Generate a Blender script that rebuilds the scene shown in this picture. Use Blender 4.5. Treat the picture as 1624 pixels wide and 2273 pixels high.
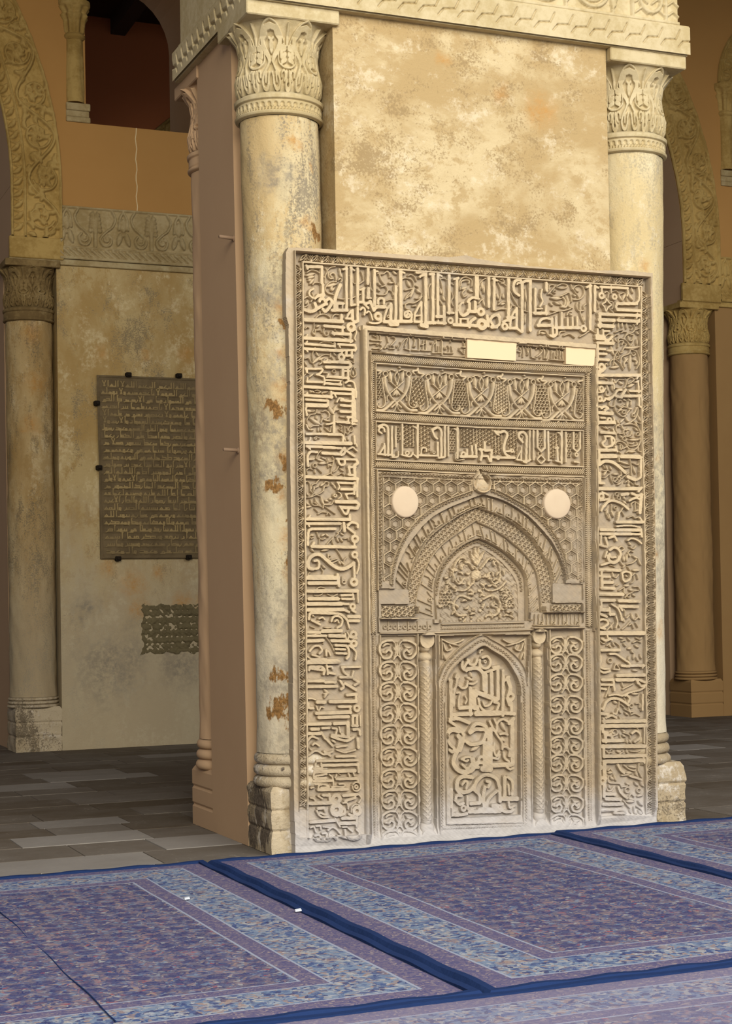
import bpy, math, random
import numpy as np
from mathutils import Vector, Matrix

SC = bpy.context.scene
COL = SC.collection
for _o in list(bpy.data.objects):
    bpy.data.objects.remove(_o)
random.seed(11)
RNG = np.random.default_rng(5)

# ------------------------------------------------------------------ camera
W_PX, H_PX = 1624, 2273
FOC, YAW, PITCH, ROLL, PPX, PPY = 3806.4, 0.427782, 0.0254975, -0.0190729, 1046.2, 1243.4
CAM = np.array([-2.84520582, -8.4617451, 1.28])


def cam_rot():
    f = np.array([math.sin(YAW) * math.cos(PITCH), math.cos(YAW) * math.cos(PITCH), math.sin(PITCH)])
    r = np.array([math.cos(YAW), -math.sin(YAW), 0.0])
    u = np.cross(r, f)
    c, s = math.cos(ROLL), math.sin(ROLL)
    return np.array([c * r + s * u, -s * r + c * u, f])


RC = cam_rot()
cd = bpy.data.cameras.new('camera')
cam = bpy.data.objects.new('camera', cd)
COL.objects.link(cam)
mw = Matrix.Identity(4)
for i in range(3):
    mw[i][0], mw[i][1], mw[i][2], mw[i][3] = RC[0][i], RC[1][i], -RC[2][i], CAM[i]
cam.matrix_world = mw
cd.sensor_fit = 'AUTO'
cd.sensor_width = 36.0
cd.lens = FOC / H_PX * 36.0
cd.shift_x = (W_PX / 2 - PPX) / H_PX
cd.shift_y = (PPY - H_PX / 2) / H_PX
cd.clip_start, cd.clip_end = 0.05, 200
SC.camera = cam

# ------------------------------------------------------------------ light
SC.view_settings.view_transform = 'Standard'
SC.view_settings.look = 'None'
SC.view_settings.gamma = 1.0
SC.view_settings.use_curve_mapping = False
SC.view_settings.exposure = 0.10
world = bpy.data.worlds.new('world')
SC.world = world
world.use_nodes = True
bg = world.node_tree.nodes['Background']
bg.inputs[0].default_value = (0.62, 0.68, 0.85, 1)
bg.inputs[1].default_value = 0.36
SC.cycles.max_bounces = 6
SC.cycles.diffuse_bounces = 4
SC.cycles.use_denoising = True


def area(name, loc, rot, sx, sy, power, col):
    l = bpy.data.lights.new(name, 'AREA')
    l.shape = 'RECTANGLE'
    l.size, l.size_y = sx, sy
    l.energy = power
    l.color = col
    o = bpy.data.objects.new(name, l)
    o.location = loc
    o.rotation_euler = rot
    COL.objects.link(o)
    return o


# daylight of the open courtyard: the bright sky over it and the sunlit paving in front of the arches
area('courtyard_sky', (2.5, -14.5, 9.5), (math.radians(58), 0, math.radians(6)), 14, 8, 3300, (1.0, 0.99, 0.965))
area('courtyard_ground', (1.0, -15.5, 0.0), (math.radians(168), 0, 0), 20, 9, 900, (1.0, 0.86, 0.64))
# the part of the courtyard that shines through the left arch into the hall
area('courtyard_sky_beyond', (-5.5, -14.5, 6.5), (math.radians(72), 0, math.radians(-14)), 6, 5, 1500, (1.0, 0.92, 0.74))


# ------------------------------------------------------------------ helpers
def lin(c):
    c = c / 255.0
    return c / 12.92 if c <= 0.04045 else ((c + 0.055) / 1.055) ** 2.4


def rgb(r, g, b):
    return (lin(r), lin(g), lin(b), 1.0)


def uray(px, py):
    return RC.T @ np.array([(px - PPX) / FOC, -(py - PPY) / FOC, 1.0])


def un(px, py, ax, v):
    d = uray(px, py)
    return CAM + (v - CAM[ax]) / d[ax] * d


def link(name, me, mat=None, parent=None):
    o = bpy.data.objects.new(name, me)
    COL.objects.link(o)
    if mat is not None:
        for m in (mat if isinstance(mat, (list, tuple)) else [mat]):
            me.materials.append(m)
    if parent is not None:
        o.parent = parent
        o.matrix_parent_inverse = parent.matrix_basis.inverted()
    return o


def empty(name, loc):
    o = bpy.data.objects.new(name, None)
    o.location = loc
    o.empty_display_size = 0.1
    COL.objects.link(o)
    return o


def tag(o, label=None, cat=None, group=None, kind=None):
    if label:
        o['label'] = label
    if cat:
        o['category'] = cat
    if group:
        o['group'] = group
    if kind:
        o['kind'] = kind
    return o


def mesh_np(name, V, F4, smooth=True, mats=None, colors=None, F3=None):
    """mesh from numpy: V (n,3), F4 (m,4) quads"""
    me = bpy.data.meshes.new(name)
    V = np.asarray(V, np.float32)
    F4 = np.asarray(F4, np.int32)
    me.vertices.add(len(V))
    me.vertices.foreach_set('co', V.ravel())
    n = len(F4)
    me.loops.add(n * 4)
    me.loops.foreach_set('vertex_index', F4.ravel())
    me.polygons.add(n)
    me.polygons.foreach_set('loop_start', np.arange(0, n * 4, 4, dtype=np.int32))
    try:
        me.polygons.foreach_set('loop_total', np.full(n, 4, np.int32))
    except Exception:
        pass
    me.polygons.foreach_set('use_smooth', np.full(n, smooth, bool))
    if mats is not None:
        me.polygons.foreach_set('material_index', np.asarray(mats, np.int32))
    if colors is not None:
        a = me.color_attributes.new('coat', 'FLOAT_COLOR', 'POINT')
        c = np.ones((len(V), 4), np.float32)
        c[:, 0] = c[:, 1] = c[:, 2] = colors
        a.data.foreach_set('color', c.ravel())
    me.update(calc_edges=True)
    return me


def grid_faces(nr, nc, wrap=False):
    r = np.arange(nr - 1)[:, None]
    if wrap:
        c = np.arange(nc)[None, :]
        c2 = (c + 1) % nc
    else:
        c = np.arange(nc - 1)[None, :]
        c2 = c + 1
    return np.stack([r * nc + c, r * nc + c2, (r + 1) * nc + c2, (r + 1) * nc + c], -1).reshape(-1, 4)


class MB:
    """collects simple solids into one mesh"""

    def __init__(self):
        self.v, self.f = [], []

    def add(self, v, f):
        b = len(self.v)
        self.v += [tuple(p) for p in v]
        self.f += [tuple(i + b for i in q) for q in f]

    def box(self, x0, x1, y0, y1, z0, z1, ch=0.0):
        if ch <= 0:
            v = [(x, y, z) for z in (z0, z1) for y in (y0, y1) for x in (x0, x1)]
            self.add(v, [(0, 2, 3, 1), (4, 5, 7, 6), (0, 1, 5, 4), (1, 3, 7, 5), (3, 2, 6, 7), (2, 0, 4, 6)])
            return
        p = [(x0 + ch, y0), (x1 - ch, y0), (x1, y0 + ch), (x1, y1 - ch), (x1 - ch, y1), (x0 + ch, y1), (x0, y1 - ch), (x0, y0 + ch)]
        q = [(min(max(a, x0 + ch), x1 - ch), min(max(b, y0 + ch), y1 - ch)) for a, b in p]
        rings = [[(a, b, z0) for a, b in q], [(a, b, z0 + ch) for a, b in p], [(a, b, z1 - ch) for a, b in p], [(a, b, z1) for a, b in q]]
        self.rings(rings)

    def rings(self, rings, cap=True):
        n = len(rings[0])
        v = [p for r in rings for p in r]
        f = []
        for k in range(len(rings) - 1):
            for i in range(n):
                j = (i + 1) % n
                f.append((k * n + i, k * n + j, (k + 1) * n + j, (k + 1) * n + i))
        if cap:
            f.append(tuple(reversed(range(n))))
            f.append(tuple((len(rings) - 1) * n + i for i in range(n)))
        self.add(v, f)

    def prism(self, poly, z0, z1):
        self.rings([[(a, b, z0) for a, b in poly], [(a, b, z1) for a, b in poly]])

    def tube(self, pts, r, n=10):
        pts = [Vector(p) for p in pts]
        rings = []
        for i, p in enumerate(pts):
            d = (pts[min(i + 1, len(pts) - 1)] - pts[max(i - 1, 0)]).normalized()
            a = Vector((0, 0, 1)) if abs(d.z) < 0.9 else Vector((1, 0, 0))
            s = d.cross(a).normalized()
            t = s.cross(d)
            rr = r[i] if isinstance(r, (list, tuple)) else r
            rings.append([tuple(p + s * (rr * math.cos(2 * math.pi * k / n)) + t * (rr * math.sin(2 * math.pi * k / n))) for k in range(n)])
        self.rings(rings)

    def build(self, name, mat, parent=None, smooth=False):
        me = bpy.data.meshes.new(name)
        me.from_pydata(self.v, [], self.f)
        if smooth:
            me.polygons.foreach_set('use_smooth', np.ones(len(me.polygons), bool))
        me.update()
        return link(name, me, mat, parent)


# ------------------------------------------------------------------ materials
class NT:
    def __init__(self, name):
        self.m = bpy.data.materials.new(name)
        self.m.use_nodes = True
        self.t = self.m.node_tree
        self.b = self.t.nodes['Principled BSDF']
        self.b.inputs['Specular IOR Level'].default_value = 0.15
        self.b.inputs['Roughness'].default_value = 0.9
        self.geo = self.n('ShaderNodeNewGeometry')
        self.pos = self.geo.outputs['Position']

    def n(self, typ, **kw):
        nd = self.t.nodes.new(typ)
        for k, v in kw.items():
            setattr(nd, k, v)
        return nd

    def l(self, a, b):
        self.t.links.new(a, b)

    def _in(self, sock, v):
        if isinstance(v, bpy.types.NodeSocket):
            self.l(v, sock)
        else:
            sock.default_value = v

    def math(self, op, a, b=0.0, c=None, clamp=False):
        nd = self.n('ShaderNodeMath', operation=op, use_clamp=clamp)
        self._in(nd.inputs[0], a)
        self._in(nd.inputs[1], b)
        if c is not None:
            self._in(nd.inputs[2], c)
        return nd.outputs[0]

    def noise(self, scale, detail=4, rough=0.55, vec=None, dist=0.0, off=(0, 0, 0), sc=(1, 1, 1)):
        mp = self.n('ShaderNodeMapping')
        mp.inputs['Location'].default_value = off
        mp.inputs['Scale'].default_value = sc
        self.l(vec or self.pos, mp.inputs[0])
        nd = self.n('ShaderNodeTexNoise')
        nd.inputs['Scale'].default_value = scale
        nd.inputs['Detail'].default_value = detail
        nd.inputs['Roughness'].default_value = rough
        nd.inputs['Distortion'].default_value = dist
        self.l(mp.outputs[0], nd.inputs['Vector'])
        return nd.outputs['Fac']

    def ramp(self, v, a, b, inv=False):
        nd = self.n('ShaderNodeMapRange', clamp=True, interpolation_type='SMOOTHSTEP')
        self._in(nd.inputs[0], v)
        nd.inputs[1].default_value, nd.inputs[2].default_value = a, b
        nd.inputs[3].default_value, nd.inputs[4].default_value = (1, 0) if inv else (0, 1)
        return nd.outputs[0]

    def mix(self, fac, a, b):
        nd = self.n('ShaderNodeMix', data_type='RGBA')
        self._in(nd.inputs['Factor'], fac)
        self._in(nd.inputs['A'], a) if False else None
        for nm, v in (('A', a), ('B', b)):
            s = [i for i in nd.inputs if i.name == nm and i.type == 'RGBA'][0]
            self._in(s, v)
        return [o for o in nd.outputs if o.type == 'RGBA'][0]

    def sep(self, v):
        nd = self.n('ShaderNodeSeparateXYZ')
        self.l(v, nd.inputs[0])
        return nd.outputs

    def bump(self, h, strength=0.4, dist=0.01):
        nd = self.n('ShaderNodeBump')
        nd.inputs['Strength'].default_value = strength
        nd.inputs['Distance'].default_value = dist
        self.l(h, nd.inputs['Height'])
        self.l(nd.outputs[0], self.b.inputs['Normal'])

    def done(self, col):
        self._in(self.b.inputs['Base Color'], col)
        return self.m


def blob(T, pts, r, soft=0.5, warp=None):
    """union of soft spots at world points: 0..1"""
    out = None
    vec = T.pos
    if warp:
        nz = T.n('ShaderNodeTexNoise')
        nz.inputs['Scale'].default_value = warp[0]
        nz.inputs['Detail'].default_value = 4
        T.l(T.pos, nz.inputs['Vector'])
        sub = T.n('ShaderNodeVectorMath', operation='SUBTRACT')
        T.l(nz.outputs['Color'], sub.inputs[0])
        sub.inputs[1].default_value = (0.5, 0.5, 0.5)
        sc = T.n('ShaderNodeVectorMath', operation='SCALE')
        T.l(sub.outputs[0], sc.inputs[0])
        sc.inputs['Scale'].default_value = warp[1]
        ad = T.n('ShaderNodeVectorMath', operation='ADD')
        T.l(T.pos, ad.inputs[0])
        T.l(sc.outputs[0], ad.inputs[1])
        vec = ad.outputs[0]
    for p in pts:
        rr = p[3] if len(p) > 3 else r
        d = T.n('ShaderNodeVectorMath', operation='DISTANCE')
        T.l(vec, d.inputs[0])
        d.inputs[1].default_value = p[:3]
        f = T.ramp(d.outputs['Value'], rr * (1 - soft), rr, inv=True)
        out = f if out is None else T.math('MAXIMUM', out, f)
    return out


def plaster(name, cols, seed=0.0, spots=None, dark=None, grey=None, low=None, contrast=1.0, bump=0.5, vstretch=0.6, darkcol=None):
    """aged lime plaster: cols = base, tan, pale, grey"""
    T = NT(name)
    o = (seed, seed * 1.7, seed * 0.6)
    n1 = T.noise(1.9, 5, 0.62, off=o, sc=(1, 1, vstretch), dist=0.4)
    n2 = T.noise(5.5, 7, 0.70, off=o, sc=(1, 1, vstretch), dist=0.3)
    n3 = T.noise(24, 6, 0.75, off=o)
    n4 = T.noise(80, 3, 0.7, off=o)
    c = T.mix(T.ramp(n1, 0.38, 0.60), cols[0], cols[1])
    mixd = T.math('ADD', n2, T.math('MULTIPLY', T.math('SUBTRACT', n3, 0.5), 0.55))
    m = T.math('MULTIPLY', T.ramp(mixd, 0.50, 0.62), 0.85 * contrast)
    c = T.mix(m, c, cols[1])
    n6 = T.noise(4.2, 6, 0.7, off=(seed + 4, 8, 2), sc=(1, 1, vstretch))
    m = T.math('MULTIPLY', T.ramp(T.math('ADD', n6, T.math('MULTIPLY', T.math('SUBTRACT', n3, 0.5), 0.7)), 0.52, 0.72), 0.62 * contrast)
    c = T.mix(m, c, cols[2])
    n5 = T.noise(3.1, 6, 0.72, off=(seed + 9, 3, 1), sc=(1, 1, vstretch))
    m = T.math('MULTIPLY', T.ramp(T.math('ADD', n5, T.math('MULTIPLY', T.math('SUBTRACT', n4, 0.5), 0.6)), 0.54, 0.68), 0.85 * contrast)
    c = T.mix(m, c, cols[3])
    if vstretch < 0.5:
        ns = T.noise(9, 6, 0.7, off=(seed + 2, 1, 5), sc=(1, 1, 0.22))
        m = T.math('MULTIPLY', T.ramp(T.math('ADD', ns, T.math('MULTIPLY', T.math('SUBTRACT', n4, 0.5), 0.5)), 0.53, 0.66), 0.6 * contrast)
        c = T.mix(m, c, tuple(x * 0.8 for x in cols[3][:3]) + (1,))
    # fine pits and flecks
    c = T.mix(T.math('MULTIPLY', T.ramp(T.math('ADD', n4, T.math('MULTIPLY', n2, 0.5)), 0.90, 1.02), 0.5 * contrast), c, cols[3])
    if low:  # (z_from, z_to, colour): salt-bleached foot of the wall
        z = T.math('ADD', T.sep(T.pos)[2], T.math('MULTIPLY', T.math('SUBTRACT', n5, 0.5), 0.9 * low[1]))
        c = T.mix(T.math('MULTIPLY', T.ramp(z, low[0], low[1], inv=True), low[3]), c, low[2])
    if grey:
        f = T.math('MULTIPLY', blob(T, grey, 0.2, 0.95, (9, 0.35)), T.ramp(T.math('ADD', n3, T.math('MULTIPLY', n2, 0.6)), 0.62, 0.95))
        c = T.mix(T.math('MULTIPLY', f, 0.8), c, rgb(122, 114, 100))
    if spots:
        f = T.math('MULTIPLY', blob(T, spots, 0.08, 0.95, (14, 0.13)), T.math('ADD', T.ramp(n3, 0.35, 0.7), 0.35))
        c = T.mix(T.math('MULTIPLY', f, 0.6), c, rgb(172, 124, 62))
    if dark:
        d = blob(T, dark, 0.1, 0.95, (11, 0.14))
        nd = T.noise(30, 6, 0.72, off=o, sc=(1, 1, 0.38))
        br = T.math('ADD', T.math('MULTIPLY', T.math('SUBTRACT', nd, 0.5), 2.6), T.math('MULTIPLY', T.math('SUBTRACT', n2, 0.5), 1.0))
        k = T.math('MULTIPLY', T.ramp(T.math('ADD', d, br), 0.42, 0.66), T.ramp(d, 0.02, 0.15))
        dc = darkcol or rgb(104, 76, 42)
        c = T.mix(k, c, T.mix(T.ramp(n4, 0.35, 0.65), dc, tuple(min(1, x * 2.0) for x in dc[:3]) + (1,)))
    h = T.math('ADD', T.math('MULTIPLY', n3, 0.7), T.math('MULTIPLY', n4, 0.35))
    T.bump(h, bump, 0.012)
    return T.done(c)


def simple(name, col, var=0.15, scale=8, bump=0.15, rough=0.9, spec=0.15, col2=None):
    T = NT(name)
    T.b.inputs['Roughness'].default_value = rough
    T.b.inputs['Specular IOR Level'].default_value = spec
    n1 = T.noise(scale, 5, 0.6)
    n2 = T.noise(scale * 0.2, 4, 0.6)
    c2 = col2 or tuple(x * (1 - var) for x in col[:3]) + (1,)
    c = T.mix(T.math('ADD', T.math('MULTIPLY', n1, 0.5), T.math('MULTIPLY', n2, 0.5)), col, c2)
    T.bump(n1, bump, 0.01)
    return T.done(c)


def stucco(name, base, alt, coat=None, pale=None, dust=None, bump=0.25):
    """carved stucco; the 'coat' attribute pales washed letters and all raised carving, so shade in the recesses is painted in"""
    T = NT(name)
    n1 = T.noise(2.2, 5, 0.65, dist=0.3)
    n3 = T.noise(26, 4, 0.7)
    n4 = T.noise(120, 2, 0.6)
    c = T.mix(T.ramp(T.math('ADD', n1, T.math('MULTIPLY', T.math('SUBTRACT', n3, 0.5), 0.5)), 0.36, 0.64), base, alt)
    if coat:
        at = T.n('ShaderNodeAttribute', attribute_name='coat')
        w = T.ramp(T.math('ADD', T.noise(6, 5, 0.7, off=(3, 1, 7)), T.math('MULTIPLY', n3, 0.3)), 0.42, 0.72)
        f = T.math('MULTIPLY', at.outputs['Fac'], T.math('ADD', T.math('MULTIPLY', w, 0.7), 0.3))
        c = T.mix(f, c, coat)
    if pale:
        n5 = T.noise(3.6, 6, 0.72, off=(5, 2, 2))
        c = T.mix(T.math('MULTIPLY', T.ramp(n5, 0.56, 0.74), 0.6), c, pale)
    if dust:
        z = T.math('ADD', T.sep(T.pos)[2], T.math('MULTIPLY', T.math('SUBTRACT', T.noise(7, 5, 0.7), 0.5), 0.28))
        c = T.mix(T.ramp(z, dust[0], dust[1], inv=True), c, dust[2])
    T.bump(T.math('ADD', n3, T.math('MULTIPLY', n4, 0.5)), bump, 0.006)
    return T.done(c)


# ------------------------------------------------------------------ relief carving engine
class Relief:
    """height field over (u, v) metres: floor level 'base' plus raised carving 'R'"""

    def __init__(self, u0, u1, v0, v1, res):
        self.u0, self.v0, self.res = u0, v0, res
        self.nu = int(round((u1 - u0) / res)) + 1
        self.nv = int(round((v1 - v0) / res)) + 1
        self.u = u0 + np.arange(self.nu) * res
        self.v = v0 + np.arange(self.nv) * res
        self.R = np.zeros((self.nv, self.nu), np.float32)
        self.base = np.zeros((self.nv, self.nu), np.float32)
        self.coat = np.zeros((self.nv, self.nu), np.float32)  # letter wash; on the niche also recess shade, raised carving paled by height
        self.clip = None

    def win(self, ua, ub, va, vb):
        i0 = max(0, int((ua - self.u0) / self.res)); i1 = min(self.nu, int((ub - self.u0) / self.res) + 2)
        j0 = max(0, int((va - self.v0) / self.res)); j1 = min(self.nv, int((vb - self.v0) / self.res) + 2)
        return i0, i1, j0, j1

    def put(self, sl, h, coat, cut):
        if self.clip is not None:
            h = h * self.clip[sl]
        if cut:
            self.R[sl] = np.minimum(self.R[sl], np.where(h > 0, self.R[sl] - h, self.R[sl]))
            return
        if coat:
            cc = self.coat[sl]
            np.maximum(cc, np.where(h > 0.6 * np.max(h) if h.size else False, coat, 0), out=cc)
        r = self.R[sl]
        np.maximum(r, h, out=r)

    def line(self, pts, w, h=0.02, prof='flat', curve=False, close=False, w2=None, coat=0, cut=False, soft=1.15):
        pts = np.asarray(pts, float)
        if close:
            pts = np.vstack([pts, pts[:1]])
        if curve and len(pts) > 2:
            pts = spline(pts)
        n = len(pts) - 1
        e = soft * self.res
        L = np.r_[0, np.cumsum(np.hypot(*np.diff(pts, axis=0).T))]
        for k in range(n):
            a, b = pts[k], pts[k + 1]
            wa = w if w2 is None else w + (w2 - w) * L[k] / max(L[-1], 1e-9)
            wb = w if w2 is None else w + (w2 - w) * L[k + 1] / max(L[-1], 1e-9)
            m = max(wa, wb) / 2 + 2 * e
            i0, i1, j0, j1 = self.win(min(a[0], b[0]) - m, max(a[0], b[0]) + m, min(a[1], b[1]) - m, max(a[1], b[1]) + m)
            if i1 <= i0 or j1 <= j0:
                continue
            U = self.u[None, i0:i1] - a[0]; V = self.v[j0:j1, None] - a[1]
            d = b - a; dd = max(d @ d, 1e-12)
            t = np.clip((U * d[0] + V * d[1]) / dd, 0, 1)
            D = np.hypot(U - t * d[0], V - t * d[1])
            hw = (wa + (wb - wa) * t) / 2
            if prof == 'round':
                q = np.clip(1 - (D / (hw + 0.5 * e)) ** 2, 0, 1)
                hh = h * np.sqrt(q)
            else:
                q = np.clip((hw - D) / e + 0.5, 0, 1)
                hh = h * q * q * (3 - 2 * q)
            self.put((slice(j0, j1), slice(i0, i1)), hh.astype(np.float32), coat, cut)

    def disc(self, c, r, h=0.02, prof='flat', coat=0, cut=False, ry=None):
        e = 1.3 * self.res
        ry = ry or r
        i0, i1, j0, j1 = self.win(c[0] - r - 2 * e, c[0] + r + 2 * e, c[1] - ry - 2 * e, c[1] + ry + 2 * e)
        if i1 <= i0 or j1 <= j0:
            return
        D = np.hypot((self.u[None, i0:i1] - c[0]) / r, (self.v[j0:j1, None] - c[1]) / ry) * min(r, ry)
        rr = min(r, ry)
        if prof == 'round':
            hh = h * np.sqrt(np.clip(1 - (D / rr) ** 2, 0, 1))
        else:
            q = np.clip((rr - D) / e + 0.5, 0, 1)
            hh = h * q
        self.put((slice(j0, j1), slice(i0, i1)), hh.astype(np.float32), coat, cut)

    def ring(self, c, r, w, h=0.02, prof='flat', coat=0, n=26, a0=0, a1=2 * math.pi):
        t = np.linspace(a0, a1, n)
        self.line(np.c_[c[0] + r * np.cos(t), c[1] + r * np.sin(t)], w, h, prof, coat=coat)

    def spiral(self, c, r0, r1, a0, turns, w, h=0.02, prof='flat', w2=None, n=34):
        t = np.linspace(0, 1, n)
        r = r0 + (r1 - r0) * t
        a = a0 + turns * 2 * math.pi * t
        self.line(np.c_[c[0] + r * np.cos(a), c[1] + r * np.sin(a)], w, h, prof, w2=w2)

    def leaf(self, a, b, w, h=0.02, bend=0.0, prof='round'):
        a, b = np.asarray(a, float), np.asarray(b, float)
        d = b - a
        nrm = np.array([-d[1], d[0]])
        t = np.linspace(0, 1, 9)
        p = a + d * t[:, None] + nrm * (bend * np.sin(math.pi * t))[:, None]
        for k in range(8):
            self.line(p[k:k + 2], max(0.3 * self.res, w * math.sin(math.pi * (0.12 + 0.88 * t[k]) * 0.98)), h, prof,
                      w2=max(0.3 * self.res, w * math.sin(math.pi * (0.12 + 0.88 * t[k + 1]) * 0.98)))

    def poly_mask(self, poly):
        poly = np.asarray(poly, float)
        i0, i1, j0, j1 = self.win(poly[:, 0].min(), poly[:, 0].max(), poly[:, 1].min(), poly[:, 1].max())
        m = np.zeros((self.nv, self.nu), bool)
        U, V = np.meshgrid(self.u[i0:i1], self.v[j0:j1])
        ins = np.zeros(U.shape, bool)
        n = len(poly)
        for k in range(n):
            (xa, ya), (xb, yb) = poly[k], poly[(k + 1) % n]
            if ya == yb:
                continue
            c = ((ya > V) != (yb > V)) & (U < (xb - xa) * (V - ya) / (yb - ya) + xa)
            ins ^= c
        m[j0:j1, i0:i1] = ins
        return m


def spline(p, k=6):
    p = np.asarray(p, float)
    q = np.vstack([2 * p[0] - p[1], p, 2 * p[-1] - p[-2]])
    out = []
    for i in range(1, len(q) - 2):
        t = np.linspace(0, 1, k, endpoint=False)[:, None]
        a, b, c, d = q[i - 1], q[i], q[i + 1], q[i + 2]
        out.append(0.5 * (2 * b + (c - a) * t + (2 * a - 5 * b + 4 * c - d) * t * t + (-a + 3 * b - 3 * c + d) * t ** 3))
    out.append(p[-1:])
    return np.vstack(out)


def wob(u, v, s, seed=0):
    """smooth cheap noise in about -1..1"""
    return (np.sin(u * s + 1.3 * np.sin(v * s * 0.7 + seed) + seed) + np.sin(v * s * 1.13 + 1.1 * np.sin(u * s * 0.9 - seed) + 2 * seed)
            + 0.6 * np.sin((u + v) * s * 2.1 + seed * 3 + np.sin(v * s * 1.7))) / 2.6


def relief_wall(name, rel, mat, to3d, parent=None, coats=False):
    """mesh of a whole relief grid; to3d(U, V, H) -> x, y, z arrays"""
    U, V = np.meshgrid(rel.u, rel.v)
    H = rel.base + rel.R
    X, Y, Z = to3d(U, V, H)
    me = mesh_np(name, np.stack([X, Y, Z], -1).reshape(-1, 3), grid_faces(rel.nv, rel.nu), colors=rel.coat.ravel() if coats else None)
    return link(name, me, mat, parent)


# ------------------------------------------------------------------ materials used by the building
PL_COL = (rgb(194, 180, 144), rgb(176, 152, 108), rgb(212, 200, 170), rgb(134, 122, 100))
M = {}
M['wall'] = plaster('plaster_wall', (rgb(188, 169, 130), rgb(164, 140, 98), rgb(206, 192, 162), rgb(142, 120, 84)), 2.0, contrast=1.0, vstretch=1.4,
                    spots=[(1.50, .03, 4.02, .16), (1.26, .03, 4.1, .08), (.9, .03, 4.25, .07)])
M['col_l'] = plaster('plaster_column', PL_COL, 5.0, contrast=1.1, vstretch=0.33,
                     low=(0.7, 2.2, rgb(190, 178, 156), 0.6),
                     spots=[(.06, .03, 3.72, .07), (.15, .05, 3.05, .09), (.13, .04, 3.3, .06), (.09, .03, 2.95, .06), (-.02, .05, 2.42, .09),
                            (.0, .05, 2.6, .07), (.0, .05, 2.05, .08), (-.02, .05, 1.65, .08), (.02, .05, 1.45, .09), (.02, .05, 1.0, .07), (.16, .06, 3.6, .04),
                            (-.02, .05, 2.84, .08), (-.05, .05, 1.85, .06)],
                     grey=[(-.03, .06, 3.55, .16), (-.05, .06, 2.95, .25), (-.03, .06, 2.5, .2), (-.05, .06, 1.95, .3), (-.05, .06, 1.25, .3), (-.06, .07, 2.2, .3), (.02, .05, 2.7, .2), (-.05, .06, 0.9, .3), (.0, .06, .45, .35), (.2, .1, 3.5, .12), (.2, .1, 2.95, .12)],
                     dark=[(.02, .05, .74, .20), (-.06, .07, .76, .15), (.04, .05, .92, .14), (.05, .05, 1.14, .13), (-.09, .08, .92, .10), (.19, .06, 3.24, .10), (.19, .06, 3.08, .08), (.03, .05, 1.52, .10), (-.05, .07, 2.32, .10), (.03, .05, 2.05, .11), (-.08, .08, 1.9, .10), (.0, .05, 2.75, .08), (.03, .05, 1.72, .08)])
M['col_r'] = plaster('plaster_column_pale', (rgb(200, 186, 150), rgb(188, 168, 124), rgb(214, 204, 178), rgb(162, 150, 124)), 9.0, contrast=0.7, vstretch=0.35,
                     low=(1.0, 2.6, rgb(206, 196, 176), 0.6),
                     spots=[(2.17, .04, 3.2, .07), (2.12, .04, 2.92, .12), (2.25, .05, 2.1, .06), (2.2, .05, 1.55, .06), (2.24, .06, 1.1, .08), (2.24, .06, .45, .08)],
                     grey=[(2.25, .06, 2.3, .18), (2.27, .06, 1.9, .2), (2.26, .06, 1.6, .22), (2.27, .06, 1.3, .12), (2.24, .05, 2.05, .25), (2.25, .05, 1.75, .25), (2.26, .06, 1.45, .25)])
M['stone_base'] = plaster('worn_base_stone', (rgb(182, 166, 138), rgb(156, 138, 108), rgb(222, 214, 202), rgb(104, 92, 74)), 13.0, contrast=1.1, bump=1.0, darkcol=rgb(84, 74, 62),
                          dark=[(-.12, .28, .22, .20), (-.12, .40, .08, .16), (-.10, .2, .08, .16), (-.12, .3, .35, .10), (-.08, .07, .44, .05)])
M['bgplaster'] = plaster('old_hall_plaster', (rgb(180, 158, 112), rgb(162, 134, 84), rgb(202, 184, 144), rgb(134, 118, 88)), 21.0, contrast=1.15,
                         low=(0.9, 2.6, rgb(170, 158, 134), 0.75),
                         spots=[(.95, 7.52, 1.52, .2), (1.0, 7.52, 1.3, .14), (1.42, 7.52, 1.36, .14), (1.6, 7.52, 1.34, .1), (1.18, 7.52, 1.62, .1), (.72, 7.52, 1.68, .14), (.68, 7.52, 3.7, .1), (1.08, 7.52, 3.7, .08), (1.5, 7.52, 3.72, .14)],
                         grey=[(.75, 7.5, .75, .5), (1.1, 7.5, 2.0, .3), (1.4, 7.5, .75, .35), (.5, 7.5, 1.3, .2)])
M['bgcol'] = plaster('old_hall_column_plaster', (rgb(172, 148, 104), rgb(150, 122, 76), rgb(196, 178, 140), rgb(116, 102, 78)), 27.0, contrast=1.0, vstretch=0.4,
                     low=(0.8, 2.6, rgb(164, 152, 128), 0.6),
                     spots=[(.04, 7.52, 3.85, .14), (.08, 7.52, 3.4, .16), (.02, 7.52, 3.0, .14)])
M['orange'] = simple('ochre_limewash', rgb(176, 134, 78), 0.16, 3, 0.08, col2=rgb(160, 118, 66))
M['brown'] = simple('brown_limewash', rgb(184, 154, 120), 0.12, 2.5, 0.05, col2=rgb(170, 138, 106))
M['ochrecol'] = simple('tan_limewash', rgb(152, 120, 76), 0.15, 3, 0.06, col2=rgb(136, 104, 64))
M['red'] = simple('red_brown_limewash', rgb(196, 120, 76), 0.15, 3, 0.05)
M['stucco'] = stucco('carved_stucco', rgb(186, 170, 134), rgb(168, 150, 110), pale=rgb(198, 186, 152))
M['bgstucco'] = stucco('dusty_stucco', rgb(172, 144, 86), rgb(146, 118, 64), pale=rgb(182, 158, 104))
M['sooty'] = stucco('sooty_stucco', rgb(134, 112, 72), rgb(104, 84, 52), pale=rgb(160, 140, 100))
M['greystucco'] = stucco('grey_stucco', rgb(168, 150, 112), rgb(146, 126, 86), pale=rgb(180, 166, 128))
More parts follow.
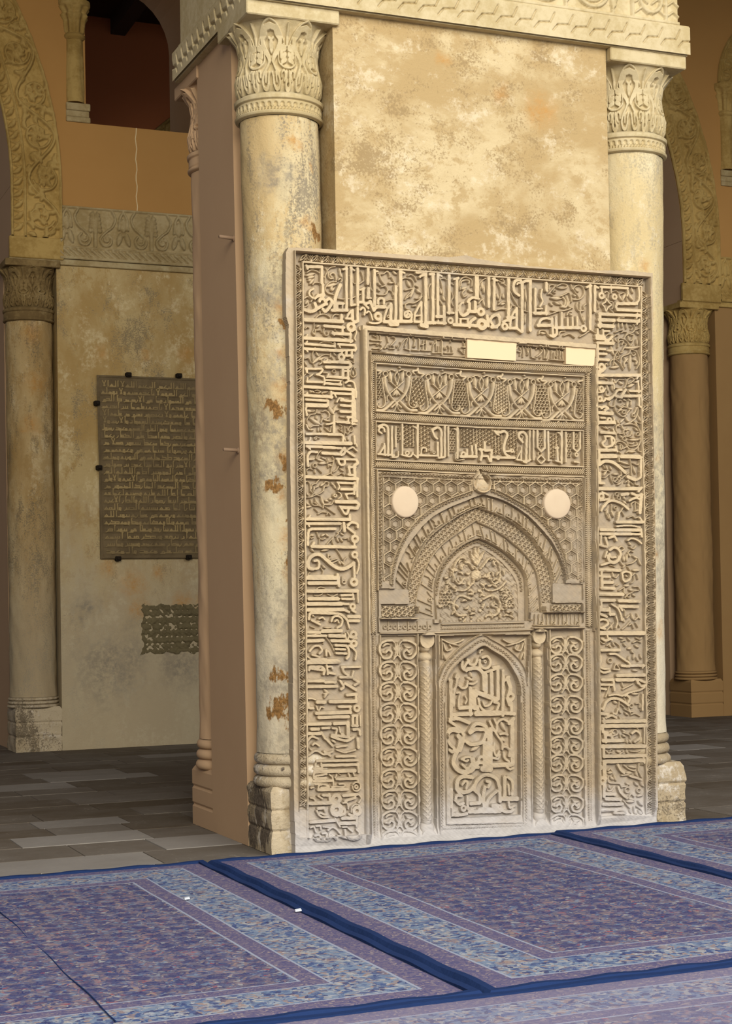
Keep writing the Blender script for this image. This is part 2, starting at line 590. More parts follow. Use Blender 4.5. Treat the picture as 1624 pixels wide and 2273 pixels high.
M['mihrab'] = stucco('mihrab_stucco', rgb(160, 142, 116), rgb(148, 134, 114), coat=rgb(190, 169, 134), pale=rgb(176, 166, 152), dust=(0.02, 0.34, rgb(178, 172, 166)))  # coat: letter wash, and raised carving paled so recess shade is painted in
M['patch'] = simple('new_plaster_patch', rgb(216, 190, 152), 0.06, 6, 0.1)
M['disc'] = simple('smooth_plaster_disc', rgb(200, 184, 156), 0.1, 9, 0.15, col2=rgb(184, 158, 130))
M['tablet'] = simple('dark_marble_tablet', rgb(112, 98, 74), 0.2, 5, 0.2)
M['letters'] = simple('tan_tablet_letters', rgb(176, 150, 98), 0.25, 6, 0.1)
M['iron'] = simple('rusty_iron', rgb(40, 32, 24), 0.3, 20, 0.4)
M['wood'] = simple('pale_wood_peg', rgb(146, 120, 96), 0.2, 20, 0.2)
M['ceil'] = simple('dark_timber_ceiling', rgb(70, 54, 38), 0.2, 4, 0.2)
M['brick'] = simple('bare_brickwork', rgb(128, 116, 84), 0.4, 34, 0.9, col2=rgb(70, 60, 42))


# ------------------------------------------------------------------ floor
def floor():
    mb_v, mb_f, cols = [], [], []
    rng = random.Random(3)
    y = -12.0
    pale = [(-.55, 1.42), (-1.02, .55), (-.35, 4.95), (-.55, 4.3), (-.42, .95), (3.0, 2.2), (4.3, 3.6), (-.2, 3.0), (2.9, .6), (5.2, 4.6)]
    dk = [(-.9, 3.2), (-.2, 2.1), (-.75, 2.4), (3.6, 1.6), (4.9, 5.5), (-.3, 6.3)]
    while y < 17:
        d = rng.choice([0.36, 0.42, 0.48])
        x = -13.0 - rng.random() * 0.5
        while x < 16:
            w = rng.uniform(0.38, 0.85)
            g = 0.002
            dz = rng.uniform(-0.003, 0.0)
            b = len(mb_v)
            x0, x1, y0, y1 = x + g, x + w - g, y + g, y + d - g
            q = 0.002
            mb_v += [(x0, y0, dz - .006), (x1, y0, dz - .006), (x1, y1, dz - .006), (x0, y1, dz - .006),
                     (x0 + q, y0 + q, dz), (x1 - q, y0 + q, dz), (x1 - q, y1 - q, dz), (x0 + q, y1 - q, dz)]
            mb_f += [(b + 4, b + 5, b + 6, b + 7)] + [(b + i, b + (i + 1) % 4, b + 4 + (i + 1) % 4, b + 4 + i) for i in range(4)]
            t = rng.gauss(0.24, 0.09)
            for (px, py) in pale:
                if x0 <= px <= x1 and y0 <= py <= y1:
                    t = 0.92
            for (px, py) in dk:
                if x0 <= px <= x1 and y0 <= py <= y1:
                    t = 0.1
            if rng.random() < 0.05:
                t = 0.75
            cols += [min(max(t, 0.02), 1)] * 8
            x += w
        y += d
    T = NT('paving_stone')
    at = T.n('ShaderNodeAttribute', attribute_name='coat')
    n1 = T.noise(3, 5, 0.65)
    n2 = T.noise(30, 4, 0.7)
    f = T.math('ADD', at.outputs['Fac'], T.math('MULTIPLY', T.math('SUBTRACT', n1, 0.5), 0.6))
    c = T.mix(T.math('MULTIPLY', f, 1.0, clamp=True), rgb(80, 69, 55), rgb(132, 126, 118))
    c = T.mix(T.math('MULTIPLY', T.ramp(T.math('ADD', n2, T.math('MULTIPLY', n1, 0.5)), 0.86, 1.0), 0.6), c, rgb(150, 140, 124))
    T.b.inputs['Roughness'].default_value = 0.8
    T.b.inputs['Specular IOR Level'].default_value = 0.2
    T.bump(n2, 0.3, 0.006)
    m = T.done(c)
    b = len(mb_v)
    mb_v += [(-14, -13, -.012), (17, -13, -.012), (17, 18, -.012), (-14, 18, -.012)]
    cols += [0.0] * 4
    mb_f.append((b, b + 1, b + 2, b + 3))
    me = mesh_np('floor', mb_v, mb_f, smooth=False, colors=np.array(cols))
    o = link('floor', me, m)
    tag(o, kind='structure')


floor()


# ------------------------------------------------------------------ piers, columns, arcades
PITCH_X, PITCH_Y = 7.18, 7.52
PX0, PX1 = -0.12, 2.36          # pier faces
PD = 1.60                       # pier depth
CR = 0.21                       # corner column radius


def lathe_relief(name, prof, cx, cy, z0, z1, mat, parent, nu=240, nv=100, carve=None, lean=(0, 0), wobble=0.0, seed=0, a0=0.0, lean0=0.0):
    """surface of revolution with carving; prof(t) -> radius, t 0..1 over z; carve = (Relief over (angle*r, height), depth)"""
    a = np.linspace(0, 2 * math.pi, nu, endpoint=False)
    t = np.linspace(0, 1, nv)
    A, Tt = np.meshgrid(a, t)
    r = np.interp(Tt, *np.array(prof).T)
    if wobble:
        r = r + wobble * wob(A * 2, Tt * (z1 - z0) * 3, 2.0, seed) + 0.35 * wobble * wob(A * 4, Tt * (z1 - z0) * 9, 3.0, seed + 2)
    if carve is not None:
        r = r + carve(A, Tt)
    z = z0 + (z1 - z0) * Tt
    # the angle 0 faces the front (-y)
    X = cx + lean[0] * (z - lean0) + r * np.sin(A + a0)
    Y = cy + lean[1] * (z - lean0) - r * np.cos(A + a0)
    V = np.stack([X, Y, z], -1).reshape(-1, 3)
    F = grid_faces(nv, nu, wrap=True)
    me = mesh_np(name, V, F)
    return link(name, me, mat, parent)


def capital_carving():
    """one eighth of the capital: a lyre of two S-shaped ribbons with palmettes between; u from palmette to palmette, v upwards"""
    r = Relief(-0.5, 0.5, 0, 1.0, 0.0065)
    h = 1.0

    def both(pts, w, w2=None, curve=True):
        p = np.array(pts, float)
        q = p.copy(); q[:, 0] *= -1
        r.line(p, w, h, curve=curve, w2=w2)
        r.line(q, w, h, curve=curve, w2=w2)
    # thin outer arch and the body of the lyre under it
    both([(0.0, 0.985), (0.16, 0.93), (0.30, 0.82), (0.40, 0.70), (0.43, 0.63)], 0.035)
    both([(0.17, 0.84), (0.27, 0.76), (0.26, 0.66), (0.17, 0.57), (0.09, 0.50), (0.055, 0.44)], 0.15, 0.10)
    both([(0.0, 0.90), (0.12, 0.875), (0.2, 0.82)], 0.09)
    # ribbons cross and end in hanging drops
    both([(0.055, 0.44), (0.10, 0.36), (0.20, 0.25), (0.26, 0.14), (0.23, 0.05), (0.145, 0.035), (0.085, 0.10), (0.07, 0.19), (0.04, 0.26)], 0.06)
    both([(0.15, 0.26), (0.165, 0.13)], 0.07, 0.045, curve=False)
    # trefoil hanging inside the lyre
    r.leaf((0, 0.56), (0, 0.76), 0.13, h, prof='flat')
    both([(0.02, 0.74), (0.07, 0.76)], 0.05, curve=False)
    # palmette between two lyres
    for sgn in (1, -1):
        c, d = 0.5 * sgn, -sgn
        r.line([(c + d * 0.0, 0.93), (c + d * 0.02, 0.66)], 0.05, h)
        r.line([(c + d * 0.055, 0.62), (c + d * 0.15, 0.60), (c + d * 0.19, 0.55)], 0.09, h, curve=True)
        r.line([(c + d * 0.055, 0.53), (c + d * 0.19, 0.50)], 0.085, h)
        r.line([(c + d * 0.055, 0.45), (c + d * 0.17, 0.42)], 0.08, h)
        r.line([(c + d * 0.0, 0.335), (c + d * 0.12, 0.345), (c + d * 0.26, 0.41), (c + d * 0.28, 0.50), (c + d * 0.24, 0.60), (c + d * 0.12, 0.67)], 0.04, h, curve=True)
        r.line([(c + d * 0.19, 0.20), (c + d * 0.18, 0.27), (c + d * 0.11, 0.29), (c + d * 0.085, 0.22), (c + d * 0.11, 0.15)], 0.05, h, curve=True)
        r.line([(c + d * 0.045, 0.28), (c + d * 0.05, 0.12)], 0.06, h)
        r.disc((c, 0.085), 0.10, h)
        r.disc((c, 0.095), 0.028, 1.0, cut=True)
        r.line([(c, 0.10), (c, 0.27)], 0.022, 1.0, cut=True)
    return r


CAPR = capital_carving()


def sample(rel, U, V):
    i = np.clip((U - rel.u0) / rel.res, 0, rel.nu - 1.001)
    j = np.clip((V - rel.v0) / rel.res, 0, rel.nv - 1.001)
    i0, j0 = i.astype(int), j.astype(int)
    fi, fj = i - i0, j - j0
    R = rel.R
    return R[j0, i0] * (1 - fi) * (1 - fj) + R[j0, i0 + 1] * fi * (1 - fj) + R[j0 + 1, i0] * (1 - fi) * fj + R[j0 + 1, i0 + 1] * fi * fj


def cap_carve(depth, a0, nf=8):
    def f(A, T):
        u = ((A - a0) / (2 * math.pi) * nf + 0.5) % 1.0 - 0.5
        return depth * (sample(CAPR, u, T) - 1.0)
    return f


def neck_carve(A, T):
    k = 40
    u = (A / (2 * math.pi) * k) % 1.0 - 0.5
    hole = np.hypot(u * 0.033 / 0.010, (T - 0.46) * 0.1 / 0.011) < 1
    u2 = (A / (2 * math.pi) * 2 * k) % 1.0 - 0.5
    hole2 = np.hypot(u2 * 0.0165 / 0.006, (T - 0.30) * 0.1 / 0.008) < 1
    return -0.012 * hole - 0.008 * hole2


def engaged_column(name, cx, cy, m_shaft, m_cap, m_base, label, z=(0.35, 0.52, 3.86, 3.98, 4.355, 4.43), lean=0.0, fine=True, base_label=None, ab=(0.29, 0.29), a0=0.0, worn=0.0, plinth=None, cap_label=None):
    """plinth, ring mouldings, shaft, neck ring, carved bell and abacus"""
    root = empty(name, (cx, cy, 0))
    tag(root, label, 'column')
    zp, zr, zs, zn, zb, za = z
    px0, px1, py0, py1 = plinth or (cx - .21, cx + .21, cy - .19, cy + .21)
    # plinth: worn courses of stone
    rng = random.Random(hash(name) % 1000 + int(cx * 10))
    nz, npx = 26, 14
    ring_v = []
    per = []
    for k in range(npx):
        per.append((px0 + (px1 - px0) * k / npx, py0))
    for k in range(npx):
        per.append((px1, py0 + (py1 - py0) * k / npx))
    for k in range(npx):
        per.append((px1 - (px1 - px0) * k / npx, py1))
    for k in range(npx):
        per.append((px0, py1 - (py1 - py0) * k / npx))
    per = np.array(per)
    cen = np.array([(px0 + px1) / 2, (py0 + py1) / 2])
    rings = []
    for j in range(nz + 1):
        t = j / nz
        zz = zp * t
        s = 1.0
        fr = (t * 3.0) % 1.0
        if min(fr, 1 - fr) < 0.06 and 0.05 < t < 0.95:
            s -= 0.035
        if t > 0.93:
            s -= 0.08 * (t - 0.93) / 0.07
        w = worn * (0.6 * np.sin(per[:, 0] * 31 + zz * 17) + 0.8 * np.sin(per[:, 1] * 23 - zz * 29 + 1) + np.sin(zz * 47 + per[:, 0] * 9))
        p = cen + (per - cen) * (s + w[:, None])
        rings.append([(a, b, zz) for a, b in p])
    mb = MB()
    mb.rings(rings)
    o = mb.build('plinth', m_base, root)
    # ring mouldings
    hz = zr - zp
    prof = []
    for k in range(61):
        t = k / 60
        fr = (t * 3) % 1.0
        prof.append((t, CR - 0.012 + 0.030 * math.sqrt(max(0, 1 - (2 * fr - 1) ** 2)) + 0.012 * (1 - t)))
    lathe_relief('base_rings', prof, cx, cy, zp - 0.01, zr, m_base, root, 96, 61, wobble=worn * 0.4, seed=cx)
    lathe_relief('shaft', [(0, CR + .006), (0.04, CR), (1, CR)], cx, cy, zr, zs, m_shaft, root, 128, 260 if fine else 120, lean=(lean, 0), lean0=zr, wobble=0.004 if fine else 0.006, seed=cx + cy)
    dx = lean * (zs - zr)
    ca = empty('capital', (cx + dx, cy, zs)) if False else None
    # neck ring
    prof = [(0, CR + .004), (0.06, CR + .022), (0.16, CR + .026), (0.24, CR + .012), (0.27, CR + .018), (0.62, CR + .018), (0.66, CR + .012), (0.72, CR + .026), (0.88, CR + .028), (1.0, CR + .006)]
    nk = lathe_relief('neck_ring', prof, cx + dx, cy, zs, zn, m_cap, root, 480 if fine else 160, 60 if fine else 30, carve=neck_carve if fine else None)
    bell = [(0, CR + .006), (0.10, CR + .020), (0.25, CR + .026), (0.45, CR + .008), (0.6, CR + .002), (0.78, CR + .014), (0.92, CR + .05), (1.0, CR + .075)]
    lathe_relief('bell', bell, cx + dx, cy, zn, zb, m_cap, root, 760 if fine else 300, 190 if fine else 90, carve=cap_carve(0.022 if fine else 0.03, a0))
    mb = MB()
    a, b = ab
    mb.box(cx + dx - a, cx + dx + a, cy - b, cy + b, zb - .004, za, 0.006)
    mb.build('abacus', m_cap, root)
    return root


def pier_core(ox, oy, mats, h=4.43, flare=0.03, niche=0.0):
    """plan: a block with notched corners for the columns; faces: 0 front plaster, 1 sides"""
    x0, x1 = ox + PX0, ox + PX1
    n = 0.39
    yb, yf = oy + PD, oy + 0.016
    poly = [(x0 + n, yf), (x1 - n - .05, yf), (x1 - n - .05, yf + 0.46), (x1, yf + 0.46), (x1, yb - 0.46), (x1 - n, yb - 0.46), (x1 - n, yb), (x0 + n, yb), (x0 + n, yb - 0.44), (x0, yb - 0.44), (x0, yf + 0.46), (x0 + n, yf + 0.46)]
    nz = 40
    V, F, MI = [], [], []
    k = len(poly)
    for j in range(nz + 1):
        z = h * j / nz
        for (a, b) in poly:
            s = -flare * z / h if a < (x0 + x1) / 2 else flare * z / h
            V.append((a + s * (1 if abs(a - x0) < .01 or abs(a - x1) < .01 else 0), b + (0.106 if niche and z < niche and abs(b - yf) < .01 else 0), z))
    for j in range(nz):
        for i in range(k):
            i2 = (i + 1) % k
            F.append((j * k + i, j * k + i2, (j + 1) * k + i2, (j + 1) * k + i))
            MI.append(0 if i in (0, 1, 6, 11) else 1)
    me = mesh_np('core', V, F, smooth=False, mats=MI)
    return me


def fret_band(rel, u0, u1, v0, v1, step, w, h):
    """stepped Z fret, cut as thin grooves"""
    x = u0
    vm = (v0 + v1) / 2
    while x < u1:
        rel.line([(x, v0 + .1 * (v1 - v0)), (x + .22 * step, vm - .05 * (v1 - v0)), (x + .8 * step, vm + .05 * (v1 - v0)), (x + step, v1 - .1 * (v1 - v0))], w, h, cut=True)
        x += step


def arcade(oy, name, zb, fm, sm, ks, box_ks, ztop=9.5, label=None):
    """one wall of the arcade: arches between piers, a window over each pier; wall 1.28 m thick"""
    y0, y1 = oy, oy + 1.28
    xl, xr = -6.0, 15.8
    HS, R, SP = 2.33, 3.4, 5.2
    V, F, MI = [], [], []

    def quad(a, b, c, d, m):
        n = len(V)
        V.extend([a, b, c, d])
        F.append((n, n + 1, n + 2, n + 3))
        MI.append(m)

    def intr(x):
        """bottom of the wall at x (arch intrados or pier top)"""
        for k in range(-1, 3):
            c = (k - 1) * PITCH_X + 2.38 + HS
            d = abs(x - c)
            if d <= HS:
                q = (d + (R - HS)) / R
                return SP + R * math.sqrt(max(0.0, 1 - q * q)), True
        return zb, False

    xs = set([xl, xr])
    for k in range(-1, 3):
        c = (k - 1) * PITCH_X + 2.38 + HS
        for t in np.linspace(0, 1, 25):
            th = math.acos((R - HS) / R) * (1 - t)
            d = R * math.cos(th) - (R - HS)
            xs.add(c + d); xs.add(c - d)
    wins = []
    for k in (-1, 0, 1):
        wc = k * PITCH_X + 1.13
        wins.append(wc)
        for t in np.linspace(0, math.pi, 17):
            xs.add(wc - 0.57 * math.cos(t))
    xs = sorted(x for x in xs if xl <= x <= xr)
    xs = [x for i, x in enumerate(xs) if i == 0 or x - xs[i - 1] > 1e-5]

    def wtop(x):
        for wc in wins:
            if abs(x - wc) <= 0.5701:
                return 7.0 + 0.62 * math.sqrt(max(0, 1 - ((x - wc) / 0.57) ** 2))
        return None
    SILL = 5.85
    for a, b in zip(xs[:-1], xs[1:]):
        mid = (a + b) / 2
        za, zc = intr(a + 1e-6)[0], intr(b - 1e-6)[0]
        arch = intr(mid)[1]
        if not arch:
            za = zc = zb
        spans = [((za, zc), (ztop, ztop))]
        if wtop(mid) is not None and not arch:
            wa = wtop(a + 1e-6) or 7.0
            wb = wtop(b - 1e-6) or 7.0
            spans = [((za, zc), (SILL, SILL)), ((wa, wb), (ztop, ztop))]
            quad((a, y0, SILL), (b, y0, SILL), (b, y1, SILL), (a, y1, SILL), 1)
            quad((a, y0, wa), (a, y1, wa), (b, y1, wb), (b, y0, wb), 1)
        for (p, q), (r, s) in spans:
            quad((a, y0, p), (b, y0, q), (b, y0, s), (a, y0, r), 0)
            quad((b, y1, q), (a, y1, p), (a, y1, r), (b, y1, s), 0)
        quad((a, y0, za), (a, y1, za), (b, y1, zc), (b, y0, zc), 1)
    for wc in wins:
        for s in (-1, 1):
            x = wc + s * 0.57
            p = [(x, y0, SILL), (x, y1, SILL), (x, y1, 7.0), (x, y0, 7.0)]
            quad(*(p if s > 0 else p[::-1]), 1)
    for k in range(-1, 3):
        c = (k - 1) * PITCH_X + 2.38 + HS
        for s in (-1, 1):
            x = c + s * HS
            p = [(x, y0, zb), (x, y1, zb), (x, y1, SP), (x, y0, SP)]
            quad(*(p if s > 0 else p[::-1]), 1)
    me = mesh_np(name, V, F, smooth=False, mats=MI)
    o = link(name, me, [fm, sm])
    tag(o, kind='structure')
    # plain supporting piers that stand outside the picture
    mb = MB()
    for k in box_ks:
        mb.box(k * PITCH_X + PX0, min(k * PITCH_X + PX1, 15.8), oy + .03, oy + PD, 0, zb)
    if box_ks:
        mb.build('pier_block', sm, o)
    return o


def vine_relief(length, width, seed, res=0.0065, inner=0.13):
    r = Relief(0, length, 0, width, res)
    rng = random.Random(seed)
    h = 0.040
    r.line([(0, 0.012), (length, 0.012)], 0.02, h)
    r.line([(0, inner), (length, inner)], 0.018, h)
    r.line([(0, width - 0.014), (length, width - 0.014)], 0.022, h * 1.1)
    # narrow inner border of leaf buds
    x = 0.05
    while x < length:
        r.leaf((x, 0.03), (x + 0.075, inner - 0.02), 0.042, h * 0.8, 0.1)
        r.line([(x + 0.08, 0.03), (x + 0.05, inner - 0.02)], 0.012, h * .7)
        x += 0.105
    # running vine with curled shoots
    c = (inner + width) / 2
    A = (width - inner) / 2 - 0.035
    P = 0.72
    s = np.arange(0, length, 0.02)
    r.line(np.c_[s, c + A * np.sin(2 * math.pi * s / P)], 0.026, h * 1.1, 'round')
    k = 0
    while k * P / 2 < length:
        s0 = k * P / 2 + 0.02
        sg = 1 if k % 2 == 0 else -1
        cc = (s0 + P * 0.24, c - sg * A * 0.18)
        r.spiral(cc, 0.125, 0.028, (math.pi if sg > 0 else -math.pi) * 0.6, 1.4 * sg, 0.02, h, 'round')
        for q in range(7):
            a = q / 7 * 2 * math.pi + rng.random()
            r.leaf((cc[0] + .02 * math.cos(a), cc[1] + .02 * math.sin(a)), (cc[0] + .085 * math.cos(a), cc[1] + .085 * math.sin(a)), 0.042, h * 1.0, 0.15)
        for q in range(11):
            a = rng.uniform(0, 6.28)
            px, pv = s0 + rng.uniform(-.1, .45), c + rng.uniform(-1, 1) * A * 1.05
            r.leaf((px, pv), (px + .08 * math.cos(a), pv + .08 * math.sin(a)), 0.045, h * 0.95, 0.25)
            r.disc((px, pv), 0.018, h, 'round')
        k += 1
    U, Vv = np.meshgrid(r.u, r.v)
    r.R += 0.006 * wob(U, Vv, 22, seed)
    return r


VINE = vine_relief(4.55, 0.47, 7)


def arch_band(oy, xe, side, label, mat, group=None, smax=4.5, base=4.74):
    """carved band that follows one half of an arch; side = +1: right half (xe is its right springing)"""
    R, SP = 3.4, 5.2
    st = SP - base

    def to3d(U, V, H):
        th = np.maximum(U - st, 0) / R
        zz = np.where(U < st, base + U, SP + R * np.sin(th))
        xx = np.where(U < st, 0.0, R * np.cos(th) - R)
        nx, nz = np.cos(th), np.sin(th)
        t = V - 0.004
        X = xe + side * (xx + t * nx)
        Z = zz + t * nz
        return X, oy - 0.012 - H, Z
    sub = VINE
    root = empty('arch_band', (xe, oy, base))
    tag(root, label, 'arch band', group)
    o = relief_wall('carved_band', sub, mat, to3d, root)
    # reveal strip joining the band to the arch edge and the impost moulding under its foot
    mb = MB()
    mb.box(min(xe - side * .02, xe + side * .475), max(xe - side * .02, xe + side * .475), oy - .03, oy + .02, base - .20, base, 0.008)
    mb.build('impost_moulding', mat, root)
    return root


def palmette_frieze(u0, u1, height, seed=0, res=0.0055, period=0.53):
    """band of tall leaves between S-scrolls over a twisted rope"""
    r = Relief(u0, u1, 0, height, res)
    h = 0.03
    rope = 0.115
    r.line([(u0, 0.012), (u1, 0.012)], 0.026, h)
    r.line([(u0, rope), (u1, rope)], 0.014, h * 0.6)
    r.line([(u0, height - 0.01), (u1, height - 0.01)], 0.02, h * .8)
    x = u0 - 0.1
    while x < u1:
        r.line([(x, 0.095), (x + 0.03, 0.075), (x + 0.055, 0.05), (x + 0.09, 0.03)], 0.026, h * 0.8, 'round', curve=True)
        x += 0.066
    k = 0
    b = rope + 0.02
    H = height - b - 0.02
    x = u0 - period * 0.38
    while x < u1 + period:
        def P(pts):
            return [(x + a * period, b + c * H) for a, c in pts]
        # tall leaf
        for sg in (-1, 1):
            r.leaf((x, b + .30 * H), (x + sg * .02, b + .97 * H), 0.05, h)
            for q in range(5):
                r.disc((x + sg * (0.045 - 0.004 * q), b + (0.42 + q * 0.11) * H), 0.022, h * .95, 'round')
            r.line(P([(sg * .30, .98), (sg * .36, .78), (sg * .30, .55), (sg * .20, .42), (sg * .09, .22), (sg * .14, .04), (sg * .25, .05), (sg * .29, .22), (sg * .24, .34)]), 0.020, h, 'flat', curve=True)
            r.spiral((x + sg * .20 * period, b + .20 * H), 0.035, 0.01, 0.5, 1.2 * sg, 0.016, h)
            r.disc((x + sg * .20 * period, b + .2 * H), 0.017, h, 'round')
            r.line(P([(sg * .5, .98), (sg * .44, .8), (sg * .42, .5)]), 0.022, h, curve=True)
            r.leaf(P([(sg * .40, .08)])[0], P([(sg * .46, .42)])[0], 0.05, h)
        r.line(P([(0, 0), (0, .4)]), 0.03, h)
        # small leaf between
        xx = x + period / 2
        r.leaf((xx, b + .45 * H), (xx, b + .8 * H), 0.07, h)
        for q in range(3):
            r.disc((xx - .03 + .03 * q, b + .35 * H), 0.02, h, 'round')
        x += period
        k += 1
    U, Vv = np.meshgrid(r.u, r.v)
    r.R += 0.003 * wob(U, Vv, 25, seed)
    return r


# --- ceiling and the row behind the camera side are part of the room
mb = MB()
mb.box(-6.5, 22, -0.3, 18, 9.5, 9.7)
for _k in range(34):
    mb.box(-6.5 + _k * 0.82, -6.3 + _k * 0.82, -0.3, 18, 9.28, 9.5)
tag(mb.build('ceiling', M['ceil']), kind='structure')
mb = MB()
mb.box(-6.5, 22, 17.6, 17.9, -0.01, 9.5)
tag(mb.build('wall_rear', M['red']), kind='structure')

arcade(0.0, 'wall_front', 4.43, M['stucco'], M['brown'], [0], [-1, 1, 2])
arcade(PITCH_Y, 'wall_back', 4.53, M['orange'], M['brown'], [0, 1], [-1, 2])
arcade(2 * PITCH_Y, 'wall_far', 4.53, M['red'], M['brown'], [], [-1, 0, 1, 2])

# --- front pier
pier = empty('pier', (1.12, 0.8, 0))
tag(pier, 'massive plastered pier carrying the carved prayer niche, brown painted flank on its left', 'pier')
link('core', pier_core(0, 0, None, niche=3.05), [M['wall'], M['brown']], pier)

engaged_column('engaged_column', 0.09, 0.25, M['col_l'], M['stucco'], M['stone_base'],
               'stained cream corner column with brown damage patches, left of the carved niche', lean=-0.014, ab=(0.255, 0.27), a0=0.30, worn=0.010,
               plinth=(-.12, .30, .07, .48))
engaged_column('engaged_column', 2.11, 0.25, M['col_r'], M['stucco'], M['stone_base'],
               'pale corner column with carved leaf capital, right of the carved niche', lean=0.020, ab=(0.25, 0.28), a0=0.36, worn=0.012,
               plinth=(1.93, 2.36, .05, .48))
engaged_column('engaged_column', 0.09, 1.38, M['brown'], M['brown'], M['brown'],
               'brown painted column at the rear left corner of the niche pier', fine=False, ab=(0.25, 0.25), plinth=(-.12, .30, 1.16, 1.6))


def impost(parent):
    # front: stepped fret band below, scroll frieze above
    f = Relief(-0.20, 2.44, 0, 0.17, 0.004)
    f.R[:] = 0.02
    f.line([(-.2, .165), (2.44, .165)], .008, .012, cut=True)
    x = -0.19
    while x < 2.40:
        f.line([(x, .036), (x + .03, .072), (x + .10, .080), (x + .128, .135)], .0085, .016, cut=True)
        x += 0.116
    relief_wall('fret_band', f, M['stucco'], lambda U, V, H: (U, -0.035 - H, 4.43 + V + 0.012 * (U - 1.1) * 0), parent)
    g = Relief(-0.17, 2.385, 0, 0.47, 0.005)
    h = 0.022
    g.line([(-.17, .012), (2.385, .012)], .02, h)
    g.line([(-.17, .46), (2.385, .46)], .02, h)
    for xx in (2.08, 2.30, -.08, .12):
        g.line([(xx, .02), (xx, .46)], .018, h)
    x = 0.32
    k = 0
    while x < 2.0:
        sg = 1 if k % 2 else -1
        c = (x, .15)
        g.ring(c, .105, .02, h)
        g.ring(c, .075, .012, h * .8)
        g.spiral(c, .06, .015, 1.5, 1.1 * sg, .022, h)
        g.disc((c[0] + .015, c[1] - .02), .022, h * .9)
        g.leaf((x + .13, .05), (x + .155, .2), .05, h)
        for q in range(4):
            g.disc((x + .13 + .012 * (q % 2), .03 + .04 * q), .012, h)
        g.ring((x + .15, .33), .10, .02, h)
        g.spiral((x + .15, .33), .07, .015, .3, 1.2 * sg, .022, h)
        g.leaf((x, .28), (x + .02, .43), .06, h)
        x += 0.30
        k += 1
    for q, xx in enumerate((2.14, 2.25, 0.0, -.12, 2.35)):
        for zz in np.arange(.05, .45, .06):
            g.line([(xx - .04, zz), (xx, zz + .03), (xx + .04, zz)], .012, h * .8)
    g.ring((2.2, .13), .07, .02, h)
    relief_wall('scroll_frieze', g, M['stucco'], lambda U, V, H: (U, -0.012 - H, 4.60 + V), parent)
    s = Relief(-0.03, 1.50, 0, 0.17, 0.006)
    s.R[:] = .02
    x = 0.0
    while x < 1.45:
        s.line([(x, .036), (x + .03, .072), (x + .10, .080), (x + .128, .135)], .016, .018, cut=True)
        x += .116
    relief_wall('flank_fret_band', s, M['stucco'], lambda U, V, H: (-0.185 - H, U, 4.43 + V), parent)
    s = Relief(-0.0, 1.45, 0, 0.47, 0.006)
    s.line([(0, .012), (1.45, .012)], .02, h)
    s.line([(0, .03), (1.45, .03)], .006, h)
    U, V = np.meshgrid(s.u, s.v)
    s.R += 0.003 * wob(U, V, 18, 3)
    relief_wall('flank_frieze', s, M['stucco'], lambda U, V, H: (-0.160 - H, U, 4.60 + V), parent)
    mb = MB()
    mb.box(-.19, 2.43, -.036, 1.50, 4.425, 4.602)
    mb.box(-.165, 2.38, -.013, 1.45, 4.60, 5.07)
    mb.build('impost_block', M['stucco'], parent)


imp = empty('impost_frieze', (1.12, 0, 4.43))
tag(imp, 'pale stucco cornice with stepped fret and scrolls on top of the niche pier', 'frieze')
impost(imp)


def peg(x, y, z, label):
    r = empty('peg', (x, y, z))
    tag(r, label, 'peg', None)
    mb = MB()
    mb.tube([(x + .03, y, z), (x - .03, y - .005, z + .002), (x - .085, y - .01, z + .004)], [.012, .010, .009])
    mb.build('shank', M['wood'], r, True)
    mb = MB()
    mb.tube([(x + .035, y, z), (x - .006, y, z)], [.019, .017])
    mb.build('collar', M['wood'], r, True)


peg(-0.142, 0.50, 3.29, 'small peg sticking out of the brown flank, high beside the upper shaft')
peg(-0.136, 0.50, 2.135, 'small peg sticking out of the brown flank, lower of the two, level with the tablet')

# --- back left pier
OY = PITCH_Y
p2 = empty('pier', (1.12, OY + .8, 0))
tag(p2, 'old plastered pier behind on the left, holding the dark inscribed tablet', 'pier')
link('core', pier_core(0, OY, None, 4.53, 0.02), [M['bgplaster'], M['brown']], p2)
BZ = (0.41, 0.50, 3.97, 4.10, 4.47, 4.53)
engaged_column('engaged_column', 0.05, OY + .22, M['bgcol'], M['sooty'], M['stone_base'],
               'weathered blotchy column at the left corner of the pier with the tablet', z=BZ, fine=False, ab=(0.25, 0.25), worn=0.012, plinth=(-.15, .27, OY + .02, OY + .46))
engaged_column('engaged_column', 0.05, OY + 1.38, M['brown'], M['brown'], M['brown'], 'brown column at the rear left corner of the tablet pier', z=BZ, fine=False, ab=(0.25, 0.25), plinth=(-.12, .30, OY + 1.16, OY + 1.6))
fr = empty('palmette_frieze', (1.1, OY, 4.56))
tag(fr, 'grey stucco frieze of tall leaves and scrolls over a rope moulding above the tablet', 'frieze')
relief_wall('carved_frieze', palmette_frieze(0.30, 1.90, 0.50, 3), M['greystucco'], lambda U, V, H: (U, OY - 0.010 - H, 4.555 + V), fr)
mb = MB()
mb.box(-.16, 2.38, OY - .012, OY + .1, 4.50, 4.56, 0.006)
mb.build('lower_moulding', M['greystucco'], fr)

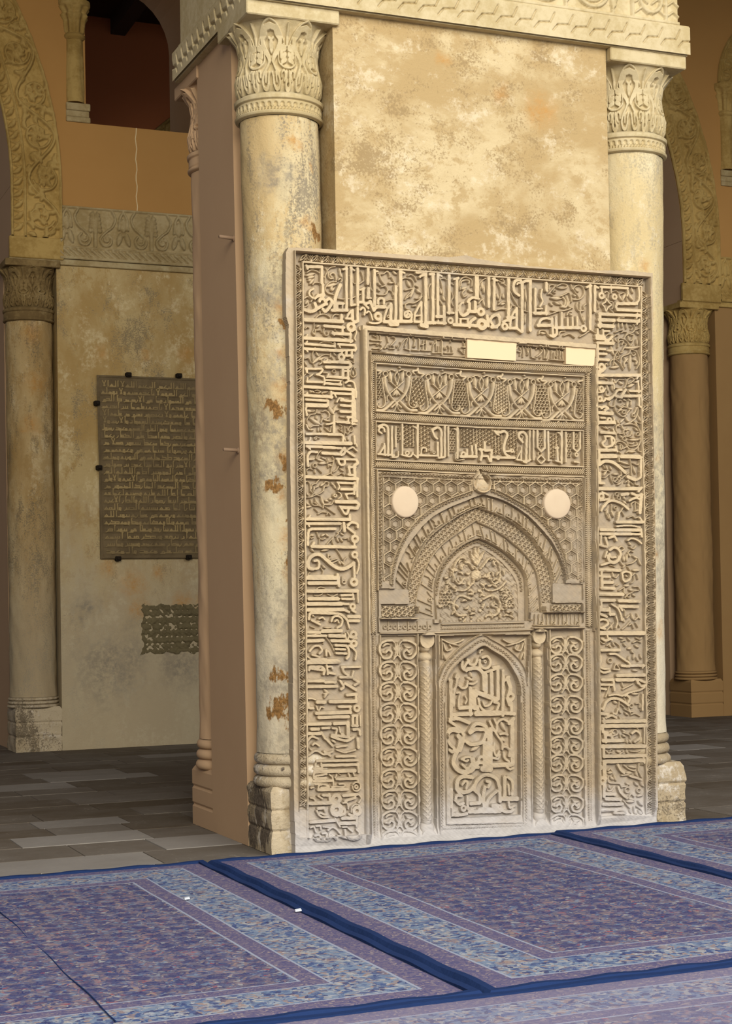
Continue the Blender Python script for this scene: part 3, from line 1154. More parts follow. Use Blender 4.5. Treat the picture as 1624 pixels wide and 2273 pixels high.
# --- back right pier
RX = PITCH_X
p3 = empty('pier', (RX + 1.12, OY + .8, 0))
tag(p3, 'tan painted pier behind on the right, next to the dark archway', 'pier')
link('core', pier_core(RX, OY, None, 4.53, 0.02), [M['ochrecol'], M['brown']], p3)
engaged_column('engaged_column', RX + 0.05, OY + .22, M['ochrecol'], M['bgstucco'], M['ochrecol'],
               'tan painted corner column of the pier behind on the right', z=BZ, fine=False, ab=(0.25, 0.25), plinth=(RX - .14, RX + .27, OY + .02, OY + .46))
fr = empty('palmette_frieze', (RX + 1.1, OY, 4.56))
tag(fr, 'stucco leaf frieze cut by the right edge of the picture, above the tan pier', 'frieze')
relief_wall('carved_frieze', palmette_frieze(RX + 0.33, RX + 1.9, 0.50, 3, 0.0075), M['bgstucco'], lambda U, V, H: (U, OY - 0.010 - H, 4.555 + V), fr)
mb = MB()
mb.box(RX - .16, RX + 2.38, OY - .012, OY + .1, 4.50, 4.56, 0.006)
mb.build('lower_moulding', M['bgstucco'], fr)

arch_band(OY, -0.14, 1, 'carved vine band on the arch at the left edge, above the blotchy column', M['bgstucco'])
arch_band(OY, PITCH_X - 0.14, 1, 'carved vine band curving up behind the pale right column', M['bgstucco'])
arch_band(2 * OY, 2.38, -1, 'carved arch band of the far wall, glimpsed slanting through the upper left window', M['bgstucco'])


def colonette(x, y, label, mat):
    r = empty('window_colonette', (x, y, 5.85))
    tag(r, label, 'colonette')
    mb = MB()
    mb.box(x - .09, x + .135, y - .02, y + .2, 5.85, 5.90, .006)
    mb.box(x - .09, x + .125, y - .01, y + .2, 5.90, 5.96, .006)
    mb.box(x - .09, x + .135, y - .02, y + .2, 5.96, 6.03, .006)
    mb.build('base', M['greystucco'], r)
    lathe_relief('shaft', [(0, .085), (1, .08)], x, y + .02, 6.03, 6.62, mat, r, 40, 40, wobble=.006, seed=x)
    lathe_relief('capital', [(0, .08), (.06, .10), (.12, .10), (.16, .085), (.5, .10), (.62, .125), (.7, .105), (.8, .13), (.9, .15), (1, .15)], x, y + .02, 6.62, 6.98, mat, r, 80, 60,
                 carve=lambda A, T: 0.012 * np.sin(A * 8) * (T > .18) * (T < .85))


colonette(0.465, OY, 'short stucco colonette on a stepped base beside the dark upper left window', M['bgstucco'])
colonette(RX + 0.465, OY, 'short stucco colonette beside the dark window at the upper right edge', M['bgstucco'])


def archivolt(wc, oy, label):
    r = Relief(0, 1.95, 0, 0.2, 0.0075)
    h = 0.025
    r.line([(0, .015), (1.95, .015)], .022, h)
    r.line([(0, .185), (1.95, .185)], .022, h)
    x = .03
    while x < 1.95:
        r.ring((x + .05, .10), .05, .016, h)
        r.leaf((x + .05, .06), (x + .05, .14), .04, h)
        x += .105

    def to3d(U, V, H):
        th = U / 1.95 * math.pi
        rx, rz = 0.57 + V, 0.62 + V
        return wc - rx * np.cos(th), oy - .01 - H, 7.0 + rz * np.sin(th)
    root = empty('window_arch', (wc, oy, 7.0))
    tag(root, label, 'window arch')
    relief_wall('carved_ring', r, M['bgstucco'], to3d, root)


archivolt(0 + 1.13, OY, 'carved ring over the upper left window, just above the picture')
archivolt(RX + 1.13, OY, 'carved ring around the dark window at the upper right edge')

# hairline crack filled with white on the ochre wall
mb = MB()
mb.tube([(1.03 + .006 * math.sin(k * 1.7), OY - .001, 5.05 + k * .05) for k in range(17)], .006, 5)
tag(mb.build('filled_crack', simple('white_filler', rgb(220, 196, 150), .1, 9, 0)), 'thin white filled crack running down the ochre wall above the frieze', 'crack')


# ------------------------------------------------------------------ carpets
def carpet_mat(name, w, l, warm=0.0, seed=0.0, paler=0.0):
    T = NT(name)
    T.b.inputs['Roughness'].default_value = 0.95
    T.b.inputs['Specular IOR Level'].default_value = 0.05
    tc = T.n('ShaderNodeTexCoord').outputs['Object']
    x, y, z = T.sep(tc)
    d = T.math('MINIMUM', T.math('MINIMUM', x, T.math('SUBTRACT', w, x)), T.math('MINIMUM', y, T.math('SUBTRACT', l, y)))

    def vor(scale, sc, off, pal):
        mp = T.n('ShaderNodeMapping')
        mp.inputs['Scale'].default_value = sc
        mp.inputs['Location'].default_value = off
        wv = T.n('ShaderNodeTexNoise')
        wv.inputs['Scale'].default_value = 18
        T.l(tc, wv.inputs['Vector'])
        ad = T.n('ShaderNodeVectorMath', operation='MULTIPLY_ADD')
        T.l(wv.outputs['Color'], ad.inputs[0])
        ad.inputs[1].default_value = (0.07, 0.07, 0)
        T.l(tc, ad.inputs[2])
        T.l(ad.outputs[0], mp.inputs[0])
        v = T.n('ShaderNodeTexVoronoi')
        v.inputs['Scale'].default_value = scale
        T.l(mp.outputs[0], v.inputs['Vector'])
        r = T.n('ShaderNodeValToRGB')
        r.color_ramp.interpolation = 'CONSTANT'
        els = r.color_ramp.elements
        while len(els) < len(pal):
            els.new(0.5)
        for i, (p, c) in enumerate(pal):
            els[i].position = p
            els[i].color = c
        T.l(T.sep(v.outputs['Color'])[0], r.inputs[0])
        return r.outputs[0], v.outputs['Distance']
    NAVY, IND, MAU, ROSE, RED, PALE, BLUE, SKY, SAND = (rgb(50, 54, 94), rgb(68, 74, 112), rgb(98, 92, 108), rgb(128, 106, 112), rgb(138, 76, 84), rgb(150, 150, 150), rgb(62, 80, 122), rgb(108, 124, 146), rgb(142, 122, 114))
    f1, d1 = vor(78, (1, 1, 1), (seed, 0, 0), [(0, NAVY), (.16, MAU), (.36, IND), (.50, ROSE), (.62, MAU), (.72, SKY), (.80, SAND), (.88, PALE), (.93, RED), (.96, IND)])
    f2, d2 = vor(17, (1, 1, 1), (0, seed, 0), [(0, NAVY), (.22, MAU), (.50, ROSE), (.70, IND), (.86, MAU)])
    field = T.mix(T.math('ADD', T.math('MULTIPLY', T.ramp(d2, 0.15, 0.55), 0.6), 0.3), f2, f1)
    b1, e1 = vor(60, (1, 1, 1), (seed + 3, 1, 0), [(0, SKY), (.26, PALE), (.44, BLUE), (.60, SAND), (.72, SKY), (.86, NAVY)])
    b2, e2 = vor(10, (1, 1, 1), (1, seed, 0), [(0, BLUE), (.25, SKY), (.55, SAND), (.78, SKY)])
    border = T.mix(T.math('ADD', T.math('MULTIPLY', T.ramp(e2, 0.12, 0.40), 0.65), 0.25), b2, b1)
    s1, g1 = vor(110, (1, 1, 1), (2, 2, seed), [(0, rgb(88, 82, 112)), (.4, rgb(106, 96, 116)), (.7, rgb(76, 74, 110)), (.9, rgb(134, 122, 126))])
    line = rgb(144, 150, 166)

    def band(a, b):
        return T.math('MULTIPLY', T.math('GREATER_THAN', d, a), T.math('LESS_THAN', d, b))
    c = T.mix(T.math('GREATER_THAN', d, 0.45), border, field)
    c = T.mix(band(0.355, 0.45), c, line)
    c = T.mix(band(0.364, 0.440), c, s1)
    c = T.mix(band(0.125, 0.136), c, line)
    c = T.mix(T.math('LESS_THAN', d, 0.125), c, s1)
    nv = T.noise(17, 4, 0.6, vec=tc, dist=1.2)
    inf = T.math('GREATER_THAN', d, 0.46)
    vf = T.n('ShaderNodeTexVoronoi')
    vf.inputs['Scale'].default_value = 9.5
    vf.inputs['Randomness'].default_value = 0.35
    T.l(tc, vf.inputs['Vector'])
    star = T.math('ADD', vf.outputs['Distance'], T.math('MULTIPLY', T.math('SUBTRACT', T.noise(42, 3, 0.6, vec=tc), 0.5), 0.75))
    c = T.mix(T.math('MULTIPLY', T.math('MULTIPLY', T.ramp(star, 0.30, 0.38, inv=True), inf), 0.72), c, rgb(46, 50, 96))
    c = T.mix(T.math('MULTIPLY', T.math('MULTIPLY', T.ramp(nv, 0.56, 0.63), inf), 0.4), c, rgb(112, 118, 140))
    nw = T.noise(20, 4, 0.6, vec=tc, dist=1.5, off=(3, 5, 0))
    bnd = band(0.14, 0.352)
    c = T.mix(T.math('MULTIPLY', T.math('MULTIPLY', T.ramp(nw, 0.55, 0.62), bnd), 0.6), c, rgb(52, 72, 118))
    c = T.mix(T.math('MULTIPLY', T.math('MULTIPLY', T.ramp(nw, 0.36, 0.43, inv=True), bnd), 0.6), c, rgb(172, 172, 172))
    n = T.noise(160, 3, 0.7)
    c = T.mix(T.math('MULTIPLY', T.ramp(n, 0.35, 0.7), 0.18), c, rgb(140, 138, 150))
    if paler:
        c = T.mix(paler, c, rgb(140, 134, 152))
    T.bump(n, 0.35, 0.006)
    return T.done(c)


M['navy'] = simple('navy_binding', rgb(34, 52, 92), 0.25, 40, 0.3, 0.95, 0.05)


def carpet(x0, x1, y0, y1, label, paler=0.0, seed=0.0, z=0.0, wav=0.004):
    r = empty('carpet', (x0, y0, 0))
    tag(r, label, 'carpet', 'blue patterned carpets on the floor')
    w, l = x1 - x0, y1 - y0
    nu, nv = int(w / .03), int(l / .03)
    u = np.linspace(0, w, nu); v = np.linspace(0, l, nv)
    U, V = np.meshgrid(u, v)
    e = np.minimum(np.minimum(U, w - U), np.minimum(V, l - V))
    Z = 0.012 + wav * wob(U, V, 3.0, seed) * np.clip(e / .2, 0, 1) - 0.004 * np.exp(-e / .01)
    me = mesh_np('pile', np.stack([U, V, Z], -1).reshape(-1, 3), grid_faces(nv, nu))
    o = link('pile', me, carpet_mat('carpet_wool', w, l, seed=seed, paler=paler), None)
    o.location = (x0, y0, 0)
    bpy.context.view_layer.update()
    o.parent = r
    o.matrix_parent_inverse = Matrix.Translation(Vector((x0, y0, 0))).inverted()
    mb = MB()
    rr = 0.013
    n = 40
    per = [(w * k / n, 0) for k in range(n)] + [(w, l * k / n) for k in range(n)] + [(w - w * k / n, l) for k in range(n)] + [(0, l - l * k / n) for k in range(n)]
    rings = []
    prev = None
    m = len(per)
    for i in range(m):
        a, b = per[i], per[(i + 1) % m]
        cx, cy = w / 2, l / 2
        # outward direction
        px, py = per[i]
        ox = -1 if px <= 1e-6 else (1 if px >= w - 1e-6 else 0)
        oy = -1 if py <= 1e-6 else (1 if py >= l - 1e-6 else 0)
        zz = 0.012 + 0.003 * math.sin(i * 1.1 + seed)
        jj = 0.003 * math.sin(i * 0.7 + seed * 2)
        q = 0.0355 + jj * .6
        rings.append([(x0 + px - ox * 0.012, y0 + py - oy * 0.012, zz + .006), (x0 + px + ox * q * .5, y0 + py + oy * q * .5, zz + .007), (x0 + px + ox * q, y0 + py + oy * q, 0.001), (x0 + px - ox * .012, y0 + py - oy * .012, 0.002)])
    rings.append(rings[0])
    mb.rings(rings, cap=False)
    mb.build('binding', M['navy'], r, False)
    return r


carpet(-2.60, -0.530, -3.33, -0.045, 'blue and mauve carpet at lower left, beside the bare paving', seed=1.0)
carpet(-0.455, 1.445, -3.33, -0.045, 'blue carpet with dark floral field lying straight in front of the niche', seed=4.0)
carpet(1.515, 3.60, -3.33, -0.015, 'blue carpet at the right edge, past the second navy seam', seed=8.0)
carpet(-1.75, 2.60, -6.6, -3.395, 'paler worn carpet in the nearest row, along the bottom edge', seed=12.0, paler=0.35)


def scrap(x, y, s, label):
    b = MB()
    b.add([(x - s, y - s * .6, .017), (x + s * .8, y - s, .019), (x + s, y + s * .7, .021), (x - s * .7, y + s, .018),
           (x - s, y - s * .6, .021), (x + s * .8, y - s, .024), (x + s, y + s * .7, .027), (x - s * .7, y + s, .023)],
          [(3, 2, 1, 0), (4, 5, 6, 7), (0, 1, 5, 4), (1, 2, 6, 5), (2, 3, 7, 6), (3, 0, 4, 7)])
    o = b.build('paper_scrap', M['paper'])
    tag(o, label, 'paper scrap')


M['paper'] = simple('white_paper', rgb(214, 218, 224), .05, 20, .05)
scrap(-.555, -1.634, .014, 'tiny white paper scrap beside the navy seam between two carpets')
scrap(-.884, -1.106, .012, 'tiny white paper scrap on the lower left carpet field')
mb = MB()
mb.tube([(-1.655 + .004 * math.sin(k * .9), -.45 - k * .1, .0125) for k in range(28)], .0024, 6)
mb.build('sewn_seam', M['navy'], [o for o in COL.objects if o.name == 'carpet'][0])


# ------------------------------------------------------------------ the carved niche
# outlines of the carved letters and leaves measured on the face of the pier: (x, y, scale) of a detail, then strokes
# L straight letter, C curved letter, O round letter with an eye, v vine, l leaf, r ring, x cut
LET = []
LET.append((670, 580, 8.12, """
L 55 100,95 365,95 365,390;L 45 85,75 105,130;L 55 385,420 385,630;L 60 400,600 300,620;C 45 300,600 270,640 240,670
C 40 215,490 150,530 140,600 200,660;v 25 60,660 120,630 190,670;v 20 200,560 225,640 180,720
C 60 240,760 260,830 240,880 150,900 60,870;L 55 250,870 420,770;C 55 320,720 340,680 400,680 450,770;C 55 450,700 490,670 540,710 520,800 430,900 385,860
C 62 700,420 640,560 600,700 600,860;L 58 550,880 820,880;L 52 810,100 810,880;L 45 750,140 820,130;L 50 645,760 750,760;L 34 645,760 645,860;L 34 738,760 738,860
L 50 895,110 895,790;L 45 895,785 960,780;L 40 880,115 950,160;L 55 1010,130 1010,790;L 50 1110,490 1110,740;L 40 1060,510 1130,480;L 50 1040,735 1120,735
L 55 1200,130 1190,400;L 60 1210,490 1200,650;L 36 1250,660 1180,660;L 55 1315,160 1315,780;L 40 1310,170 1370,180
C 48 1480,760 1480,690 1430,660 1380,690 1375,760;L 62 1340,820 1500,820;L 60 1340,820 1300,880;L 58 1300,880 1235,720;L 50 1130,770 1240,735;L 45 1140,780 1200,840
L 50 920,880 920,1060;L 50 1010,840 1010,1060;C 58 920,1060 960,1095 1010,1070;C 42 890,890 840,960 815,1030;L 45 800,1030 910,1030;L 34 895,890 905,1030
C 40 1060,870 1100,830 1140,870 1130,960;C 35 1170,930 1200,900 1240,930 1280,1050;O 75 1380,990;C 40 1440,1010 1420,1090 1330,1115 1220,1100
L 65 60,1050 740,1085;L 55 720,970 720,1090;v 18 560,1110 570,1000 620,950 680,960;v 22 270,1010 330,960 430,945 520,1000 540,1060;v 20 340,890 350,950
v 18 440,110 470,170 440,260 430,380;v 16 480,150 540,100 620,90;v 26 640,330 620,230 570,200 530,230 550,270;v 24 500,180 490,240 520,300 580,300
v 20 640,360 530,370 460,430 440,500 480,560 590,600;l 55 640,400 450,450;v 18 870,250 900,320 960,390 1040,400 1110,360 1130,330 1090,180
v 18 650,655 750,675 870,670 980,630 1080,590;v 20 1250,380 1260,480 1320,560 1430,600 1540,580 1560,500 1520,440 1450,450;v 25 1420,240 1450,330 1500,400;v 18 1380,215 1480,220 1560,170 1600,250
l 40 690,120 720,220;l 45 700,180 740,290;v 20 680,330 700,300 740,330 720,370;l 40 560,450 540,520;l 35 600,470 560,530;l 35 1390,380 1440,430;l 35 1380,490 1430,530
v 20 110,190 180,150 260,160 330,200 420,280;l 50 90,250 260,210;l 50 120,300 250,260;l 45 160,400 240,300;v 20 215,410 250,375 360,375;l 40 130,340 200,330;l 40 80,760 130,690;v 20 60,820 120,790 130,730
"""))
LET.append((860, 590, 8.12, """
L 62 65,690 65,1000;L 62 -60,1005 110,1005;C 45 60,700 0,770 -45,900 -60,990;O 30 20,910;L 58 155,370 155,1040;L 62 240,80 250,980;L 42 230,95 310,125;L 62 130,1000 430,1000;L 80 60,1045 180,1045
C 42 350,890 370,860 405,885 380,925 320,910 320,840 400,815 440,880 430,985;L 46 615,650 615,1000;C 42 610,650 540,780 500,860 490,1000;L 50 490,1005 620,1005;L 36 505,895 600,895
L 62 695,110 695,1080;C 52 695,135 620,115 530,115;C 42 660,170 615,175 590,200;L 58 825,130 825,1030;L 50 770,150 840,150;L 60 690,1025 860,1025;L 78 620,1065 710,1085
L 56 912,140 912,920;L 42 905,150 980,180;L 60 890,912 985,912;L 56 1025,730 1025,1040;L 55 900,1025 1050,1030;L 34 920,980 920,1040
L 56 1118,170 1113,850;L 45 1090,845 1195,850;L 56 1255,230 1247,1060;L 42 1200,240 1280,215;O 60 1140,985;L 60 1200,1060 1480,1072;L 36 1310,955 1460,955;L 45 1320,960 1320,1040;L 45 1450,960 1460,1060
C 60 1310,720 1310,830 1370,890 1450,850 1460,800;C 40 1370,660 1330,680 1310,740;L 55 1460,820 1624,820;L 45 1485,670 1490,820;L 45 1590,650 1590,820;L 52 1600,180 1600,540;C 45 1624,560 1560,570 1480,600 1450,650
v 18 200,370 220,290 300,220 400,220 470,270 490,360 450,500 370,570;l 55 500,390 430,570;v 18 340,600 370,540 430,480;v 20 340,430 420,410 470,400;l 45 370,260 430,380;v 20 330,690 400,660 500,660 600,600 640,540
v 20 340,700 350,760 430,780;v 20 470,720 540,720 560,800 510,860;v 20 530,350 580,380 580,450 630,500 600,570 530,580;l 45 540,420 610,480;v 18 390,170 440,150 500,190 540,260;v 18 760,590 750,450 780,340 840,280
v 18 960,200 990,300 1010,420 1020,530;v 16 960,230 1050,220 1130,290 1210,340;l 38 970,400 990,500;l 45 1010,540 1060,630;v 22 880,600 960,620 1000,680;v 18 1160,450 1200,560 1160,640 1200,720
v 20 1330,420 1310,300 1370,210 1460,200 1540,260 1540,360;v 24 1340,350 1350,280 1420,250 1490,260 1490,310;l 48 1360,410 1450,380;v 22 1420,420 1370,480 1400,550 1450,520;l 45 1480,430 1560,460;l 34 40,300 130,300
v 18 100,200 160,330;v 18 10,100 60,130 60,200;v 16 -10,480 40,430 100,460 120,520;v 18 0,620 60,600 120,610;l 42 120,90 190,150
"""))
LET.append((1040, 600, 8.12, """
L 55 165,100 165,480;C 45 0,560 60,490 130,500 190,510;L 45 15,580 15,740;L 45 115,560 115,740;L 50 0,745 200,745;O 78 225,745;L 60 370,130 370,650;L 55 470,140 460,700;L 42 440,150 520,180
v 16 130,390 190,310 220,220 300,150 400,120;v 18 225,300 220,400 250,470;l 45 260,200 260,340;l 42 290,260 300,410;v 20 200,590 240,540 290,500;l 40 280,520 310,650
v 18 450,120 560,180 680,260 770,380 850,540 920,650 1010,720 1160,750;v 18 550,220 590,330 600,430 570,560;l 48 530,420 560,510;l 48 640,420 660,500;v 20 560,610 620,560 680,550;v 18 600,160 640,150 660,210 620,230;l 45 600,610 680,580
v 22 500,720 600,690 760,690 790,640;v 20 760,540 800,620 860,640;L 62 725,150 725,860;L 55 700,850 820,850;C 55 910,450 830,380 815,270 850,190 930,170 960,215;C 36 880,250 900,225 940,230
L 60 970,220 970,1100;C 50 970,220 1040,190 1120,200;L 62 1115,180 1115,1080;l 36 1040,330 1060,560;l 36 1040,560 1040,720;l 34 1030,800 1040,960
L 56 870,680 870,1040;C 46 870,690 800,790 760,920 750,1040;L 55 740,1040 880,1040;L 50 880,1050 960,1110;O 100 245,970;C 55 20,1020 40,930 120,860;C 60 340,820 360,1000;L 60 60,990 160,1000
C 60 430,830 500,800 560,840;L 62 420,1020 510,1020;C 55 430,830 400,900 460,1010;O 70 655,1010;C 50 540,790 560,960 480,1020;C 48 620,930 700,900 760,920
"""))
LET.append((1180, 610, 8.12, """
L 48 70,250 70,700;L 60 50,690 280,690;L 50 265,560 265,710;L 55 270,150 275,280;C 36 190,260 170,380 200,480 150,570;L 30 100,610 200,610
C 50 130,900 170,810 260,780 360,800;L 42 360,790 365,900;L 62 120,910 380,910;L 50 370,780 390,1080;L 50 445,760 460,1060;C 50 340,1090 400,1110 460,1060
L 55 440,780 440,960;L 62 430,950 860,950;L 50 545,690 550,940;L 45 650,790 660,940;L 45 735,770 740,940;L 45 820,760 830,940;O 66 940,965;L 50 860,950 900,960
L 58 1060,190 1060,970;L 45 1000,220 1080,190;L 55 1145,200 1145,650;L 45 1140,200 1200,230
v 18 320,340 380,270 440,200;v 18 330,250 340,190 400,170 440,200;v 18 470,200 560,155 650,170 650,220 560,240 480,220;v 18 350,330 450,380 560,370 680,310;l 60 370,410 570,420
v 30 590,400 630,470 600,560 540,510;v 32 650,390 670,480 640,570 560,570;v 18 700,320 730,400 740,480;v 18 760,250 820,190 900,180 960,250 960,350 890,430 780,440;v 18 770,260 830,340 880,410
v 22 700,480 690,560 760,590;v 20 380,635 520,650 640,630 720,600;v 18 300,720 420,680 490,650;v 18 840,500 830,570 870,640 960,640;v 18 900,480 890,620;v 20 1000,520 960,560 970,620
v 20 890,650 920,760 970,860;l 50 950,740 980,830;v 22 660,720 680,670 740,660;l 42 700,690 750,730;v 18 890,1110 980,1060 1080,1000 1200,1060;v 20 510,1080 540,1020 620,1010;v 18 600,1090 700,1060 800,1120
v 20 150,1060 170,1000 260,1000 320,1080;l 45 180,1040 270,1050;v 18 730,170 750,250;l 38 770,350 820,380;l 42 430,480 530,530;l 36 350,500 410,550;r 18 435,295 25;l 40 800,240 870,300
"""))
LET.append((665, 700, 10.83, """
O 110 1240,280;C 40 1320,300 1370,400 1330,540 1350,600;L 70 600,250 1070,290;L 62 1035,270 1040,420;L 72 800,430 1230,450;L 58 1230,430 1230,640;L 82 130,540 1260,610;L 42 190,460 150,560;L 45 800,390 830,470
L 62 140,680 850,740;L 42 190,620 150,690;L 42 850,660 850,760;L 62 930,690 1340,720;C 60 1330,720 1360,790 1330,850;L 42 940,680 980,770;L 55 1060,840 1330,830;L 70 1130,850 1130,960;L 60 1130,965 1280,965;L 58 1265,830 1265,1010
L 72 140,800 1030,850;L 46 130,780 200,870;L 46 1020,840 1020,950;O 90 1010,1000;L 70 600,1120 1000,1115;L 72 950,1115 1200,1130;C 70 1190,1130 1240,1200 1200,1250;L 72 640,1240 1180,1255;L 38 680,1060 600,1140
L 56 150,1280 520,1280;L 62 160,1270 180,1360;C 50 520,1270 560,1310 500,1390 410,1420;C 50 420,1420 520,1450 590,1480 610,1560 600,1660;L 70 1045,1310 1045,1500;L 60 1050,1335 1190,1335;L 62 1172,1290 1172,1530;L 62 680,1470 1190,1505;L 42 700,1410 660,1490
L 62 190,1590 550,1600;L 42 200,1500 180,1600;L 45 640,1550 1000,1570;L 62 640,1630 1000,1660;L 42 985,1570 985,1660;L 72 130,1710 1290,1780;C 50 1110,1620 1200,1570 1300,1600 1340,1700 1360,1850 1360,1970
L 82 1290,1790 1295,2165;L 62 820,1870 1260,1890;L 45 820,1850 880,1960;L 72 130,1920 780,1960;L 45 190,1860 150,1930;L 62 765,1840 765,1980;L 62 160,2020 690,2050;L 55 690,2050 690,2165;L 62 170,2130 690,2150
L 62 1000,2040 1260,2060;C 45 900,2080 960,1990 1050,2000;v 18 870,330 960,440 1100,530 1190,550;v 18 160,310 200,270 250,290;v 18 370,170 370,300 330,400;l 45 330,400 400,470;v 20 400,330 400,440;v 18 420,350 520,350 560,400
l 50 430,270 500,230;v 20 610,310 600,420 650,480 710,450 690,390;v 16 500,660 600,630 750,640 840,680;v 16 390,760 340,880 330,960 350,1100 380,1220;l 65 340,1140 560,960;v 22 550,960 650,930 750,950 820,1030 860,1140;v 20 770,900 760,1000
v 20 150,1030 230,1020 300,1120;l 45 420,880 480,980;l 50 490,1060 630,1000;v 24 540,1030 560,1120 500,1170;l 40 150,1120 200,1210;l 36 830,890 900,970;v 20 1170,1060 1230,1080 1330,1140 1320,1040 1250,1030
v 22 1310,1190 1250,1310 1240,1420 1310,1480 1380,1430 1370,1340 1310,1230;l 45 1300,1330 1320,1440;l 38 1330,1250 1380,1260;v 18 100,1500 170,1400 250,1390;l 45 250,1480 360,1390;v 18 570,1370 690,1380;r 20 850,1340 40;v 18 1000,1480 1070,1600 1080,1780
v 22 400,1800 450,1790 520,1830 480,1860 420,1850;l 36 300,1800 390,1860;l 40 560,1850 710,1830;v 18 560,1860 620,1950 700,2030;l 45 1170,1680 1270,1700;l 40 270,1790 300,1850
"""))
LET.append((665, 890, 10.83, """
L 66 170,110 650,125;C 52 170,110 160,200 180,340;l 62 180,220 320,250;l 80 690,80 870,350;l 66 900,110 820,310;l 62 840,200 970,200;L 62 1000,100 1250,120;L 62 990,250 1260,260;L 110 1300,0 1310,440;C 60 1310,440 1380,480 1330,490
L 62 1150,390 1310,390;L 52 1180,390 1170,510;L 62 900,500 1200,520;L 52 1270,470 1280,560;L 46 1260,545 1380,560;L 66 835,370 835,800;C 48 650,560 740,550 830,510;C 42 170,570 200,640 230,680;C 58 170,790 400,790 700,790;L 62 690,800 1010,805
C 60 1000,805 1060,850 1050,950;L 82 160,1000 1240,1020;C 44 270,880 240,960 180,1010;L 58 1320,850 1330,1020;C 46 1330,1000 1370,1050 1380,1090;L 70 180,1090 540,1100;L 70 580,1110 850,1125;L 46 180,1090 260,1160;L 58 900,1130 1000,1135;L 72 560,1250 960,1275
C 60 420,1230 280,1220 210,1300 200,1450 210,1560;C 42 240,1400 330,1400 350,1390;C 60 1000,1230 1080,1130 1100,1200 1060,1280 1000,1290;L 62 1110,1180 1320,1320;C 46 1180,1160 1280,1110 1330,1150 1390,1200
L 58 900,1390 1380,1410;C 60 930,1410 960,1500 1030,1540 1090,1500 1090,1420;C 70 1370,1410 1400,1490 1330,1540;L 62 1190,1580 1215,1780;L 56 1180,1595 1350,1590;L 72 1320,1560 1340,1840;L 60 1180,1770 1330,1790;L 76 160,1820 1400,1870;L 60 1390,1870 1390,2165
L 56 920,1960 1330,1980;L 52 1330,1960 1330,2165;L 62 1000,2120 1330,2130;C 42 920,1960 960,2060 930,2130;v 18 210,540 200,450 280,330 400,300 440,200;l 75 270,410 570,590;v 20 330,250 380,230;v 22 570,250 640,230 720,290 730,380 660,420;v 20 700,240 760,330
l 45 590,440 770,490;v 26 600,330 540,510;l 55 430,350 440,440;v 20 460,290 540,300 560,380;v 22 210,580 270,630 350,590 480,590;l 45 260,680 360,690;l 40 470,640 480,740;l 40 520,640 550,730;v 24 640,640 700,700 760,730 780,600
v 18 980,560 1040,610 1020,660;v 18 970,680 1060,750;v 22 1100,600 1110,700 1100,820;v 20 1180,700 1250,600 1310,640 1290,720 1220,730 1160,640;v 18 1130,760 1180,800 1220,740;l 48 1100,880 1130,970;l 44 1180,870 1200,940;v 22 500,890 430,860 380,880 400,920 430,900;l 36 990,370 1120,390
v 18 540,1190 470,1260 420,1380;l 50 430,1390 650,1460;l 55 490,1500 690,1490;v 20 690,1470 830,1440;v 18 640,1380 690,1480 720,1590;l 40 550,1350 650,1400;l 44 700,1380 720,1450;l 48 720,1530 800,1560;v 20 810,1330 850,1420 800,1600 780,1720 820,1790 930,1780 1030,1730 1100,1780
v 18 830,1710 900,1660 960,1570;l 42 990,1620 1090,1690;r 24 385,1550 45;v 20 210,1740 190,1660 250,1620 330,1650;v 18 270,1600 250,1560;l 40 380,1640 400,1740;v 18 460,1620 560,1720;v 20 770,1730 680,1770 570,1800 480,1900 420,1980
v 20 160,1950 210,1930 270,2000 280,2165;v 20 300,2110 330,2010 430,1980;l 40 390,2080 490,2040;l 36 370,2050 380,2150;v 20 620,1980 640,1940 720,1960 700,2040 620,2060 600,2165;l 50 530,2040 610,1980;l 44 780,1950 830,2030;l 48 840,2010 890,2110
"""))
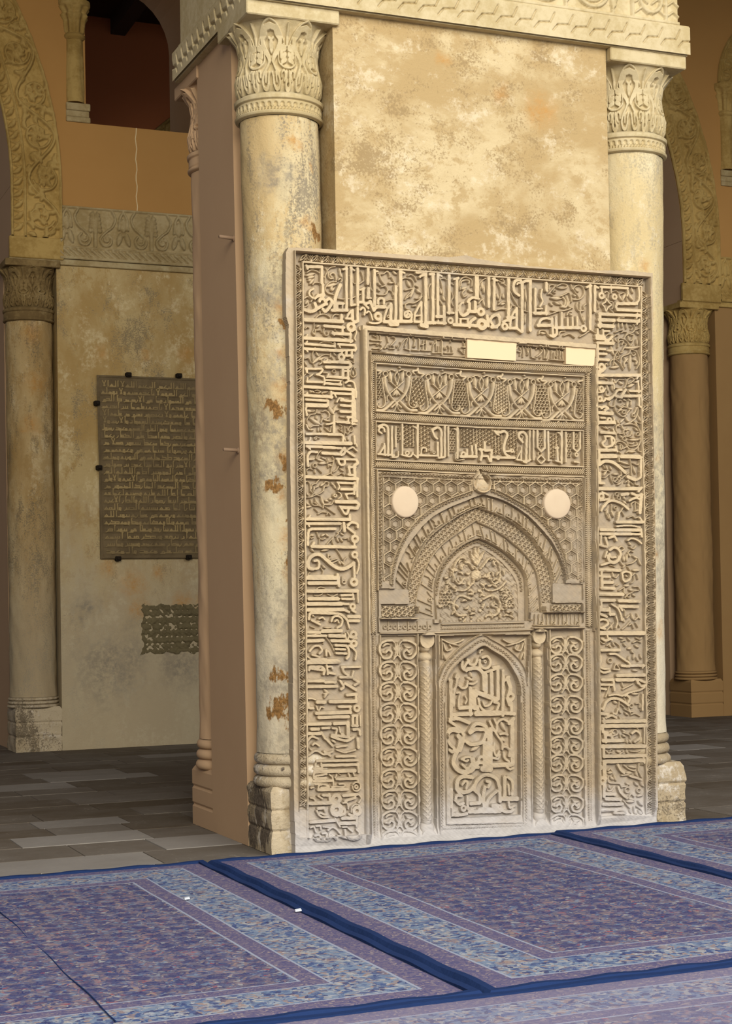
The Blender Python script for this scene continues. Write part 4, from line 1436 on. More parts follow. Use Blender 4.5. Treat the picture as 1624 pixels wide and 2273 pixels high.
LET.append((665, 1080, 10.83, """
L 60 1010,55 1330,60;L 56 1320,0 1320,180;L 56 1390,0 1390,240;L 46 1110,180 1300,165;L 52 1110,180 1160,280;O 46 860,215;C 30 930,130 990,170 1000,240 940,290;L 85 890,360 1370,370;C 76 1370,370 1425,430 1390,510;L 76 1000,500 1390,520
L 56 980,480 1080,640;C 60 1080,640 1130,660 1170,600 1180,520;L 76 200,780 1210,790;L 46 260,690 210,790;L 62 1215,680 1218,800;L 72 190,890 980,890;L 46 200,880 240,960;L 68 300,1020 870,1015;C 62 310,1020 230,1060 210,1200 205,1400
L 72 1070,880 1090,1070;C 62 1170,930 1260,860 1390,900 1400,980;L 62 1160,990 1330,1120;O 95 1340,1260;L 50 1330,1100 1340,1190;L 52 1330,1320 1330,1470;L 76 300,1440 1350,1455;L 62 350,1350 300,1450;O 85 1330,1640;C 46 1370,1700 1430,1850 1420,1980 1380,2090
C 82 320,1980 230,1950 210,1830 270,1700 400,1630 520,1650 650,1760 800,1890 950,1970 1100,1970 1250,1890 1310,1840;C 60 320,1980 450,1960 480,1850 440,1780 360,1790;L 62 1315,1840 1330,2165;L 62 220,2150 800,2150
v 20 150,250 280,250 360,170 460,180 580,110 600,0;v 20 280,0 290,100 340,170;v 18 360,0 350,130;v 20 300,250 420,200 540,250 600,380 590,520;l 55 390,290 480,430;l 50 530,250 600,440;v 18 380,380 480,450 580,500;l 42 180,140 240,220;l 46 630,330 730,355;l 50 740,300 800,300
v 18 610,430 780,430 840,340;v 20 640,480 760,570 880,650;v 18 280,320 340,440 470,450;l 46 170,370 260,450;l 46 190,500 310,470;v 18 390,530 460,600;v 18 470,660 560,610 660,620;v 20 680,680 700,620 760,680;v 18 960,850 1020,920 1010,1050 930,1110
v 20 250,1150 290,1240 360,1220;l 46 280,1170 380,1170;v 20 440,1100 480,1220 560,1270 650,1240;v 22 500,1280 500,1390;l 50 550,1190 630,1140;l 50 640,1130 730,1210;v 18 820,1230 680,1390;v 22 830,1220 810,1320 870,1440 960,1580 1060,1750;v 18 890,1200 960,1120
l 42 910,1230 970,1340;l 42 990,1240 1070,1330;v 20 1090,1250 1180,1240 1210,1290;l 42 1010,1120 1090,1170;v 22 700,1620 720,1740 800,1830 930,1780;v 18 760,1780 930,1730;l 46 1010,1790 1070,1870;v 20 1080,1880 1100,1770 1160,1700;l 46 950,1790 1010,1880;r 22 740,1690 35
l 46 550,1540 730,1520;l 50 290,1490 370,1570;v 24 540,1960 590,2050 560,2150;l 50 570,1890 650,1970;v 18 220,2130 270,2060
"""))
LET.append((670, 1270, 10.83, """
L 92 150,140 880,140;L 72 870,60 900,330;L 82 180,265 880,265;v 30 1000,120 1000,250 1060,280 1080,200;r 24 1040,240 40;O 100 1260,240;L 82 150,455 1340,450;L 44 1350,430 1360,720;L 82 180,640 880,640;L 60 960,560 1200,550;L 62 980,640 1260,650
L 50 1240,530 1250,660;L 82 150,765 960,765;L 60 990,760 1130,770;O 80 1230,830;L 60 1220,920 1300,960;L 86 160,910 1000,900;L 62 1010,900 1140,960;C 62 180,1130 210,1000 330,980 600,990 900,1000 1040,1090 1100,1160;L 82 1130,1070 1390,1070;L 72 1160,1170 1380,1170
C 52 720,1180 770,1080 880,1060 980,1140 960,1270 860,1340;C 40 800,1190 860,1150 900,1220;L 52 1100,1160 1150,1340;C 44 420,1120 510,1090 560,1140;L 56 250,1160 450,1260;L 82 510,1420 960,1410;L 72 130,1440 440,1450;L 62 140,1530 590,1530;L 82 680,1530 1020,1540
C 42 1060,1480 1070,1600 1110,1620 1140,1540 1110,1460;O 90 1250,1500;L 62 1180,1560 1320,1590;L 76 150,1660 520,1640;L 72 730,1650 1150,1660;O 90 1260,1720;v 24 470,1490 580,1550 660,1640 740,1760 800,1900;v 18 540,1720 560,1620
L 62 820,1760 1080,1770;L 56 830,1850 1050,1860;L 56 840,1950 1080,1960;C 60 1080,1770 1130,1850 1140,2000 1090,2080;C 52 1150,1770 1260,1850 1320,1950 1300,2100;C 52 200,1900 300,1790 430,1780 490,1880 430,1960;C 42 140,2030 250,2090 430,2080 600,2090
L 60 600,1880 600,2000;L 46 650,1900 700,2000;L 80 180,2150 860,2130;L 50 260,1990 440,2040;v 22 380,400 470,360 600,390;v 22 330,560 450,560 520,520;v 22 640,530 760,580 880,530;l 46 250,1010 330,1080;l 46 380,1180 480,1200;l 42 560,1330 740,1340;v 22 240,1310 330,1340
"""))
LET.append((675, 1460, 10.83, """
L 86 110,120 850,100;C 60 130,300 160,220 300,220 430,220 500,300 480,400;L 62 180,260 460,300;L 52 560,190 580,400;C 52 600,220 680,220 700,270;L 62 600,360 760,390;C 62 930,230 980,350 1080,420;L 62 960,230 1350,220;C 52 1200,330 1170,450;L 62 880,470 1180,480
L 72 110,560 480,560;L 66 520,590 760,590;L 72 110,700 800,690;C 62 880,560 960,700 900,760;L 72 1000,620 1260,770;C 62 1220,520 1340,600 1240,660;l 66 510,770 630,870;l 66 570,850 510,980;l 46 490,880 610,880;L 72 1050,900 1270,880;L 62 1255,880 1262,1060
L 82 330,1070 510,1070;L 82 640,1060 1260,1050;C 44 120,980 200,980 280,1010;C 62 110,1100 120,1200 230,1220;C 42 310,1170 340,1260;C 42 370,1270 420,1190 490,1200;L 62 850,1180 1130,1180;L 52 1120,1180 1130,1340;L 82 310,1340 1130,1310;O 85 1280,1220;L 76 370,1440 1080,1420
L 66 1190,1400 1180,1640;L 60 1180,1400 1290,1395;L 60 1285,1400 1285,1640;L 60 1170,1640 1300,1640;L 44 1360,1400 1370,1640;L 76 120,1600 640,1590;L 76 740,1590 1060,1570;L 82 1065,1560 1075,1900;L 72 190,1720 360,1720;L 60 450,1700 620,1690;C 52 700,1700 800,1720 780,1830
C 46 860,1680 870,1740 880,1790;L 62 690,1860 1100,1920;L 62 920,1830 1000,1900;C 62 1200,1730 1330,1730 1360,1850;L 72 120,1830 400,1830;L 56 430,1800 520,1950;C 62 680,1900 760,1930 850,1960 1050,2000 1200,1920;C 52 100,2000 200,1900 350,1950;C 52 220,2100 280,2060 380,2120
L 62 560,1970 700,2120;C 52 700,2000 730,2010 760,2040;L 52 800,2150 1050,2120;L 70 1300,1950 1320,2165;C 50 120,2350 300,2240 500,2330 700,2260;C 42 800,2220 1000,2280 1250,2220;L 60 500,2260 650,2360;L 60 800,2380 1250,2370;l 50 150,2180 240,2260
"""))
LET.append((675, 1690, 10.83, """
L 62 320,0 1300,-20;L 66 440,105 1290,85;L 56 240,185 450,175;L 50 430,60 450,190;L 82 280,255 1240,230;L 62 1310,60 1330,260;C 52 300,60 280,170 250,300 250,420;C 42 270,370 400,340 560,320;C 42 630,330 700,400 720,580;C 36 760,400 780,360 800,320
v 22 830,290 900,330;L 46 1090,310 1110,370;L 46 1200,290 1230,350;L 62 280,420 540,410;L 66 800,430 1300,420;L 62 240,490 680,470;L 46 1310,420 1310,500;C 42 270,560 360,560 360,640;C 46 380,580 480,560 600,590;L 42 430,640 620,620;C 46 860,550 980,550 1000,600
L 38 680,620 980,610;L 72 360,690 1060,675;C 42 180,650 220,640 250,640;C 36 1190,560 1260,510 1350,540 1370,640 1290,720 1200,690 1180,600;O 52 1270,620;L 62 470,820 640,830;L 62 620,800 640,940;C 46 170,880 240,900 290,960;L 46 350,840 450,900
O 120 790,910;L 82 160,1020 700,1000;O 150 800,1170;C 62 900,1090 990,1160 980,1260 880,1310;L 72 780,1000 800,1080;L 72 960,830 1290,800;L 62 1000,960 1250,880;C 42 1330,800 1390,900 1330,1000;C 42 950,1010 1050,1010 1080,1150;O 110 1290,1200;C 36 1150,1230 1170,1100 1280,1040 1390,1100
L 62 350,1140 500,1130;L 46 500,1130 520,1200;C 52 320,1200 380,1300 480,1350 600,1350;L 52 400,1240 520,1290;L 76 170,1470 750,1430;L 76 940,1380 1270,1370;L 60 1100,1280 1200,1320;L 76 880,1500 1270,1490;L 52 1290,1350 1280,1560;L 46 760,1380 880,1580
C 46 170,1600 250,1580 300,1700;C 46 300,1560 400,1560 420,1640;L 46 480,1580 650,1600;C 52 600,1660 700,1590 800,1640 880,1730;C 52 280,1800 380,1780 440,1880;C 52 460,1740 560,1740 560,1860;C 52 630,1750 620,1880 540,1930;L 46 680,1800 760,1880
C 56 1000,1660 1040,1830 1170,1880 1300,1840 1350,1730 1290,1650;L 52 1090,1620 1180,1690;l 55 820,1790 1070,1880;C 46 250,1860 330,1920 500,1920;C 40 940,1590 1000,1585 1060,1590
"""))
LET.append((1310, 620, 11.36, """
L 70 270,190 950,220;L 52 300,190 300,330;O 92 290,410;L 36 530,140 540,350;O 82 615,440;C 42 940,220 960,320 940,420;C 62 1230,210 1240,400 1220,540 1150,600;L 82 680,610 1180,610;C 72 690,600 655,690 700,760;L 82 690,760 1280,790
L 86 240,870 660,890;L 82 680,890 1260,910;L 52 1200,860 1170,980;L 82 250,880 250,1200;L 92 230,1020 600,1030;L 82 700,1030 1230,1060;L 52 1240,1010 1180,1130;L 100 220,1160 580,1180;L 62 250,1070 290,1130
C 44 410,480 470,580 540,640 460,700 400,800 370,700 310,620 390,570 410,480;v 30 400,330 430,300 490,340 470,470;v 25 180,510 240,640 250,720;v 24 530,560 590,560 600,700 570,740;v 24 500,720 590,820 700,910 770,960 880,960;v 20 770,960 680,1030 610,1120 600,1270
v 22 570,300 680,280 740,330;l 65 740,370 830,540;l 65 910,360 840,530;v 22 760,370 880,330 900,400;l 75 1000,370 1110,530;l 55 1070,210 1110,340;v 26 940,420 960,540;L 72 190,1260 200,1400;L 100 170,1420 350,1450;L 62 330,1280 340,1440;L 56 330,1300 490,1300
L 92 170,1490 370,1500;v 22 400,1440 480,1380 600,1390;C 70 380,1530 480,1520 560,1440;L 86 190,1600 590,1610;L 52 560,1530 600,1640;L 62 200,1600 200,2050;L 66 220,1750 380,1760;L 66 220,1870 420,1880;L 76 200,2010 470,2030;O 100 295,2210;C 32 150,2100 160,2180 250,2270
l 75 440,1790 610,1800;l 75 550,1690 630,1910;v 20 600,1780 700,1810;v 20 660,1330 780,1280 850,1270;v 22 1120,1130 1160,1240 1100,1330 950,1390 880,1490;v 20 620,1440 680,1390 740,1400;v 22 600,1400 600,1530 660,1600;l 50 630,1470 700,1570;v 20 930,1410 960,1330 870,1310 820,1340
v 22 980,1420 1000,1530 1080,1530 1120,1400 1050,1390;v 24 730,1700 740,1500 850,1490 960,1560 1030,1660 1170,1690 1290,1690;v 22 1130,1480 1090,1600 1040,1660;l 66 890,1720 1260,1720;v 24 760,1580 780,1540 870,1550 830,1640;v 24 900,1600 930,1640 870,1740 840,1800;v 24 740,1800 800,1850 860,1820
l 46 1200,1510 1210,1650;l 50 1180,1320 1260,1380;l 46 830,1090 840,1210;l 46 950,1100 950,1240;l 38 740,1090 740,1240;v 20 1050,1170 1100,1220 1070,1260;v 18 1160,1270 1270,1230;v 26 1040,1780 1000,1870 850,1930 800,2020 800,2130 870,2260;v 22 1060,1760 1170,1800 1240,1920 1260,2100 1200,2250
l 85 1040,1910 1040,2280;l 65 890,1960 970,2090;v 42 900,2200 890,2100 970,2000;v 42 1120,2010 1200,2050 1190,2130;v 24 1070,1870 1110,1920 1170,1880 1140,1830;v 20 700,1830 640,1960 610,2160;v 20 520,2150 560,2040 660,2010 780,2110;l 46 630,2080 700,2180;v 20 700,1800 760,1910;r 22 720,1970 36;v 24 400,2180 430,2110 470,2160;l 65 550,2220 770,2200
"""))
LET.append((1310, 815, 11.36, """
C 90 130,20 200,110 300,90 380,10;L 86 160,200 1270,200;L 52 1250,180 1180,290;L 56 190,190 195,400;L 82 180,390 560,400;C 42 560,300 550,380 600,430;L 50 600,430 610,540;C 46 130,440 150,560 200,630 330,620 390,530;O 76 285,540;L 46 130,690 140,900;O 82 250,800;C 60 330,860 370,830 400,780
l 66 440,440 500,630;l 55 560,440 610,610;v 32 430,600 430,700 500,720;L 72 440,800 560,760;C 60 480,820 620,700 690,590 800,570;L 72 900,570 780,740;L 72 660,730 800,760;L 76 850,725 1280,725;L 62 1240,700 1235,960;L 52 1235,960 1280,1010;L 56 1210,350 1230,640;L 62 1000,590 1260,600;L 42 1150,380 1230,340
v 20 280,270 400,270 470,310;v 24 550,290 570,380 660,390 720,330 760,300 880,310;l 55 610,290 670,400;l 66 750,350 860,430;v 22 920,290 940,380 910,480 830,530 650,510;v 24 980,300 960,330 980,420;v 22 990,280 1060,260 1130,290 1100,350 1000,410;l 75 990,490 1140,420;v 18 900,540 1000,640 1050,700
L 52 110,990 280,1000;C 70 290,1030 360,990 450,1030 380,1080;L 92 200,1140 560,1170;l 46 530,1090 650,1160;L 82 200,1250 200,1420;L 62 280,1270 380,1280;O 76 490,1335;L 92 220,1390 600,1390;L 46 590,1260 640,1430;v 24 340,1500 430,1540 540,1510;l 46 390,1480 490,1570;L 76 280,1640 620,1660;L 46 580,1560 640,1690;L 42 200,1480 210,1600
C 60 380,1740 540,1750 620,1860 550,1970 400,2010 320,1920 380,1860;L 62 380,1740 400,1820;L 62 540,1760 560,1980;L 86 160,2090 640,2090;L 52 640,2000 690,2130;L 92 230,2230 640,2230;L 72 800,2230 1250,2240;L 72 230,2130 230,2273
v 28 700,770 650,880 640,990 680,1110 770,1200 870,1240 960,1180;v 26 540,860 510,900 520,970 600,990 650,960;v 28 1220,1010 1230,1130 1170,1280 1050,1380 900,1440;l 66 980,860 960,1020;v 24 760,850 800,820 830,860;l 46 860,800 940,850;l 46 990,790 1050,860;v 20 720,960 780,1000 900,930;l 46 1060,830 1050,980
v 26 730,1120 850,1000 940,1010;r 24 880,1130 45;l 46 740,1080 860,1070;v 32 1190,1020 1160,1130 1100,1170;r 22 1120,1210 40;v 22 940,1170 1020,1080;l 55 1000,1040 1090,1050;l 66 910,1240 1010,1380;v 18 1140,1370 1300,1420;l 50 1240,1210 1290,1360;l 46 1160,1390 1220,1470
v 26 900,1440 1080,1430 1220,1500 1290,1650 1300,1850 1230,2000 1130,2080 1020,2060 960,2000;v 26 770,1680 700,1640 680,1560 700,1470 790,1440;v 20 770,1680 860,1660;l 55 690,1330 770,1430;l 55 790,1390 890,1290;l 40 720,1470 790,1500;l 46 830,1470 860,1570;v 28 1020,1570 880,1580 880,1690 940,1740 1040,1720 1070,1620
v 24 990,1530 930,1590;v 24 980,1610 930,1670;v 22 1090,1610 1090,1700;l 50 1140,1520 1240,1610;r 24 1230,1690 45;v 26 690,1660 680,1830;l 55 770,1720 860,1780;r 24 890,1800 50;v 22 1040,1770 1290,1800;l 60 1010,1830 1290,1830;v 26 960,1880 990,1970 1080,1990 1200,1960 1200,1890;v 26 1020,1920 1080,1930 1130,1900
v 30 660,1950 700,1880 830,1870 930,1950 970,2020;v 26 680,1980 700,2080 780,2150 840,2230;v 22 740,1910 820,1950 840,2030 800,2080;v 22 790,1960 780,2060;v 24 860,2050 950,2010 1000,2090 940,2150;l 66 990,2120 1190,2120;v 26 1230,2020 1240,2100 1330,2140
"""))
LET.append((1315, 1010, 11.36, """
L 96 180,40 600,30;L 82 720,40 1230,60;L 72 170,40 180,250;L 34 660,0 680,170;C 86 200,230 300,160 450,160 580,220 700,320 830,440;L 82 180,460 200,700;L 72 130,690 300,710;L 42 100,250 110,420;L 72 1230,130 1220,430;C 60 1220,430 1220,560 1130,620;L 92 900,550 1080,620
v 22 300,260 340,330;l 46 370,260 400,360;l 46 470,280 510,380;v 22 300,400 420,390 480,440;l 55 310,510 400,390;v 22 290,560 340,570 450,480;v 20 470,450 490,600 550,720;l 55 550,480 700,480;v 32 730,400 760,500 680,540;r 24 600,610 45;r 24 700,600 45;v 22 550,650 640,690 740,650
v 20 690,540 760,600 860,500 950,440;l 55 660,750 770,680;l 55 690,150 970,240;v 20 720,240 840,310 960,300;v 20 970,100 1000,230 1010,500;v 20 1050,200 1160,250 1210,180;l 46 1040,270 1120,480;v 22 860,690 930,640 1000,700 1050,750;l 46 930,610 950,730;r 40 940,760 20;v 20 1100,650 1110,740 1200,760
L 86 170,850 1200,850;L 62 1160,920 1250,820;L 62 140,880 140,1150;O 92 225,1040;L 62 260,940 400,1000;C 62 200,1140 300,1130 420,1110;C 72 300,1290 400,1180 520,1150 650,1180 780,1250 910,1360;L 62 280,1290 240,1400;L 82 740,1000 900,980;C 72 1000,970 1150,1020 1250,1000;L 92 1240,1000 1200,1450
C 62 930,1150 1100,1080 1200,1120;l 46 340,990 450,1050;r 24 640,990 45;r 24 690,1080 45;v 20 560,1000 540,1100;v 20 740,980 730,1100;l 66 790,1010 860,1130;v 22 510,1240 500,1440;v 22 350,1400 420,1320;l 50 400,1370 380,1510;v 20 380,1480 430,1600;l 55 510,1410 570,1570;l 50 430,1470 480,1650;r 22 610,1330 40
v 28 800,1330 750,1410 690,1480;L 62 680,1450 640,1700;L 76 620,1690 1280,1690;L 56 1200,1580 1280,1700;v 20 770,1420 830,1530;v 20 1110,1200 1110,1420;v 24 1010,1300 1020,1220 1110,1180 1190,1270 1160,1390 1090,1420;v 22 920,1580 1040,1540 1100,1590 1190,1560;l 66 790,1150 890,1230
L 82 220,1880 560,1890;L 82 620,1890 1220,1890;L 82 220,1990 980,1990;L 62 1000,1990 1240,2000;L 62 1230,1870 1250,2060;C 52 620,1800 800,1780 1000,1780 1200,1820;L 72 340,2090 400,2270;C 62 430,2090 560,2060 620,2150;C 52 900,2150 1000,2100 1150,2150 1240,2230;l 55 940,2190 1010,2280;L 62 230,2060 230,2273
"""))
LET.append((1315, 1205, 11.36, """
C 62 160,40 280,80 380,100;C 72 450,180 550,120 660,160 720,280 680,400;C 82 400,330 430,440 540,500 640,450 680,360;C 60 440,280 480,360 590,360;v 28 700,130 770,90 830,160 740,220;C 52 380,220 350,290 330,360;L 62 240,560 440,500;l 66 820,330 830,470;l 66 900,290 890,470
v 24 970,100 1060,150 1120,80;v 22 930,240 980,200 1060,230;l 50 920,250 990,350;l 55 1050,330 1190,400;v 24 900,540 1050,500 1140,420;l 55 1180,410 1260,570;v 26 850,560 800,620;l 50 730,480 830,590;v 22 480,560 600,600;L 86 180,680 700,690;C 62 170,680 130,780 200,840;L 76 250,720 265,1150
L 72 260,850 460,860;L 72 290,1000 520,1000;L 76 250,1140 560,1150;L 92 180,1290 780,1300;l 46 530,730 570,870;v 26 540,840 620,880 690,800;C 60 760,760 860,720 970,770 960,900 850,970 780,920 760,780;l 46 860,820 920,860;v 24 820,1010 920,950 1000,870;v 20 920,600 1000,730 1040,800;v 20 1010,840 1110,760
l 66 1050,690 1230,690;v 32 1150,800 1170,850 1180,900;v 18 1080,850 1060,970 1000,1020;v 22 540,930 570,1020;v 20 640,1080 700,1050;v 20 700,1200 830,1120;v 26 830,1150 830,1250 880,1300;l 66 960,1180 1060,1200;v 22 1050,1220 1200,1200;v 20 860,1380 920,1310 1050,1240;r 24 950,1330 45;l 50 1030,1290 1120,1350
v 24 1070,1110 1180,1110 1230,1180;l 66 840,1080 960,1080;L 86 230,1450 560,1450;L 86 680,1460 1200,1470;L 62 230,1450 235,1700;L 92 230,1690 420,1690;L 82 690,1600 1150,1610;L 62 690,1580 760,1700;L 42 190,1600 190,1750;L 62 440,1640 460,1820;L 72 450,1800 560,1800;C 72 160,1780 280,1820 370,1860
v 32 780,1620 840,1720 860,1850;C 56 500,1550 650,1650 720,1800 750,1950;C 46 600,1850 640,2000 600,2150;C 62 180,1960 280,1930 380,1960 400,2050 250,2150;L 62 180,2130 330,2170;l 66 430,1920 480,2010;v 28 400,2200 500,2100 560,2020;l 55 490,2070 530,2190;v 24 600,2120 660,2040 720,2120;v 26 900,1900 960,1830
l 66 1020,1790 1070,1950;v 26 960,2080 1020,2050 1070,2150;v 22 780,2180 900,2080 980,1980;l 66 790,1870 840,2010;v 24 1120,2020 1180,2120;l 55 1150,1790 1240,1930;v 24 1100,1950 1180,1880
"""))
LET.append((1320, 1400, 11.36, """
L 110 120,60 1240,60;C 52 330,110 360,200 450,230;C 70 200,200 300,250 400,200;L 76 180,490 640,490;C 62 400,590 550,590 680,670 820,770;C 62 150,620 180,750 140,900 250,960 370,960;r 30 420,760 60;L 32 540,830 640,950;L 32 540,830 500,960;L 42 500,980 640,980;L 72 690,880 880,900;C 62 850,780 900,830 930,880
L 72 900,880 1250,880;L 52 1240,860 1220,940;l 66 870,460 970,440;l 55 950,490 1010,570;l 55 1030,590 1010,730;l 55 900,650 900,770;v 26 720,270 770,250 820,240;v 26 340,380 420,320;l 55 390,330 440,430;v 24 1000,300 1100,260 1200,300;l 50 1050,370 1150,430;v 26 560,300 650,380 680,500;l 55 990,1000 1130,1010
C 62 130,1000 250,1060 400,1020;L 92 590,1130 1260,1120;L 92 570,1240 980,1240;C 72 950,1240 1060,1230 1110,1330;L 72 1110,1230 1280,1300;C 62 1120,1320 1190,1400 1290,1380;L 82 210,1240 480,1240;L 62 150,1360 480,1370;L 62 490,1250 510,1500;l 46 710,1290 770,1460;v 32 740,1480 900,1400 1000,1350
v 32 400,1400 360,1550 310,1680;L 62 120,1450 300,1480;C 52 380,1640 550,1610 720,1640 900,1560 1150,1500 1270,1430;l 75 960,1590 1150,1600;C 62 780,1640 840,1640 900,1720 870,1800;v 26 780,1700 820,1790;C 72 230,1990 300,1820 430,1720 600,1720 760,1800 870,1880;C 52 100,1850 150,1950 250,1980
l 75 510,1780 600,1840;v 28 650,1800 640,2000 690,2080;v 24 700,1870 770,1940;L 82 150,2090 350,2110;r 26 960,1900 50;v 32 1080,1840 1160,1840 1170,1940;L 62 1230,1620 1220,2000;v 26 780,1980 900,2040 1000,2050;l 55 890,1940 940,2110;C 52 600,1980 560,2100 480,2080;C 62 300,2200 450,2140 560,2200;l 50 650,2170 710,2260
v 24 950,2130 1050,2100 1180,2160;l 50 790,2070 890,2140;v 26 180,280 240,330 320,300;l 50 480,300 540,400;l 46 760,330 830,400;l 46 650,180 760,200;l 46 860,180 940,260;v 24 1080,180 1160,220 1220,180;l 46 1080,680 1140,780;l 46 1180,600 1220,720
"""))
LET.append((1320, 1590, 9.47, """
L 76 200,110 1080,100;L 52 200,50 220,150;L 82 180,210 1070,200;L 72 170,200 190,320;L 72 190,330 280,350;L 72 230,370 250,540;L 62 240,390 340,400;L 76 190,520 600,510;L 62 350,380 400,500;v 24 330,340 400,290;v 26 400,330 430,290 490,300 500,380 420,420 390,460;l 55 370,330 450,390;v 26 550,380 580,460 660,540
l 50 610,290 690,340;l 50 610,400 690,440;v 26 640,350 760,400 780,470;C 52 800,360 880,310 960,370 960,460 860,540;v 26 870,190 920,250 950,310;l 55 700,490 720,580;l 55 750,500 800,570;L 42 1060,250 1060,560;L 82 170,640 1060,630;L 66 205,620 210,860;L 72 210,850 1080,830;v 26 260,720 320,780 360,770;r 22 380,740 35
l 50 490,740 610,770;v 22 500,720 640,720;v 22 560,800 640,740;l 50 700,710 720,780;v 22 780,740 900,750 990,720;L 82 210,960 1050,930;L 52 1040,880 1060,980;L 72 140,1050 150,1100;L 92 220,1010 230,1300;O 92 180,1360;C 62 110,1280 150,1300 260,1310;L 72 215,1400 215,1690;L 72 220,1640 450,1640;L 76 260,1740 560,1750
L 72 200,1860 600,1850;L 72 180,1980 610,1960;L 62 440,2040 660,2040;v 26 320,1150 360,1110 400,1170;l 55 320,1200 410,1190;v 30 320,1280 330,1400 560,1420;l 55 360,1280 430,1340;l 55 430,1240 490,1370;v 28 270,1500 300,1570 380,1570 430,1500;l 50 330,1450 360,1540;C 62 510,1040 560,1130 630,1190;l 66 510,1010 570,1090
v 32 650,1040 760,1120 880,1160;l 55 750,1060 910,1090;l 60 690,1200 830,1200;v 32 600,1250 730,1240;v 32 960,1000 950,1160;l 60 890,1160 930,1270;v 28 960,1180 1020,1290;C 52 760,1260 900,1300 1000,1340;l 66 990,1370 1070,1490;C 62 520,1500 560,1600 640,1680 700,1720;v 28 560,1420 600,1500;r 26 720,1560 55
v 26 620,1490 720,1480;l 50 690,1410 770,1450;l 55 870,1390 950,1470;r 26 960,1570 45;v 28 760,1700 800,1640 860,1690;l 50 930,1690 1050,1660;v 30 640,1780 720,1880 800,1960;l 60 710,1800 870,1800;l 55 750,1730 870,1770;v 28 860,1920 870,2030 920,2050;l 55 780,1950 800,2050;l 66 950,1790 1050,1890;v 26 920,1900 1000,1960 1040,2030;l 55 950,1990 1020,2070
"""))
SHA = [(825, 930, 6.496, """
C 34 150,205 110,170 130,120 180,130 195,180;C 42 105,110 180,80 235,120 245,220 242,520;L 40 300,110 300,520;L 32 355,110 355,400;L 34 450,80 450,510;C 34 120,500 180,400 190,360 200,520;L 34 100,505 330,520;C 30 390,470 385,540 300,550;O 40 520,490;C 30 440,515 560,540 600,480
L 42 670,90 670,550;C 30 610,110 640,120 665,150;L 30 600,500 670,560;C 30 720,500 730,420 790,420 795,465;L 36 700,520 960,530;O 28 905,480;C 45 890,150 960,120 1010,170 1012,300 1012,540;C 40 880,150 910,240 950,280;L 40 1062,110 1062,540;L 36 1112,120 1115,530
L 40 960,340 960,530;L 34 970,560 1050,550;L 40 1245,130 1245,560;C 30 1195,140 1225,150 1240,180;C 18 1270,440 1220,500 1230,590 1340,580;O 50 1330,510;L 45 1290,540 1520,540;L 36 1380,440 1385,540;L 40 1450,390 1460,530;L 40 1505,370 1515,500;C 45 1575,430 1595,500 1580,590;L 40 1560,440 1610,440
"""), (1065, 940, 6.496, """
L 45 75,270 80,380;L 45 80,385 180,385;L 46 180,385 168,540;L 36 120,470 150,545;L 36 50,470 130,470;O 38 270,490;L 40 200,485 270,490;L 42 290,490 510,492;C 46 230,115 300,125 360,110 402,160 372,260 350,350 370,430 440,480;C 30 215,105 250,150 285,165;O 38 470,390;L 34 380,400 460,395
L 32 605,340 605,520;C 30 600,390 560,470 545,510;L 32 540,520 615,530;C 45 625,265 575,200 580,140 640,125 685,190 682,300 672,540;C 20 600,160 635,190 610,240;L 42 640,545 680,560;L 36 730,110 726,520;L 36 782,110 786,520;C 40 650,550 690,545 735,520
L 40 840,110 840,340;L 40 942,110 942,350;L 38 840,340 890,400;L 38 942,350 890,400;r 22 890,435 28;C 28 880,465 840,520 885,572;C 28 900,465 945,520 895,572;L 38 992,120 997,530;L 32 990,530 1035,530;L 42 1190,120 1186,570;C 30 1135,130 1165,140 1180,180;L 40 1125,340 1130,540;L 30 1100,535 1180,560;L 30 1095,355 1140,350
L 36 1250,130 1250,550;L 36 1360,130 1360,360;L 36 1455,130 1450,360;C 32 1360,360 1410,400 1450,360;O 40 1400,450;L 32 1370,550 1440,560
""")]
